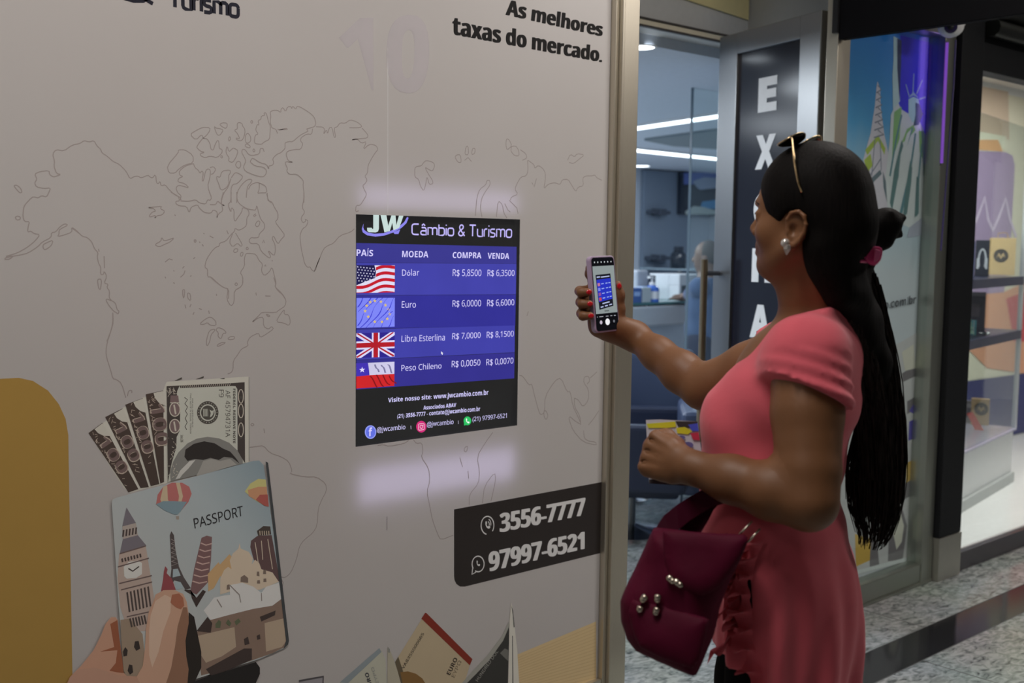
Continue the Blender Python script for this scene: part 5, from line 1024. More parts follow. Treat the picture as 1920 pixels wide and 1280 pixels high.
# advert on the back wall
YA = YS-.002
ad = thing('phone_advert', 'large backlit advert with a lilac telephone on the wall behind the glass cabinet', 'poster', (6.5, YA, PZ))
def adp(name, col, pts, lay, k=.6, parent=ad):
    mb = MB(); q = []
    for x, y in pts:
        p = W(x, y, YA); q.append((p[0], YA-.001*lay, max(PZ+.01, p[2])))
    mb.ngon(q); return mb.build(name, smat('ad_%d_%d_%d' % col, col, k=k), parent)
adp('advert_sheet', (206, 190, 172), [(1770, 150), (1990, 200), (1990, 800), (1770, 960)], 1); adp('beige_block', (178, 160, 142), [(1832, 160), (1890, 172), (1892, 262), (1830, 250)], 2); adp('pale_glow', (222, 200, 176), [(1828, 245), (1886, 256), (1880, 290), (1824, 282)], 3)
adp('lilac_phone', (146, 128, 158), [(1820, 282), (1885, 285), (1898, 292), (1902, 310), (1894, 460), (1880, 560), (1800, 560), (1790, 420)], 4)
adp('orange_hand', (196, 140, 112), [(1796, 555), (1880, 548), (1940, 520), (1990, 560), (1990, 660), (1920, 700), (1850, 690), (1800, 640)], 5); adp('skin_blob', (206, 150, 110), [(1822, 262), (1870, 262), (1880, 284), (1820, 280)], 5)
adp('red_sleeve', (172, 70, 78), [(1885, 560), (1990, 520), (1990, 640), (1900, 640)], 6); adp('navy_base', (44, 46, 96), [(1770, 720), (1990, 690), (1990, 850), (1770, 900)], 6)
mb = MB(); 
F = Flat(YA); F.lay = 30; F.line([(1816, 440), (1830, 410), (1845, 370), (1851, 410), (1860, 432), (1872, 405), (1884, 372), (1892, 410), (1904, 445)], .03); F.build('wave_emblem', smat('ad_lav', (186, 172, 206), k=.6), ad)
# glass cabinet
g0 = Zp(1781, 975, PZ); g1 = Zp(1901, 903, PZ); gu = (g1-g0)/np.linalg.norm(g1-g0); gv = np.array([-gu[1], gu[0], 0])
GL = np.linalg.norm(g1-g0); GO = g0-gu*.35; GLL = GL+.35; GD = .36
def gP(u, v, z): return GO+gu*u+gv*v+np.array([0, 0, z-GO[2]])
def gbox(mb, u0, u1, v0, v1, z0, z1): mb.prism([gP(u0, v0, z0), gP(u1, v0, z0), gP(u1, v1, z0), gP(u0, v1, z0)], (0, 0, z1-z0)); return mb
def gz(px, py): return Pl(px, py, GO, gv)
if True:
    zs1 = gz(1840, 523)[2]; zs2 = gz(1850, 632)[2]; zs3 = gz(1840, 832)[2]
    cb = thing('display_cabinet', 'tall glass display cabinet with navy shelves behind the neighbouring shop window', 'cabinet', tuple(gP(GLL/2, GD/2, PZ)))
    WP = smat('cabinet_white', (176, 176, 178), k=.6, rough=.3); NV = smat('shelf_navy', (18, 19, 52), k=.6, rough=.3); AL = mat('aluminium', (.75, .75, .77), rough=.3, metal=.7)
    gbox(MB(), 0, GLL, .02, GD, PZ+.06, zs3-.012).build('cabinet_base', WP, cb); gbox(MB(), 0, GLL, 0, GD, PZ, PZ+.06).build('plinth', smat('plinth_grey', (150, 152, 152), k=.6), cb)
    gbox(MB(), 0, GLL, 0, GD, zs3-.012, zs3).build('deck', smat('deck_lilac', (150, 146, 170), k=.6, rough=.2), cb)
    for zz in (zs1, zs2): gbox(MB(), 0, GLL, .0, GD, zz-.05, zz).build('shelf', NV, cb)
    for u in (.012, .35, GLL-.012):
        gbox(MB(), u-.012, u+.012, 0, .024, zs3, 2.2).build('upright', AL, cb) if u != .35 else gbox(MB(), u-.012, u+.012, -.001, .02, PZ+.06, zs3).build('mullion', AL, cb)
    gbox(MB(), .03, GLL-.03, .01, .014, zs3, 2.2).build('glass_front', GLASS, cb)
    def fr(px, py, v, turn=0.0):
        p = Pl(px, py, GO+gv*v, gv); t_ = (p-CAM)@_F; d_ = np.array([p[0]-CAM[0], p[1]-CAM[1], 0]); d_ /= np.linalg.norm(d_)
        c_, s_ = math.cos(turn), math.sin(turn); d_ = np.array([d_[0]*c_-d_[1]*s_, d_[0]*s_+d_[1]*c_, 0]); r_ = np.array([d_[1], -d_[0], 0])
        return p, t_, r_, d_
    class Item:
        """a carton on a shelf facing the arcade: a across, o outwards, z up"""
        def __init__(s, name, label, cat, x0, x1, yt, zb, v, dep, col):
            p, t_, s.r, s.d = fr((x0+x1)/2, yt, v); s.hw = (x1-x0)/2*t_/FPX; s.z0 = zb+.001; s.z1 = max(p[2], zb+.03); s.c = np.array([p[0], p[1], 0])
            s.t = thing(name, label, cat, (p[0], p[1], zb))
            mb = MB(); mb.prism([s.P(-s.hw, 0, s.z0), s.P(s.hw, 0, s.z0), s.P(s.hw, -dep, s.z0), s.P(-s.hw, -dep, s.z0)], (0, 0, s.z1-s.z0)); mb.build('carton', smat('box_%d_%d_%d' % col, col, k=.6), s.t, bevel=.002); s.n = 1
        def P(s, a, o, z): return s.c+s.r*a-s.d*o+np.array([0, 0, z])
        def face(s, pts, col, name, par=None):      # pts in -1..1 across, 0..1 up
            mb = MB(); mb.ngon([s.P(a*s.hw, .001*s.n, s.z0+b*(s.z1-s.z0)) for a, b in pts]); s.n += 1; return mb.build(name, smat('box_%d_%d_%d' % col, col, k=.6), par or s.t)
        def ring(s, a, b, ru, rv, w_, col, name, a0=0, a1=360):
            an = np.linspace(a0, a1, 25)*D2R; H = s.z1-s.z0; mb = MB()
            I = [s.P(a*s.hw+(ru-w_)*math.cos(q), .001*s.n, s.z0+b*H+(rv-w_)*math.sin(q)) for q in an]; O = [s.P(a*s.hw+ru*math.cos(q), .001*s.n, s.z0+b*H+rv*math.sin(q)) for q in an]; s.n += 1
            mb.add(I+O, [(i, i+1, 26+i, 25+i) for i in range(24)]); return mb.build(name, smat('box_%d_%d_%d' % col, col, k=.6), s.t)
        def disc(s, a, b, r, col, name): return s.face([(a+r*math.cos(q)/s.hw, b+r*math.sin(q)/(s.z1-s.z0)) for q in np.linspace(0, 2*math.pi, 28, endpoint=False)], col, name)
    mpts = [(-.024, -.014), (-.011, .017), (0, -.004), (.011, .017), (.024, -.014), (.011, .003), (0, -.018), (-.011, .003)]
    VM = .17
    b = Item('blue_product_box', 'dark blue product box at the left of the top navy shelf', 'box', 1800, 1828, 452, zs1, VM, .08, (52, 68, 104)); b.face([(-.1, .3), (.15, .3), (.15, .7), (-.1, .7)], (150, 160, 180), 'printed_mark')
    b = Item('headphone_box', 'black box picturing white headphones on the top navy shelf', 'box', 1831, 1856, 450, zs1, VM, .09, (34, 36, 50)); b.ring(0, .45, b.hw*.62, (b.z1-b.z0)*.32, .010, (182, 182, 190), 'headphone_picture', -40, 220); b.face([(-.75, .2), (-.45, .2), (-.45, .5), (-.75, .5)], (182, 182, 190), 'ear_cushion'); b.face([(.45, .2), (.75, .2), (.75, .5), (.45, .5)], (182, 182, 190), 'ear_cushion')
    b = Item('paper_bag', 'tan paper bag with a round black emblem on the top navy shelf', 'bag', 1858, 1904, 446, zs1, VM, .07, (190, 160, 112)); em = b.disc(-.1, .52, .042, (34, 30, 30), 'round_emblem'); b.face([(-.1+q[0]*1.1/b.hw, .52+q[1]*1.1/(b.z1-b.z0)) for q in mpts], (190, 160, 112), 'emblem_letter', em)
    mb = MB(); mb.tube([b.P(-.03, -.01, b.z1-.002), b.P(-.028, -.01, b.z1+.03), b.P(.02, -.01, b.z1+.032), b.P(.03, -.01, b.z1-.002)], .003, 6); mb.build('bag_handle', smat('box_150_120_80', (150, 120, 80), k=.6), b.t)
    p, t_, r_, d_ = fr(1803, 478, .14); t = thing('price_card', 'white tent card at the left end of the top navy shelf', 'card', (p[0], p[1], zs1)); c0 = np.array([p[0], p[1], 0])
    mb = MB(); mb.prism([c0-r_*.02+UPV*(zs1+.001), c0+r_*.05+UPV*(zs1+.001), c0-r_*.01+UPV*max(p[2], zs1+.06)], d_*.03); mb.build('card', smat('box_206_206_206', (206, 206, 206), k=.6), t)
    b = Item('dark_product_box', 'dark product box on the middle navy shelf behind the small tree', 'box', 1808, 1848, 548, zs2, .22, .08, (52, 48, 66)); b.face([(-1, .9), (1, .9), (1, 1), (-1, 1)], (110, 104, 116), 'top_band'); b.face([(-.2, .35), (.5, .35), (.5, .7), (-.2, .7)], (84, 72, 84), 'printed_mark')
    p, t_, r_, d_ = fr(1815, 574, .09); hh = max(.07, p[2]-zs2); t = thing('small_christmas_tree', 'small frosted green christmas tree on the middle navy shelf', 'ornament', (p[0], p[1], zs2)); pr = []
    for k in range(6): r0 = .042*(1-k/6.2); pr += [(r0, .02+k*(hh-.02)/6), (r0*.62, .02+(k+.8)*(hh-.02)/6)]
    mb = MB(); mb.lathe([(.001, .02)]+pr+[(.001, hh)], (p[0], p[1], zs2), 18); mb.build('foliage', smat('frost_green', (140, 170, 152), k=.6, bump=.6, scale=300), t); mb = MB(); mb.lathe([(.001, .001), (.016, .001), (.016, .02), (.001, .02)], (p[0], p[1], zs2), 12); mb.build('tree_foot', smat('box_170_150_130', (170, 150, 130), k=.6), t)
    b = Item('teal_gift_box', 'small teal box beside the foot of the small christmas tree', 'box', 1822, 1831, 600, zs2, .09, .03, (84, 150, 166)); b.face([(-.15, 0), (.15, 0), (.15, 1), (-.15, 1)], (196, 206, 206), 'ribbon')
    p, t_, r_, d_ = fr(1848, 615, .05); t = thing('silver_trinket', 'small silver trinket lying right of the small christmas tree', 'ornament', (p[0], p[1], zs2)); mb = MB(); mb.ell((p[0], p[1], zs2+.010), (.03, .03, .009)); mb.build('trinket_body', CHROME, t, smooth=True); mb = MB(); mb.ell((p[0]+.035, p[1], zs2+.008), (.008, .008, .007)); mb.build('clasp', CHROME, t, smooth=True)
    b = Item('white_phone_box', 'white box with a sunset picture at the left of the cabinet deck', 'box', 1787, 1808, 752, zs3, .10, .05, (206, 206, 206)); b.face([(-.9, .1), (.5, .1), (.5, .45), (-.9, .45)], (52, 58, 92), 'picture'); b.face([(-.85, .12), (.45, .12), (.45, .24), (-.85, .24)], (206, 140, 70), 'sunset')
    b = Item('grey_product_box', 'dark grey box on the cabinet deck between white box and paper bag', 'box', 1811, 1829, 752, zs3, .27, .05, (74, 74, 86)); b.face([(-.8, .7), (.8, .7), (.8, .9), (-.8, .9)], (120, 120, 130), 'printed_mark')
    b = Item('paper_bag', 'tan paper bag with a round black emblem on the cabinet deck behind the red card', 'bag', 1823, 1855, 748, zs3, .20, .05, (160, 132, 96)); em = b.disc(.1, .62, .040, (34, 30, 30), 'round_emblem'); b.face([(.1+q[0]/b.hw, .62+q[1]/(b.z1-b.z0)) for q in mpts], (160, 132, 96), 'emblem_letter', em)
    p, t_, r_, d_ = fr(1830, 797, .165); c0 = p; k_ = t_/FPX; rc = thing('red_card', 'bright red slanted card before the paper bag on the cabinet deck', 'card', (p[0], p[1], zs3))
    mb = MB(); mb.prism([c0+r_*((x-1830)*k_)-UPV*((y-797)*k_) for x, y in ((1813, 776), (1823, 772), (1848, 812), (1846, 822), (1836, 820))], d_*.004); mb.build('card', smat('box_222_64_58', (222, 64, 58), k=.6), rc)
    mb = MB(); q = c0+d_*.005; mb.prism([q-r_*.012-UPV*(q[2]-zs3-.001), q+r_*.012-UPV*(q[2]-zs3-.001), q+r_*.008, q-r_*.008], d_*.02); mb.build('card_stand', WP, rc)
# ---- projecting sign and dome camera
mb = MB(); mb.box(3.845, 3.885, -.85, -.035, 2.275, 2.95)
sg = thing('projecting_sign', 'black sign panel projecting from the wall above the poster window', 'sign', (3.86, -.4, 2.27)); mb.build('sign_panel', mat('sign_black', (.003, .003, .004), rough=.7, spec=.1), sg, bevel=.004)
mb = MB(); mb.box(3.835, 3.895, -.034, -.012, 2.30, 2.9); mb.build('wall_bracket', BLACK, sg)
DC = W(1783, 46, -.12)
dm = thing('dome_camera', 'small white dome camera with a lilac tint under the dark sign', 'camera', tuple(DC))  # housing, dome and mount share one lilac-tinted white
mb = MB(); mb.lathe([(.001, .03), (.055, .03), (.058, .0), (.052, -.008)], tuple(DC), 24); mb.build('housing', smat('cam_white', (196, 186, 220)), dm, smooth=True, auto=.8)
Mr = Matrix.Identity(4)
mb = MB(); pr = [(.052*math.cos(a), -.008-.045*math.sin(a)) for a in np.linspace(0, math.pi/2-.01, 8)]; mb.lathe(pr, tuple(DC), 24); mb.build('dome_shell', smat('cam_white', (196, 186, 220)), dm, smooth=True)
toc = CAM-DC; toc[2] = -.6; toc /= np.linalg.norm(toc); LC = DC+np.array([0, 0, -.012])+toc*.040
Rl = Vector(toc).to_track_quat('Z', 'Y').to_matrix().to_4x4()
mb = MB(); mb.lathe([(.001, 0), (.026, 0), (.026, .008), (.018, .011), (.001, .009)], tuple(LC), 20, Rl); le = mb.build('lens_ring', smat('cam_dark', (44, 38, 70), rough=.15), dm, smooth=True, auto=.6)
mb = MB(); mb.lathe([(.001, .009), (.010, .010), (.012, .012), (.001, .016)], tuple(LC), 16, Rl); mb.build('lens', BLACK, le, smooth=True)
mb = MB(); mb.box(DC[0]-.03, DC[0]+.03, -.12, -.05, DC[2]+.03, DC[2]+.06); mb.build('mount', smat('cam_white', (196, 186, 220)), dm)
# ================================================================== people: smooth bodies grown from blended round shapes
def nrm(v): v = np.array(v, float); return v/np.linalg.norm(v)
class SDF:
    def __init__(s): s.ops = []
    def put(s, f, lo, hi, k=.01, op='u'): s.ops.append((f, np.array(lo, float), np.array(hi, float), k, op)); return s
    def cone(s, a, b, r0, r1, k=.012, op='u', flat=None):
        a = np.array(a, float); b = np.array(b, float); ab = b-a; L2 = ab@ab+1e-12; m = max(r0, r1)
        def f(P):
            q = P-a; t = np.clip((q@ab)/L2, 0, 1); d = q-t[..., None]*ab
            if flat is not None: n, sc = flat; dn_ = d@n; d = d+(dn_*(sc-1))[..., None]*n
            return np.sqrt((d*d).sum(-1))-(r0+(r1-r0)*t)
        return s.put(f, np.minimum(a, b)-m, np.maximum(a, b)+m, k, op)
    def chain(s, pts, rs, k=.012, **kw):
        for i in range(len(pts)-1): s.cone(pts[i], pts[i+1], rs[i], rs[i+1], k, **kw)
        return s
    def ell(s, c, r, A=np.eye(3), k=.012, op='u'):
        c = np.array(c, float); r = np.array(r, float)
        def f(P):
            q = (P-c)@A; k0 = np.sqrt(((q/r)**2).sum(-1)); k1 = np.sqrt(((q/(r*r))**2).sum(-1))+1e-9; return k0*(k0-1)/k1
        m = r.max(); return s.put(f, c-m, c+m, k, op)
    def box(s, c, h, A, rad, k=.01, op='u'):
        c = np.array(c, float); h = np.array(h, float)-rad
        def f(P):
            q = np.abs((P-c)@A)-h; return np.sqrt((np.maximum(q, 0)**2).sum(-1))+np.minimum(q.max(-1), 0)-rad
        m = np.linalg.norm(h)+rad; return s.put(f, c-m, c+m, k, op)
    def ev(s, lo, hi, h):
        lo = np.array(lo, float); hi = np.array(hi, float); n = np.ceil((hi-lo)/h).astype(int)+1
        ax = [lo[i]+h*np.arange(n[i]) for i in range(3)]; D_ = np.full(n, .05)
        for f, a, b, k, op in s.ops:
            mg = k+.02
            i0 = [max(0, int((a[i]-mg-lo[i])/h)) for i in range(3)]; i1 = [min(n[i], int((b[i]+mg-lo[i])/h)+2) for i in range(3)]
            if op == 'i': i0 = [0, 0, 0]; i1 = list(n)
            if any(i1[i] <= i0[i] for i in range(3)): continue
            sl = tuple(slice(i0[i], i1[i]) for i in range(3))
            P = np.stack(np.meshgrid(*[ax[i][sl[i]] for i in range(3)], indexing='ij'), -1); v = f(P); d = D_[sl]
            if op == 'u':
                t = np.clip(.5+.5*(d-v)/k, 0, 1); D_[sl] = d*(1-t)+v*t-k*t*(1-t)
            else:
                if op == 's': v = -v
                t = np.clip(.5-.5*(d-v)/k, 0, 1); D_[sl] = d*(1-t)+v*t+k*t*(1-t)
        return D_, lo
def nets(D_, lo, h):
    S_ = D_ < 0; n = np.array(D_.shape)
    c = [(i, j, k) for i in (0, 1) for j in (0, 1) for k in (0, 1)]
    sub = lambda A, o: A[o[0]:n[0]-1+o[0], o[1]:n[1]-1+o[1], o[2]:n[2]-1+o[2]]
    cnt = sum(sub(S_, o).astype(np.int8) for o in c); act = (cnt > 0) & (cnt < 8)
    idx = np.full(act.shape, -1); I = np.argwhere(act); idx[act] = np.arange(len(I))
    acc = np.zeros((len(I), 3)); num = np.zeros(len(I))
    vals = {o: D_[I[:, 0]+o[0], I[:, 1]+o[1], I[:, 2]+o[2]] for o in c}
    for a in c:
        for ax in range(3):
            if a[ax] == 0:
                b = list(a); b[ax] = 1; b = tuple(b); va, vb = vals[a], vals[b]; m = (va < 0) != (vb < 0)
                t = np.where(m, va/np.where(m, va-vb, 1), 0); p = np.array(a, float)[None].repeat(len(I), 0); p[:, ax] += t
                acc[m] += p[m]; num[m] += 1
    V = lo+h*(I+acc/num[:, None]); Q = []
    for ax in range(3):
        u, v = (ax+1) % 3, (ax+2) % 3
        sl0 = [slice(0, n[i]) for i in range(3)]; sl1 = list(sl0); sl0[ax] = slice(0, n[ax]-1); sl1[ax] = slice(1, n[ax])
        ch_ = S_[tuple(sl0)] != S_[tuple(sl1)]; E_ = np.argwhere(ch_)
        ok = (E_[:, u] > 0) & (E_[:, v] > 0) & (E_[:, u] < n[u]-1) & (E_[:, v] < n[v]-1); E_ = E_[ok]
        q = []
        for du, dv_ in ((-1, -1), (0, -1), (0, 0), (-1, 0)):
            e = E_.copy(); e[:, u] += du; e[:, v] += dv_; q.append(idx[e[:, 0], e[:, 1], e[:, 2]])
        q = np.stack(q, 1); fl = S_[E_[:, 0], E_[:, 1], E_[:, 2]]; q[~fl] = q[~fl][:, ::-1]; Q.append(q)
    Q = np.concatenate(Q); return V, Q[(Q >= 0).all(1)]
def skin(name, sdf, boxes, mats, parent, smooth_it=2, paint=None):
    VV, QQ, o = [], [], 0
    for lo, hi, h in boxes:
        V, Q = nets(*sdf.ev(lo, hi, h), h)
        for _ in range(smooth_it):      # light relaxing, borders kept
            nb = np.zeros_like(V); ct = np.zeros(len(V)); 
            for a in range(4): np.add.at(nb, Q[:, a], V[Q[:, (a+1) % 4]]); np.add.at(ct, Q[:, a], 1)
            m = ct >= 4; V[m] = V[m]*.5+.5*nb[m]/ct[m][:, None]
        VV.append(V); QQ.append(Q+o); o += len(V)
    V = np.concatenate(VV); Q = np.concatenate(QQ)
    me = bpy.data.meshes.new(name); me.from_pydata(V.tolist(), [], Q.tolist())
    for m in (mats if isinstance(mats, (list, tuple)) else [mats]): me.materials.append(m)
    if paint is not None: me.polygons.foreach_set('material_index', paint(V[Q].mean(1)).astype(int))
    me.polygons.foreach_set('use_smooth', [True]*len(me.polygons)); me.update()
    ob = bpy.data.objects.new(name, me); COL.objects.link(ob); ob.parent = parent
    if parent is not None: ob.location = -WLOC(parent)
    return ob
HR = np.array([math.cos(YAW), -math.sin(YAW), 0]); HF = np.array([math.sin(YAW), math.cos(YAW), 0]); UP = np.array([0, 0, 1.0])
def hdir(deg): return HR*math.cos(deg*D2R)+HF*math.sin(deg*D2R)
SKIN = mat('skin', (.20, .088, .037), rough=.5, noise=.10, scale=25, bump=.05, bscale=420, spec=.4)
LIP = mat('lip', (.20, .06, .05), rough=.4); NAILR = mat('red_nail_polish', (.55, .012, .02), rough=.15, coat=.5)
def cloth(name, col, **kw): return mat(name, col, rough=.85, noise=.05, scale=14, bump=.25, bscale=900, spec=.2, sheen=.2, **kw)
PINK = cloth('coral_cotton', (.72, .122, .160)); BLKC = mat('black_leggings', (.005, .005, .005), rough=.9, spec=.05)
# ---------------------------------------------------------------- the woman
BF = hdir(157); BL_ = np.cross(UP, BF); BO = Dp(1530, 620, 2.03); BO = np.array([BO[0], BO[1], 0])      # body frame: BF forward, BL_ her left
def bp(f, l, z): return BO+BF*f+BL_*l+UP*z
def sag(px, py, l=0.0):
    p = Pl(px, py, BO+BL_*l, BL_); return (p-BO)@BF, p[2]
wo = thing('person', 'woman in a coral pink top with a long black ponytail photographing the rate screen', 'person', tuple(BO))
# head frame
H0 = Dp(1515, 408, 2.0); hf0 = hdir(140.8); hl = np.cross(UP, hf0); tl = 4*D2R; hf = hf0*math.cos(tl)+UP*math.sin(tl); hu = np.cross(hf, hl); HA = np.stack([hf, hl, hu], 1)
def hp_(f, l, u): return H0+(hf*f+hl*l+hu*u)*.01
c_ = .01
bd = SDF()
def he(f, l, u, a, b, c, k=.02, op='u'): bd.ell(hp_(f, l, u), (a*.01, b*.01, c*.01), HA, k, op)
he(-1, 0, 3.5, 9.2, 7.2, 8.4); he(2.6, 0, -2.8, 5.8, 5.9, 7.6, .03); he(5.6, 0, 2.6, 3.0, 5.2, 4.2, .02)
for s_ in (1, -1):
    bd.cone(hp_(-.4, 5.4*s_, -5.2), hp_(5.6, 1.3*s_, -8.9), .017, .019, .03)
    he(5.0, 3.9*s_, -3.0, 2.6, 2.3, 2.5, .02)
he(6.5, 0, -9.0, 1.9, 2.2, 1.9, .015)
bd.cone(hp_(7.9, 3.2, 1.7), hp_(7.9, -3.2, 1.7), .0085, .0085, .012)
for s_ in (1, -1): he(8.6, 3.2*s_, .1, 1.5, 1.7, 1.05, .012, 's')
bd.cone(hp_(8.0, 0, .9), hp_(9.9, 0, -2.6), .007, .0105, .008)
for s_ in (1, -1): bd.cone(hp_(9.3, .9*s_, -3.3), hp_(8.2, 1.2*s_, -3.1), .007, .007, .006)
he(7.5, 0, -5.6, 1.5, 2.7, 1.8, .014)
for s_ in (1, -1): bd.cone(hp_(8.5, .5*s_, -5.75), hp_(7.65, 2.1*s_, -6.15), .0056, .0036, .004)
bd.cone(hp_(8.3, .9, -6.75), hp_(8.3, -.9, -6.75), .0064, .0064, .005)
for s_ in (1, -1): bd.cone(hp_(8.3, .9*s_, -6.75), hp_(7.6, 2.1*s_, -6.25), .0066, .0035, .004)
bd.cone(hp_(9.3, 1.6, -6.3), hp_(9.3, -1.6, -6.3), .0035, .0035, .003, 's')
for s_ in (1, -1): bd.cone(hp_(8.9, 0, -6.28), hp_(8.2, 2.0*s_, -6.3), .0016, .0012, .003, 's')
for s_ in (1, -1):      # upper lids and ears
    bd.cone(hp_(7.7, 2.0*s_, .55), hp_(7.1, 4.5*s_, .3), .0072, .0058, .004); bd.cone(hp_(7.2, 4.6*s_, .1), hp_(7.2, 4.6*s_, -.7), .006, .005, .004)
    bd.cone(hp_(7.65, 2.0*s_, -.85), hp_(7.1, 4.5*s_, -.75), .0055, .005, .004)
    E0 = hp_(-1.0, 7.0*s_, -1.9); EA = np.stack([nrm(hf*1+hl*.25*s_), nrm(hl*s_-hf*.25*s_*s_), hu], 1)
    rim = [(1.1, .1, -.2), (1.3, .5, 1.4), (.6, .9, 2.6), (-.6, 1.2, 2.9), (-1.7, 1.5, 2.2), (-2.1, 1.5, .8), (-1.9, 1.3, -.7), (-1.2, .9, -2.0), (-.3, .6, -2.9), (.5, .3, -3.2), (.9, .1, -2.2)]
    pts = [E0+(EA[:, 0]*a+EA[:, 1]*b+EA[:, 2]*c)*.01 for a, b, c in rim]
    bd.chain(pts, [.003, .0032, .0034, .0036, .0036, .0036, .0036, .004, .0055, .0055, .004], .003)
    bd.ell(E0+(EA[:, 0]*-.4+EA[:, 1]*.3)*.01, (.019, .0055, .028), EA, .004)
    bd.ell(E0+(EA[:, 0]*.1+EA[:, 1]*1.0+EA[:, 2]*-.3)*.01, (.008, .009, .011), EA, .004, 's')
    bd.cone(E0+(EA[:, 0]*-.9+EA[:, 1]*1.1+EA[:, 2]*1.4)*.01, E0+(EA[:, 0]*-1.1+EA[:, 1]*1.1+EA[:, 2]*-.6)*.01, .003, .003, .003, 's')
    bd.cone(E0+(EA[:, 0]*.9+EA[:, 1]*.3+EA[:, 2]*-.5)*.01, E0+(EA[:, 0]*.8+EA[:, 1]*.3+EA[:, 2]*-1.2)*.01, .0035, .003, .003)
nb_ = Dp(1545, 610, 2.05)
bd.cone(hp_(-2.6, 0, -4.5), nb_, .054, .060, .02); bd.cone(hp_(2.0, 0, -7.5), nb_+BF*.02-UP*.02, .036, .05, .03)
# arms
LS, LE, LW = Dp(1512, 668, 1.90), Dp(1516, 940, 1.84), Dp(1296, 876, 1.94)
RS = bp(.055, -.155, Dp(1530, 655, 2.17)[2]); RE, RW = Dp(1318, 728, 2.29), Dp(1190, 630, 2.425)
def mixp(a, b, t): return np.array(a)*(1-t)+np.array(b)*t
bd.cone(nb_-UP*.03, LS-UP*.005, .05, .055, .03); bd.cone(nb_-UP*.03, RS, .05, .055, .03)
bd.chain([LS, mixp(LS, LE, .4), mixp(LS, LE, .8), LE], [.060, .0585, .052, .045], .01); bd.chain([LE, mixp(LE, LW, .3), mixp(LE, LW, .65), LW], [.044, .0455, .038, .0275], .02)
bd.chain([RS, mixp(RS, RE, .5), mixp(RS, RE, .85), RE], [.056, .052, .045, .040], .01); bd.chain([RE, mixp(RE, RW, .3), mixp(RE, RW, .65), RW], [.040, .041, .034, .0265], .02)
# torso and legs (under the clothes)
bd.ell(bp(.055, 0, 1.17), (.105, .145, .19), np.stack([BF, BL_, UP], 1), .04); bd.ell(bp(.044, 0, .93), (.10, .155, .17), np.stack([BF, BL_, UP], 1), .05)
FEET = []
for s_ in (1, -1):
    fw = .05 if s_ < 0 else 0.0; hpz, kn, an = bp(.035+fw*.5, .082*s_, .86), bp(.05+fw*1.6, .09*s_, .47), bp(.0+fw*1.5, .095*s_, .09)
    bd.chain([hpz, mixp(hpz, kn, .5), kn], [.086, .077, .058], .02); bd.chain([kn, mixp(kn, an, .35), an], [.058, .055, .036], .02)
    bd.chain([an-UP*.03, an+BF*.10-UP*.055, an+BF*.17-UP*.062], [.036, .034, .024], .02)
# left hand: loose grip, back of the hand towards the viewer, thumb uppermost
d = nrm(Dp(1215, 846, 1.995)-LW); nbk = nrm((CAM-LW)-((CAM-LW)@d)*d); th = np.cross(nbk, d); th = th if th[2] > 0 else -th
def lh(a, t, n): return LW+d*a+th*t+nbk*n
NA = np.stack([d, th, nbk], 1)
bd.cone(LW, lh(.03, 0, .0), .027, .029, .015, flat=(nbk, 1.15)); bd.box(lh(.056, -.005, .0), (.040, .034, .016), NA, .015, .018)
LN = []
for i, (t_, sc) in enumerate(((.030, .98), (.010, 1.05), (-.011, 1.0), (-.030, .85))):
    m0 = lh(.088-.006*abs(i-1), t_, .002); q1 = m0+(d*.012-nbk*.040+th*.002)*sc; q2 = q1+(-d*.022-nbk*.008)*sc; q3 = q2+(-d*.012+nbk*.010)*sc
    bd.cone(lh(.05, t_*.9, .003), m0, .011, .0115, .012); bd.chain([m0, q1, q2, q3], [.0112, .0098, .0088, .0075], .004)
for t_ in (.020, -.0005, -.0205): bd.cone(lh(.078, t_, .020), lh(.100, t_, -.012), .0032, .0032, .006, 's')
for i, t_ in enumerate((.030, .010, -.011, -.030)): bd.cone(lh(.030, t_*.55, .0155), lh(.086, t_, .0125), .002, .0035, .008)
tb0, tb1, tb2, tb3 = lh(.026, .010, -.012), lh(.052, .027, -.018), lh(.077, .037, -.025), lh(.095, .035, -.033)
bd.chain([tb0, tb1, tb2, tb3], [.017, .0135, .0112, .0088], .012)
# telephone frame and right hand
PC = Dp(1131, 551, 2.36); pn = CAM-PC; pn[2] = 0; pn = nrm(pn); _a = 48*D2R      # the screen is turned towards her face
pn = np.array([pn[0]*math.cos(_a)-pn[1]*math.sin(_a), pn[0]*math.sin(_a)+pn[1]*math.cos(_a), 0])*math.cos(6*D2R)+UP*math.sin(6*D2R)
pu = nrm(UP-(UP@pn)*pn); pr = np.cross(pu, pn); roll_ = .03
pr, pu = pr*math.cos(roll_)+pu*math.sin(roll_), pu*math.cos(roll_)-pr*math.sin(roll_); PA = np.stack([pr, pu, pn], 1)
PHW, PHH, PHT = .0375, .079, .006
def fp(r, u, n): return PC+pr*r+pu*u+pn*n
wv = RW
bd.cone(RW, fp(.040, -.070, -.026), .0265, .027, .02); bd.cone(RW, fp(.018, -.062, -.030), .024, .024, .025)
bd.box(fp(.020, -.035, -.028), (.036, .042, .013), np.stack([nrm(pr*.9+pu*.25), nrm(pu*.9-pr*.25), pn], 1), .012, .02)
bd.chain([fp(.042, -.072, -.022), fp(.052, -.035, -.010), fp(.051, -.005, -.003), fp(.046, .017, .001)], [.019, .0145, .0115, .0088], .012)
RNAIL = [(fp(.0425, .014, .0085), nrm(pn*.8-pr*.45), pu)]
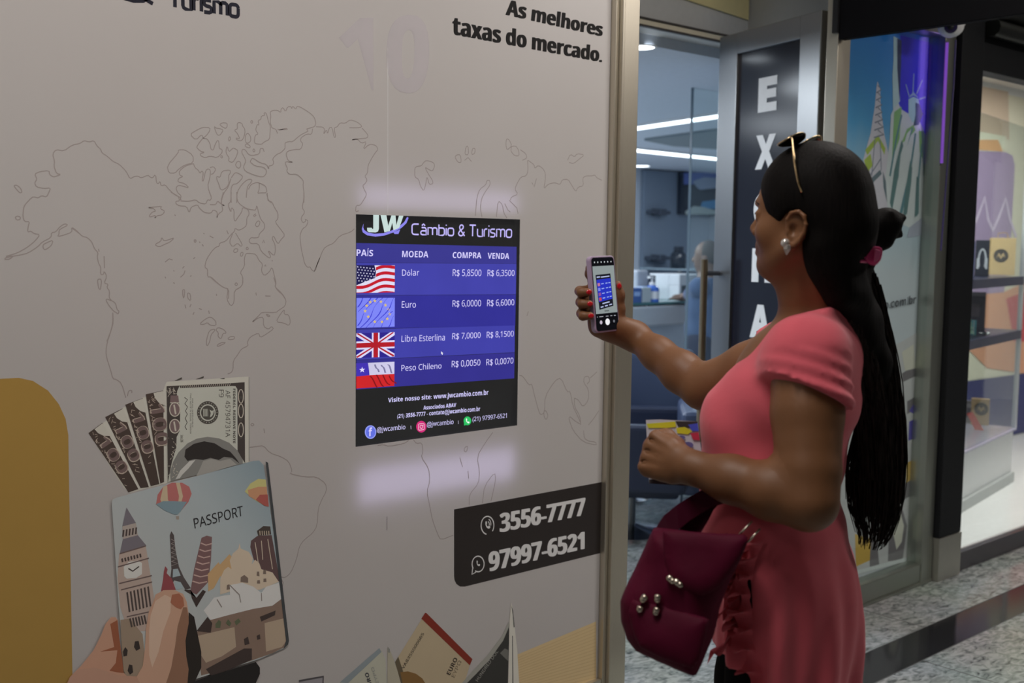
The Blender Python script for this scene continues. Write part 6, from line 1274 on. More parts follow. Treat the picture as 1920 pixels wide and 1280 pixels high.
for i, (u0, u1) in enumerate(((.010, .006), (-.012, -.018), (-.034, -.0425))):
    m0 = fp(-.004, u0, -.032); q1 = fp(-.038, (u0+u1)/2+.002, -.030); q2 = fp(-.0515, u1+.001, -.014); q3 = fp(-.0465, u1, .0015)
    bd.chain([fp(.02, u0*.8-.005, -.030), m0, q1, q2, q3], [.012, .0115, .0100, .0092, .0082], .005)
    RNAIL.append((q3+nrm(-pr*.55+pn*.85)*.0068, nrm(-pr*.55+pn*.85), nrm(pr*.75+pn*.45)))
bd.chain([fp(.020, .004, -.028), fp(.006, .028, -.030), fp(-.008, .044, -.026), fp(-.016, .056, -.018)], [.012, .0108, .0096, .0085], .006)
allp = lambda *ps: (np.min(ps, 0), np.max(ps, 0))
def bx_(ps, m, h): lo, hi = allp(*ps); return (lo-m, hi+m, h)
boxes = [(hp_(0, 0, 0)-.14-UP*.03, hp_(0, 0, 0)+.14, .0027), bx_([nb_, hp_(-2, 0, -11)], .075, .005), bx_([nb_, LS, RS], .08, .007), bx_([LS, LE], .075, .0045), bx_([LE, LW], .055, .004), bx_([lh(0, 0, 0), lh(.13, .05, -.06), lh(.1, -.05, .03)], .025, .0021),
         bx_([RS, RE], .07, .0045), bx_([RE, RW], .05, .0036), bx_([RW, fp(.06, -.09, -.03), fp(-.06, .07, .01), fp(.06, .03, .01)], .028, .0021), (bp(0, 0, 0)-np.array([.32, .32, -.0]), bp(0, 0, 1.36)+np.array([.32, .32, 0]), .012)]
def paintb(C):
    q = (C-H0)@HA*100
    m = np.zeros(len(C)); lipz = (q[:, 0] > 7.4) & (np.abs(q[:, 1]) < 2.25-(np.abs(q[:, 2]+6.15)*.9)) & (q[:, 2] < -5.15) & (q[:, 2] > -7.35); m[lipz] = 1
    return m
skin('body', bd, boxes, [SKIN, LIP], wo, 2, paintb)
# eyes, lashes, brows
for s_ in (1, -1):
    e = MB(); e.ell(tuple(hp_(6.75, 3.2*s_, -.1)), (.0112, .0112, .0112), 16, 12); ey = e.build('eye', mat('eye_white', (.75, .72, .68), rough=.15), wo, smooth=True)
    e = MB(); M = Matrix((( *hf, ), (*hl,), (*hu,))).transposed().to_4x4(); c0 = hp_(7.78, 3.2*s_, -.15); e.ell(tuple(c0), (.0016, .0055, .0055), 14, 8, M); e.build('iris', mat('dark_iris', (.02, .012, .008), rough=.1), ey, smooth=True)
    e = MB(); e.tube([hp_(8.1, 2.1*s_, .15), hp_(8.6, 3.0*s_, .25), hp_(8.2, 4.0*s_, .1), hp_(7.7, 4.6*s_, -.1)], [.0008, .0014, .0014, .0006], 6); e.build('eyelash', mat('lash_black', (.01, .01, .01), rough=.5), wo)
    e = MB(); e.tube([hp_(8.95, 1.5*s_, 1.5), hp_(8.85, 2.6*s_, 2.1), hp_(8.35, 3.7*s_, 2.3), hp_(7.2, 4.9*s_, 1.75)], [.0022, .0030, .0026, .0010], 8, flat=.8); e.build('eyebrow', mat('brow_dark', (.014, .010, .008), rough=.8), wo, smooth=True)
def nail(p, n, t, name, m, sc=1.0):
    b = np.cross(n, t); M = Matrix((tuple(t), tuple(b), tuple(n))).transposed().to_4x4(); e = MB(); e.ell(tuple(p), (.0065*sc, .005*sc, .0018), 12, 8, M); return e.build(name, m, wo, smooth=True)
for p, n, t in RNAIL: nail(p, n, t, 'fingernail', NAILR)
nail(tb3+nrm(th*.8-nbk*.2)*.0078, nrm(th*.9+nbk*.2), d, 'fingernail', NAILR, .9)
# ---- hair
def hairmat(name, k=1.0):
    m, nt, b = new_mat(name); N = nt.nodes; L = nt.links; tc = N.new('ShaderNodeTexCoord'); mp = N.new('ShaderNodeMapping'); mp.inputs['Scale'].default_value = (220, 220, 14); L.new(tc.outputs['Object'], mp.inputs[0])
    no = N.new('ShaderNodeTexNoise'); no.inputs['Scale'].default_value = 1; no.inputs['Detail'].default_value = 3; L.new(mp.outputs[0], no.inputs['Vector'])
    cr = N.new('ShaderNodeValToRGB'); e = cr.color_ramp.elements; e[0].position = .3; e[0].color = (.004, .0035, .0035, 1); e[1].position = .75; e[1].color = (.007*k, .0056*k, .005*k, 1)
    L.new(no.outputs['Fac'], cr.inputs[0]); L.new(cr.outputs[0], b.inputs['Base Color']); b.inputs['Roughness'].default_value = .62; b.inputs['Specular IOR Level'].default_value = .08
    bm_ = N.new('ShaderNodeBump'); bm_.inputs['Strength'].default_value = .5; bm_.inputs['Distance'].default_value = .002; L.new(no.outputs['Fac'], bm_.inputs['Height']); L.new(bm_.outputs[0], b.inputs['Normal']); return m
HAIR = hairmat('black_hair'); HAIR2 = hairmat('dark_brown_hair', 9.0)
hr = SDF()
def hh_(f, l, u, a, b, c, k=.02, op='u'): hr.ell(hp_(f, l, u), (a*.01, b*.01, c*.01), HA, k, op)
hh_(-1.0, 0, 3.9, 10.0, 8.2, 9.5); hh_(-5.2, 0, -.3, 6.0, 6.9, 7.0, .03); hh_(-5.6, 0, -4.5, 4.0, 5.4, 5.2, .03)
US = [(14, 9.5), (8, 9.0), (6.5, 8.6), (4, 7.5), (2, 6.3), (0, 5.2), (-1.6, 4.6), (-2.6, 3.6), (-3.1, 2.2), (-3.2, -2.3), (-5, -3.0), (-8, -4.0), (-11, -5.0), (-16, -6.4)][::-1]
def hairline(P):
    q = (P-H0)@HA*100; ln = np.interp(q[..., 2], [u for u, _ in US], [f for _, f in US]); ln = ln-.035*np.maximum(0, np.abs(q[..., 1])-4.5)**2
    g = (q[..., 0]-ln)*.01
    e = np.sqrt(((q[..., 0]+.7)/2.6)**2+((q[..., 2]+2.2)/3.3)**2)-1      # hole for the ears
    e2 = np.where(np.abs(q[..., 1]) > 4, e*.02, .05)
    return np.maximum(g, -e2)
hr.put(hairline, hp_(0, 0, 0)-.3, hp_(0, 0, 0)+.3, .004, 'i')
q0 = hp_(-9.6, 0, -2.0); BUN = Dp(1660, 420, 2.06); CLP = Dp(1618, 478, 2.06); 
hr.cone(hp_(-7, 0, -1.5), CLP, .050, .022, .03); hr.chain([Dp(1622, 452, 2.06), Dp(1640, 432, 2.06), BUN, BUN+np.array([0, 0, -.006])], [.030, .027, .0255, .023], .012)
for s_ in (1, -1): hr.cone(hp_(-5.0, 3.4*s_, -5), hp_(-8.0, 1.4*s_, -12.5), .036, .028, .02)
hr.ell(Dp(1668, 414, 2.06), (.021, .021, .019), k=.01)
for k in range(9): hr.ell(BUN+np.array([.020*math.cos(k*2.1), .020*math.sin(k*1.7), .018*math.sin(k*2.9)]), (.010, .010, .008), k=.006); hr.cone(BUN, Dp(1655, 448, 2.06), .02, .012, .012)
nap = [Dp(1578, 545, 2.05), Dp(1606, 600, 2.06)]
hr.chain([hp_(-5.2, 0, -5), nap[0], nap[1]], [.040, .041, .040], .03); hr.chain([hp_(-6, 2.0, -8), Dp(1590, 560, 2.0), Dp(1618, 640, 2.03)], [.03, .030, .026], .03); hr.chain([CLP, nap[0]], [.024, .040], .02); hr.chain([nap[1], Dp(1630, 680, 2.07), Dp(1648, 800, 2.08)], [.038, .034, .014], .03)
skin('hair', hr, [(hp_(-3.5, 0, 0)-np.array([.19, .19, .33]), hp_(-3.5, 0, 0)+np.array([.19, .19, .16]), .0035)], HAIR, wo, 2)
PT = [((1602, 500), .033, 2.06), ((1614, 560), .038, 2.07), ((1634, 640), .037, 2.08), ((1650, 720), .037, 2.085), ((1652, 800), .043, 2.085), ((1642, 880), .052, 2.08), ((1640, 950), .046, 2.075), ((1640, 1000), .030, 2.07), ((1632, 1030), .02, 2.07)]
PP = np.array([Dp(*p, t) for p, r, t in PT]); PR = [r for _, r, _ in PT]
pt = SDF(); pt.chain(PP[:-2], [r*q_ for r, q_ in zip(PR[:-2], (.9, .88, .86, .86, .8, .66, .4))], .02, flat=(nrm(HF), 1.25))
ponyt = skin('ponytail', pt, [(PP.min(0)-.07, PP.max(0)+.07, .006)], HAIR2, wo, 2)
mb = MB(); TT = np.linspace(0, 1, len(PP))
for k in range(520):
    a = random.uniform(0, 2*math.pi); rr = math.sqrt(random.uniform(.25, 1.12)); t0 = random.uniform(0, .14); t1 = random.uniform(.72, 1.0) if k % 3 else random.uniform(.45, .85)
    ts = np.linspace(t0, t1, 13); ph = random.uniform(0, 6); q = []
    for t in ts:
        c = np.array([np.interp(t, TT, PP[:, i]) for i in range(3)]); r = np.interp(t, TT, PR)
        q.append(c+HR*(r*rr*math.cos(a)+.003*math.sin(t*11+ph))+HF*(r*.8*rr*math.sin(a))-UP*.0)
    mb.tube(q, list(np.linspace(.0016, .0007, 13)), 3, caps=False)
for k in range(110):
    a = random.uniform(-1, 1); w_ = random.uniform(0, .006); q = []
    for t in np.linspace(0, 1, 12):
        px = np.interp(t, [0, .25, .5, .75, 1], [1560, 1590, 1622, 1640, 1646])+a*np.interp(t, [0, .3, 1], [26, 30, 34]); py = np.interp(t, [0, 1], [500, 900])
        q.append(Dp(px, py, np.interp(t, [0, .2, .4, .7, 1], [1.985, 1.975, 2.01, 2.04, 2.04])-w_+.012*a*a))
    mb.tube(q, list(np.linspace(.0014, .0008, 12)), 3, caps=False)
mb.build('strands', HAIR2, ponyt, smooth=True)
# ---- hair clip, earring
cp = thing('hair_clip', 'bright pink claw clip gathering the long black ponytail', 'hair clip', tuple(CLP))
PNK = mat('pink_plastic', (.80, .07, .27), rough=.25, coat=.3)
def prism_px(pts, t, th_, name, m, par, bev=.003):
    mb = MB(); P = [Dp(*p, t) for p in pts]; n = nrm(P[0]-CAM); mb.prism(P, n*th_); return mb.build(name, m, par, bevel=bev)
prism_px([(1618, 468), (1638, 462), (1650, 461), (1656, 470), (1652, 488), (1642, 499), (1632, 497), (1622, 490)], 1.945, .11, 'clip_body', PNK, cp, .006)
for k in range(4):
    y = 464+k*8; mb = MB(); mb.tube([Dp(1624, y+2, 1.95), Dp(1612, y+1, 1.938), Dp(1603, y+3, 1.945)], [.0034, .003, .0018], 8); mb.build('tooth', PNK, cp, smooth=True)
prism_px([(1640, 466), (1652, 470), (1648, 486), (1638, 492)], 1.938, .006, 'clip_wing', mat('pink_plastic_light', (.78, .16, .36), rough=.25), cp, .002)
er = hp_(-.1, 8.1, -4.5)
PEARL = mat('glittering_stone', (.72, .70, .66), rough=.12, metal=.6)
mb = MB(); mb.ell(tuple(er), (.008, .008, .008), 14, 10); ea = mb.build('earring', PEARL, wo, smooth=True)
mb = MB(); c0 = er-hu*.009-hf*.004; M = Matrix((tuple(hf), tuple(hl), tuple(hu))).transposed().to_4x4(); mb.lathe([(.001, -.011), (.007, -.001), (.0065, .006), (.001, .008)], tuple(c0), 6, M); mb.build('drop', mat('drop_stone', (.62, .60, .56), rough=.1, metal=.5), ea)
# ---- sunglasses pushed up on the hair
sgl = thing('sunglasses', 'gold rimmed sunglasses pushed up on the black hair', 'sunglasses', tuple(hp_(2, 0, 13.4)))
GOLD = mat('gold_metal', (.75, .55, .30), rough=.2, metal=1)
lensm = mat('dark_lens', (.012, .010, .010), rough=.06)
ga = nrm(hf*.86-hu*.5)      # down along the lens
gn = nrm(np.cross(ga, hl)); gn = gn if gn@UP > 0 else -gn
for s_ in (1, -1):
    c0 = hp_(3.0, 3.4*s_, 13.25); ring = [c0+hl*(.029*math.cos(a))*1+ga*(.024*math.sin(a))+gn*(-.004*math.cos(a)**2) for a in np.linspace(0, 2*math.pi, 29)]
    mb = MB(); mb.tube(ring, .0013, 8, caps=False); mb.build('rim', GOLD, sgl, smooth=True)
    mb = MB(); R0 = ring[:-1]; mb.add([p-gn*.0007 for p in R0]+[p+gn*.0007 for p in R0]+[c0-gn*.001+gn*.003, c0+gn*.004], [[i, (i+1) % 28, 56] for i in range(28)]+[[28+i, 28+(i+1) % 28, 57] for i in range(28)]+[[i, (i+1) % 28, 28+(i+1) % 28, 28+i] for i in range(28)]); mb.build('lens', lensm, sgl, smooth=True)
    mb = MB(); mb.tube([hp_(1.7, 6.4*s_, 13.6), hp_(.9, 7.2*s_, 12.9), hp_(-.4, 8.35*s_, 9.2), hp_(-1.5, 8.75*s_, 6.2), hp_(-2.4, 8.6*s_, 4.2)], [.0016, .0018, .0017, .0018, .0022], 8); mb.build('temple', GOLD, sgl, smooth=True)
mb = MB(); mb.tube([hp_(2.4, .7, 13.75), hp_(2.2, 0, 13.95), hp_(2.4, -.7, 13.75)], .0012, 8); mb.build('bridge', GOLD, sgl, smooth=True)
# ---- the pink top
SIL = [(572, 1512, 1590), (590, 1482, 1586), (610, 1455, 1592), (640, 1430, 1601), (670, 1402, 1609), (700, 1372, 1615), (740, 1342, 1616), (780, 1328, 1606), (820, 1324, 1594), (860, 1319, 1583), (900, 1316, 1576), (950, 1314, 1578), (1000, 1318, 1590), (1050, 1340, 1604), (1100, 1346, 1612), (1150, 1346, 1615), (1200, 1350, 1613), (1250, 1358, 1606), (1300, 1362, 1604), (1380, 1366, 1604)]
zz_, ff, fb_ = [], [], []
for y, a, b in SIL:
    f1, z1 = sag(a, y); f0, z0 = sag(b, y); zz_.append((z1+z0)/2); ff.append(f1); fb_.append(f0)
zz_ = np.array(zz_)[::-1]; ff = np.array(ff)[::-1]; fb_ = np.array(fb_)[::-1]
ZW = [(.55, .21), (.75, .205), (.90, .198), (1.0, .185), (1.10, .165), (1.2, .168), (1.28, .172), (1.33, .150), (1.37, .10), (1.42, .07)]
def torso(P, grow=0.0):
    q = P-BO; f = q@BF; l = q@BL_; z = q[..., 2]
    a1 = np.interp(z, zz_, ff); a0 = np.interp(z, zz_, fb_); b = np.interp(z, [k for k, _ in ZW], [v for _, v in ZW])
    c = (a1+a0)/2; a = (a1-a0)/2
    ang = np.arctan2(l/b, (f-c)/a)
    lowf = np.clip((1.02-z)/.3, 0, 1)
    wr = .007*lowf*np.sin(ang*9+z*6)+.004*lowf*np.sin(ang*17-z*11)+.0035*np.sin((z*60+f*25+l*9))*np.exp(-((z-1.06)/.10)**2)+.003*np.sin(z*45-f*50)*np.exp(-((z-1.22)/.08)**2)
    r = np.sqrt(((f-c)/a)**2+(l/b)**2)
    return (r-1)*np.minimum(a, b)*.92-wr-grow
sh_ = SDF(); zt_, zb_t = zz_[-1], .60
sh_.put(torso, BO-np.array([.34, .34, -.55]), BO+np.array([.34, .34, 1.45]), .01)
for s_ in (1, -1): sh_.ell(bp(np.interp(1.19, zz_, ff)-.080, .075*s_, 1.185), (.062, .066, .07), np.stack([BF, BL_, UP], 1), .05)
hemA, hemB = Dp(1437, 690, 1.86), Dp(1572, 757, 1.86); hn = nrm(np.cross(hemB-hemA, nrm(hemA-CAM)+.35*BF)); hn = hn if hn[2] < 0 else -hn
RSL = mixp(RS, RE, .28); rn = nrm(RE-RS)
nb2 = nb_-UP*.035
def coneC(a, b, r0, r1, k, cut, ext=0.0):
    ab = b-a; L2 = ab@ab
    def f(P):
        q = P-a; t = np.clip((q@ab)/L2, 0, 1); dd = q-t[..., None]*ab
        fold = ext*np.sin(75*(q@nrm(np.cross(ab, BL_)))+30*t)
        return np.maximum(np.sqrt((dd*dd).sum(-1))-(r0+(r1-r0)*t)-fold, cut(P))
    m = max(r0, r1)+.01; sh_.put(f, np.minimum(a, b)-m, np.maximum(a, b)+m, k)
cutL = lambda P: (P-hemA)@hn
cutR = lambda P: (P-RSL)@rn
coneC(nb2-UP*.02, LS-UP*.004, .056, .069, .035, cutL); coneC(nb2-UP*.02, RS, .054, .056, .035, cutR)
coneC(LS, mixp(LS, LE, .5), .0685, .078, .02, cutL, .003); coneC(RS, mixp(RS, RE, .5), .0655, .061, .03, cutR)
sh_.cone(nb2, nb_+UP*.04-BF*.004, .068, .060, .02)
# cuts: sleeve hems, neckline, hem, side slit
CF, CB = sag(1478, 592), sag(1588, 566)
def cuts(P):
    q = P-BO; f = q@BF; l = q@BL_; z = q[..., 2]
    c3 = np.maximum(z-(CF[1]+(CB[1]-CF[1])*(f-CF[0])/(CB[0]-CF[0])), -.05)
    hem = .66-z+np.clip(f, -.2, .2)*.02
    fr = np.minimum(f-slit_f(z)-.0, .05); fr = np.minimum(np.minimum(fr, l+.25), zfr-z)   # in front of the slit, below the front hem
    return np.maximum.reduce([c3, hem, fr])
slp = [(1432, 1008), (1402, 1060), (1400, 1110), (1402, 1150), (1408, 1190), (1424, 1260), (1436, 1320)]
sl_ = [sag(x, y, .12) for x, y in slp]; szs = [z for _, z in sl_][::-1]; sfs = [f for f, _ in sl_][::-1]
def slit_f(z): return np.interp(z, szs, sfs)
zfr = sag(1360, 1222, .1)[1]
sh_.put(cuts, BO-1, BO+2, .006, 'i')
lo_ = np.minimum(BO-np.array([.3, .3, 0]), LE-.12); 
skin('top', sh_, [(np.array([BO[0]-.34, BO[1]-.34, .60]), np.array([BO[0]+.34, BO[1]+.34, 1.43]), .0055)], PINK, wo, 2)
# ruffles along the side slit
def ruffle(path_px, l, amp, wd, out, name):
    P = [Pl(x, y, BO+BL_*l, BL_) for x, y in path_px]; P = np.array(P); t_ = np.linspace(0, 1, len(P)); n = 90; rows = []
    for i in range(n):
        t = i/(n-1); c = np.array([np.interp(t, t_, P[:, k]) for k in range(3)]); ph = t*2*math.pi*9
        row = []
        for j in range(5):
            w_ = j/4; row.append(c+out*(wd*w_)*(.8+.3*math.sin(ph*.7+1))+BL_*(amp*w_*math.sin(ph)+.008+.010*w_)-UP*(.012*w_*math.cos(ph)))
        rows.append(row)
    V = [p for r in rows for p in r]; V2 = [p+BL_*.002 for p in V]; N_ = len(V)
    f = [(i*5+j, i*5+j+1, (i+1)*5+j+1, (i+1)*5+j) for i in range(n-1) for j in range(4)]
    mb = MB(); mb.add(V+V2, f+[tuple(k+N_ for k in q[::-1]) for q in f]); return mb.build(name, PINK, wo, smooth=True)
ruffle([(1436, 1008), (1418, 1050), (1412, 1100), (1412, 1150), (1418, 1200), (1432, 1262), (1442, 1310)], .182, .016, .036, nrm(BF+BL_*.35), 'side_ruffle')
ruffle([(1400, 1030), (1374, 1058), (1364, 1090), (1378, 1130), (1388, 1165), (1380, 1190), (1352, 1205)], .168, .015, .034, nrm(BF*.5-UP*.6), 'front_ruffle')
ruffle([(1410, 1022), (1392, 1062), (1388, 1100), (1392, 1150), (1398, 1185)], .176, .013, .030, nrm(BF*.8-UP*.4), 'front_ruffle')
mb = MB(); mb.tube([Pl(x, y, BO+BL_*.192, BL_) for x, y in ((1399, 1060), (1403, 1084), (1406, 1112), (1411, 1140))], [.0025, .005, .004, .002], 8, flat=.5); mb.build('slit', BLKC, wo, smooth=True)
# hanging front panel
mb = MB(); mb.tube([sag_ for sag_ in (Pl(1326, 905, BO+BL_*.09, BL_), Pl(1326, 950, BO+BL_*.10, BL_), Pl(1330, 1000, BO+BL_*.11, BL_), Pl(1338, 1030, BO+BL_*.11, BL_))], [.012, .014, .013, .010], 10, flat=.6); mb.build('front_fold', PINK, wo, smooth=True)
# leggings and shoes
lg = SDF()
lg.ell(bp(.044, 0, .93), (.108, .165, .16), np.stack([BF, BL_, UP], 1), .05)
sho = []
for s_ in (1, -1):
    fw = .05 if s_ < 0 else 0.0; hpz, kn, an = bp(.035+fw*.5, .082*s_, .86), bp(.05+fw*1.6, .09*s_, .47), bp(.0+fw*1.5, .095*s_, .09)
    lg.chain([hpz, mixp(hpz, kn, .5), kn], [.092, .082, .064], .02); lg.chain([kn, mixp(kn, an, .35), an+UP*.02], [.064, .060, .042], .02); sho.append(an)
skin('leggings', lg, [(BO+np.array([-.3, -.3, .06]), BO+np.array([.3, .3, 1.12]), .009)], BLKC, wo, 2)
for an in sho:
    s0 = SDF(); s0.chain([an-UP*.035, an+BF*.09-UP*.055, an+BF*.18-UP*.062], [.044, .042, .030], .02); s0.put(lambda P: .004-P[..., 2], an-1, an+1, .004, 'i')
    skin('shoe', s0, [(an-np.array([.25, .25, .09]), an+np.array([.25, .25, .05]), .006)], smat('shoe_dark', (30, 28, 28), rough=.5), wo, 2)
# ---- the telephone in her right hand
ph = thing('mobile_phone', 'phone in a lilac case showing its camera view of the rate screen', 'phone', tuple(PC))
LIL = mat('lilac_case', (.44, .34, .50), rough=.35)
def rrect(w_, h_, r, n=6):
    o = []
    for cx_, cy_, a0 in ((w_-r, h_-r, 0), (r-w_, h_-r, 90), (r-w_, r-h_, 180), (w_-r, r-h_, 270)):
        o += [(cx_+r*math.cos((a0+90*k/n)*D2R), cy_+r*math.sin((a0+90*k/n)*D2R)) for k in range(n+1)]
    return o
mb = MB(); mb.prism([fp(a, b, -PHT-.001) for a, b in rrect(PHW, PHH, .010)], pn*(2*PHT)); mb.build('case', LIL, ph, bevel=.002)
def pface(pts, n, m, name, par=ph): mb = MB(); mb.ngon([fp(a, b, n) for a, b in pts]); return mb.build(name, m, par)
pz = PHT-.001
mb = MB(); mb.prism([fp(a, b, pz) for a, b in rrect(PHW-.0035, PHH-.0035, .007)], pn*.0008); mb.build('display_glass', smat('phone_black', (16, 18, 24), rough=.12), ph)
pz += .0010; SWX = PHW-.0045; q_ = lambda x0, x1, y0, y1: [(x0, y0), (x1, y0), (x1, y1), (x0, y1)]
pface(q_(-SWX, SWX, -.040, .058), pz, glow((140, 150, 150)), 'camera_view')
# the little picture of the rate screen
tb_ = [(-.026, .040), (.020, .0415), (.022, -.026), (-.022, -.032)]
tb_o = pface(tb_, pz+.0002, glow((20, 22, 34)), 'screen_picture')
def ti(u, v): a = mixp(mixp(tb_[0], tb_[1], u), mixp(tb_[3], tb_[2], u), v); return (a[0], a[1])
pface([ti(.03, .14), ti(.97, .14), ti(.97, .78), ti(.03, .78)], pz+.0003, glow((36, 50, 190)), 'blue_table', tb_o)
for k in range(4):
    y = .24+k*.14
    pface([ti(.06, y), ti(.22, y), ti(.22, y+.09), ti(.06, y+.09)], pz+.0005, glow([(190, 120, 150), (120, 130, 230), (140, 80, 150), (200, 70, 80)][k]), 'tiny_flag', tb_o)
    for u0, u1 in ((.30, .48), (.60, .74), (.80, .94)): pface([ti(u0, y+.02), ti(u1, y+.02), ti(u1, y+.05), ti(u0, y+.05)], pz+.0005, glow((150, 170, 235)), 'tiny_writing', tb_o)
for u0, u1, v in ((.06, .28, .05), (.34, .92, .06), (.25, .75, .83), (.1, .3, .92), (.4, .6, .92), (.7, .9, .92)): pface([ti(u0, v), ti(u1, v), ti(u1, v+.035), ti(u0, v+.035)], pz+.0005, glow((180, 190, 225)), 'tiny_writing', tb_o)
for k in range(6): pface([(-.026+k*.0102+.0028*math.cos(a)*.6, .066+.0018*math.sin(a)) for a in np.linspace(0, 6.28, 9)[:-1]], pz+.0002, glow((200, 204, 206)), 'toolbar_icon')
pface(q_(-.007, .007, -.0365, -.034), pz+.0003, glow((90, 98, 98)), 'zoom_bar')
for k, (x, wd) in enumerate(((-.030, .001), (-.018, .006), (0, .004), (.013, .003), (.024, .003))): pface(q_(x-wd, x+wd, -.047, -.0455), pz+.0002, glow((170, 172, 180)), 'mode_word')
def disc(x, y, r, m, name): return pface([(x+r*math.cos(a), y+r*math.sin(a)) for a in np.linspace(0, 2*math.pi, 20, endpoint=False)], pz+.0003, m, name)
disc(0, -.058, .0068, glow((240, 240, 244)), 'shutter_button'); disc(-.020, -.058, .0040, glow((190, 180, 196)), 'gallery_button'); disc(.020, -.058, .0030, glow((110, 112, 120)), 'flip_button')
# ---- the leaflet in her left hand
def leaf_xf(px, py, lay): p = Dp(px, py, LT); return p-nrm(p-CAM)*lay*.0004
LT = 2.035
lf = thing('leaflet', 'colourful printed leaflet held in the left hand of the woman', 'leaflet', tuple(Dp(1262, 850, LT)))
P = [Dp(x, y, LT) for x, y in ((1211, 787), (1238, 786), (1308, 790), (1313, 830), (1318, 870), (1320, 913), (1217, 906))]
mb = MB(); mb.prism(P, nrm(P[0]-CAM)*.002); mb.build('sheet', smat('leaf_white', (160, 162, 172)), lf)
_ll = [1]
def lp(name, col, *polys):
    mb = MB(); _ll[0] += 1
    for pl in polys: mb.ngon([leaf_xf(x, y, _ll[0]) for x, y in pl])
    return mb.build(name, smat('leaf_%d_%d_%d' % col, col), lf)
lp('dark_band', (46, 44, 46), [(1217, 898), (1320, 902), (1320, 913), (1217, 906)], [(1266, 789), (1308, 790), (1308, 800), (1290, 802), (1272, 800)]); lp('yellow_flash', (186, 190, 40), [(1212, 794), (1240, 792), (1266, 790), (1268, 800), (1250, 802), (1216, 802)], [(1268, 802), (1284, 800), (1298, 808), (1290, 814), (1270, 812)])
lp('blue_block', (60, 72, 168), [(1290, 796), (1308, 793), (1310, 808), (1298, 808)]); lp('red_block', (156, 44, 66), [(1294, 812), (1310, 810), (1312, 825), (1300, 824)]); lp('purple_ovals', (82, 80, 126), [(1278+7*math.cos(a), 820+4*math.sin(a)) for a in np.linspace(0, 6.2, 14)], [(1290+10*math.cos(a), 834+6*math.sin(a)) for a in np.linspace(0, 6.2, 14)])
lp('teal_mark', (70, 130, 164), [(1270, 826), (1278, 824), (1280, 836), (1272, 834)], [(1282, 842), (1288, 840), (1288, 850), (1283, 850)]); lp('grey_picture', (78, 80, 84), [(1288, 848), (1306, 844), (1312, 858), (1298, 862)])
# ---- handbag
BT = 1.865
bag = thing('handbag', 'burgundy nylon shoulder bag with metal toggles hanging before the woman in pink', 'bag', tuple(Dp(1285, 1120, BT)))
BURG = mat('burgundy_nylon', (.082, .003, .019), rough=.65, noise=.25, scale=18, bump=.6, bscale=40, spec=.12); BURD = mat('dark_burgundy', (.045, .003, .013), rough=.6, spec=.1, bump=.3, scale=50)
bc = Dp(1280, 1120, BT); bn = nrm(CAM-bc); bn = nrm(bn-.25*HR); br = nrm(np.cross(UP, bn)); bu = np.cross(bn, br); BA = np.stack([br, bu, bn], 1)
def b2(px, py, off=0.0):
    p = Pl(px, py, bc+bn*off, bn)-bc; return np.array([p@br, p@bu])
def polysd(Q, poly):
    n = len(poly); dm_ = np.full(Q.shape[:-1], 1e9); ins = np.zeros(Q.shape[:-1], bool)
    for i in range(n):
        a, b = poly[i], poly[(i+1) % n]; e = b-a; w_ = Q-a; t = np.clip((w_@e)/(e@e), 0, 1); dd = w_-t[..., None]*e; dm_ = np.minimum(dm_, (dd*dd).sum(-1))
        c1 = (a[1] <= Q[..., 1]) != (b[1] <= Q[..., 1]); xx = a[0]+(Q[..., 1]-a[1])*(e[0])/(e[1] if abs(e[1]) > 1e-9 else 1e-9); ins ^= c1 & (Q[..., 0] < xx)
    dm_ = np.sqrt(dm_); return np.where(ins, -dm_, dm_)
def pillow(poly_px, T, W_, off=0.0, fold=.003, name='bag', m=BURG, h=.004, par=bag):
    poly = [b2(*p, off) for p in poly_px]; s0 = SDF(); A2 = np.stack([br, bu], 1)
    def f(P):
        q = P-bc; Q = q@A2; n = q@bn-off; d2 = polysd(Q, poly)
        prof = T*np.sqrt(np.clip(-d2/W_, 0, 1)*(2-np.clip(-d2/W_, 0, 1)))+.0005
        prof = prof+fold*np.sin(Q[..., 0]*55+Q[..., 1]*38)+fold*.7*np.sin(Q[..., 1]*70-Q[..., 0]*30)
        return np.maximum(d2, (np.abs(n)-prof)*.7)
    pts = np.array([bc+br*p[0]+bu*p[1] for p in poly]); s0.put(f, pts.min(0)-.08, pts.max(0)+.08, .004)
    return skin(name, s0, [(pts.min(0)-.09, pts.max(0)+.09, h)], m, par, 2)
pillow([(1230, 988), (1268, 992), (1330, 1000), (1398, 1004), (1402, 1014), (1385, 1050), (1368, 1090), (1348, 1140), (1336, 1190), (1318, 1240), (1304, 1268), (1290, 1264), (1240, 1242), (1196, 1222), (1178, 1200), (1166, 1165), (1167, 1125), (1182, 1088), (1204, 1040)], .058, .05, name='bag_body')
pillow([(1243, 992), (1300, 996), (1400, 1002), (1404, 1014), (1386, 1052), (1352, 1100), (1318, 1118), (1282, 1108), (1256, 1086), (1244, 1050)], .013, .03, .055, .0015, 'flap')
pillow([(1186, 1118), (1240, 1132), (1300, 1150), (1330, 1160), (1316, 1230), (1300, 1256), (1240, 1234), (1200, 1214), (1188, 1190), (1178, 1150)], .014, .04, .052, .0015, 'front_pocket')
SILV = mat('antique_silver', (.62, .55, .45), rough=.25, metal=1)
def bpnt(px, py, o): q = b2(px, py, o); return bc+br*q[0]+bu*q[1]+bn*o
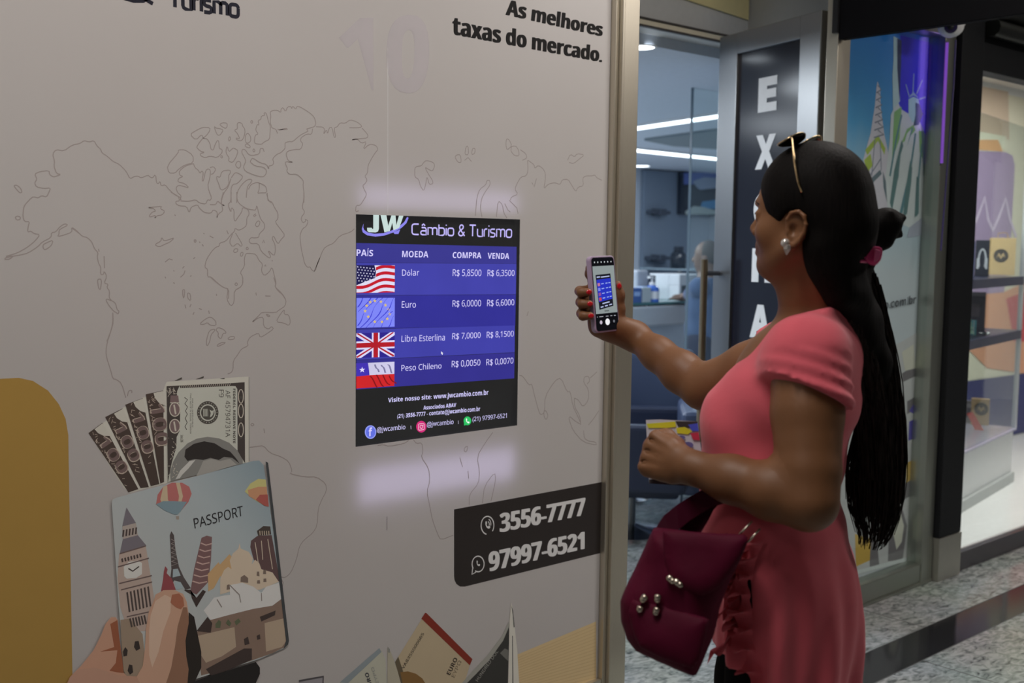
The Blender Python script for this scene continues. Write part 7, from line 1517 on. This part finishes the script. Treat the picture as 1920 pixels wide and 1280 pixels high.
for i, (x0, y0, x1, y1) in enumerate(((1252, 1080, 1261, 1089), (1264, 1087, 1275, 1096), (1212, 1116, 1206, 1124), (1202, 1136, 1200, 1142), (1234, 1114, 1233, 1124), (1233, 1138, 1230, 1148))):
    o = .067
    mb = MB(); A_, B_ = bpnt(x0, y0, o), bpnt(x1, y1, o); mb.tube([A_, mixp(A_, B_, .25), mixp(A_, B_, .75), B_], [.0045, .006, .006, .0045], 12); mb.ell(tuple(B_), (.0058, .0058, .0058), 12, 8); mb.build('toggle', SILV, bag, smooth=True)
for a, b_ in (((1233, 1122), (1232, 1140)), ((1207, 1122), (1202, 1138))):
    mb = MB(); mb.tube([bpnt(*a, .064), bpnt(*b_, .064)], .002, 6); mb.build('cord', BURD, bag)
def bandp(pts, wd, name, m, thk=.003):
    P = [np.array(p) for p in pts]; V = []; n = len(P)
    for i in range(n):
        t = nrm(P[min(i+1, n-1)]-P[max(i-1, 0)]); s2 = nrm(np.cross(t, CAM-P[i])); nn = np.cross(s2, t)
        for a, b in ((1, 1), (-1, 1), (-1, -1), (1, -1)): V.append(P[i]+s2*wd/2*a+nn*thk/2*b)
    mb = MB(); mb.add(V, [(i*4+k, i*4+(k+1) % 4, (i+1)*4+(k+1) % 4, (i+1)*4+k) for i in range(n-1) for k in range(4)]+[(0, 1, 2, 3), (n*4-4, n*4-3, n*4-2, n*4-1)]); return mb.build(name, m, bag, smooth=False, bevel=.0008)
bandp([Dp(1246, 1000, 1.90), Dp(1258, 980, 1.91), Dp(1280, 962, 1.925), Dp(1305, 946, 1.94), Dp(1330, 932, 1.93), Dp(1352, 925, 1.91)], .034, 'strap', BURD)
bandp([Dp(1290, 1004, 1.93), Dp(1300, 985, 1.945), Dp(1312, 965, 1.95), Dp(1322, 945, 1.95), Dp(1335, 930, 1.94)], .034, 'strap', BURD)
for a, b_ in (((1384, 1004), (1410, 977)), ((1402, 1016), (1425, 991))):
    mb = MB(); mb.tube([Dp(*a, 1.845), Dp(*b_, 1.85)], .0018, 8); mb.build('strap_bar', SILV, bag, smooth=True)
# ---------------------------------------------------------------- the man at the counter
ym = 2.80
mc = W(1326, 482, ym); mo = np.array([mc[0], mc[1], 0]); mf = nrm(np.array([-.35, 1, 0])); ml = np.cross(UP, mf); MA = np.stack([mf, ml, UP], 1)
man = thing('person', 'man in a light blue shirt leaning on the office counter behind the open door', 'person', tuple(mo))
def mp_(f, l, z): return mo+mf*f+ml*l+UP*z
hz_ = mc[2]; MSK = mat('man_skin', (.20, .13, .10), rough=.5)
ms_ = SDF(); ms_.ell(mp_(.0, 0, hz_+.02), (.095, .078, .10), MA, .02); ms_.ell(mp_(.03, 0, hz_-.05), (.065, .06, .075), MA, .03); ms_.cone(mp_(.095, 0, hz_+.0), mp_(.108, 0, hz_-.025), .012, .015, .01)
for s_ in (1, -1): ms_.ell(mp_(-.01, .08*s_, hz_-.01), (.02, .01, .03), MA, .008)
ms_.cone(mp_(-.01, 0, hz_-.05), mp_(-.02, 0, hz_-.2), .055, .06, .03)
shz = hz_-.22; hd = W(1280, 555, YC+.0); hd[2] = ZT+.03; el = W(1304, 548, 2.98); sl0 = mp_(0, .17, shz)
ms_.chain([sl0, el, hd], [.05, .045, .03], .02); ms_.ell(hd+np.array([-.04, .02, .0]), (.05, .04, .025), k=.02)
for k in range(4): ms_.cone(hd+np.array([-.06, .0+.02*k-.03, .0]), hd+np.array([-.115, .0+.022*k-.03, -.012]), .011, .009, .006)
ms_.cone(hd+np.array([-.03, -.04, .01]), hd+np.array([-.08, -.06, .01]), .012, .009, .008)
rh = mp_(.12, -.24, .95); ms_.chain([mp_(0, -.17, shz), mp_(-.02, -.24, 1.08), rh], [.05, .045, .03], .02); ms_.ell(rh+UP*-.06, (.03, .04, .06), k=.02)
ms_.ell(mp_(0, 0, 1.02), (.12, .17, .28), MA, .05)
for s_ in (1, -1): ms_.chain([mp_(0, .09*s_, .82), mp_(.02, .10*s_, .45), mp_(-.02, .10*s_, .08)], [.09, .065, .045], .03); ms_.chain([mp_(-.03, .1*s_, .05), mp_(.16, .1*s_, .035)], [.04, .03], .02)
skin('body', ms_, [(mo+np.array([-.55, -.4, 0]), mo+np.array([.45, .65, 1.75]), .010)], MSK, man, 2)
mh = SDF(); mh.ell(mp_(-.012, 0, hz_+.025), (.10, .084, .10), MA, .01); mh.put(lambda P: np.maximum(((P-mo)@mf)-.02, (hz_-.06)-P[..., 2]), mo-1, mo+2, .01, 'i')
skin('hair', mh, [(mp_(0, 0, hz_)-.14, mp_(0, 0, hz_)+.15, .006)], smat('grey_hair', (58, 56, 56), rough=.8), man)
SHB = cloth('blue_shirt', (.075, .12, .23)); mt = SDF()
mt.ell(mp_(0, 0, 1.04), (.145, .195, .26), MA, .05); mt.cone(mp_(0, .14, shz-.0), mp_(0, -.14, shz), .075, .075, .04); mt.ell(mp_(0, 0, .86), (.15, .185, .14), MA, .05)
mt.chain([sl0, mixp(sl0, el, .6), mixp(el, hd, .45)], [.066, .062, .052], .03); mt.chain([mp_(0, -.17, shz), mp_(-.02, -.24, 1.10)], [.066, .06], .03)
mt.put(lambda P: P[..., 2]-(hz_-.145), mo-1, mo+2, .01, 'i')
skin('shirt', mt, [(mo+np.array([-.5, -.4, .6]), mo+np.array([.45, .6, 1.6]), .010)], SHB, man)
mg = SDF()
for s_ in (1, -1): mg.chain([mp_(0, .09*s_, .80), mp_(.02, .10*s_, .45), mp_(-.02, .10*s_, .10)], [.105, .08, .06], .03)
skin('trousers', mg, [(mo+np.array([-.3, -.3, .05]), mo+np.array([.3, .35, .95]), .012)], cloth('navy_trousers', (.035, .04, .075)), man)
for s_ in (1, -1):
    s0 = SDF(); s0.chain([mp_(-.03, .1*s_, .055), mp_(.17, .1*s_, .04)], [.05, .038], .02); s0.put(lambda P: .003-P[..., 2], mo-1, mo+2, .004, 'i'); skin('shoe', s0, [(mp_(.05, .1*s_, .05)-np.array([.25, .25, .06]), mp_(.05, .1*s_, .05)+np.array([.25, .25, .09]), .010)], smat('shoe_dark', (30, 28, 28), rough=.5), man)
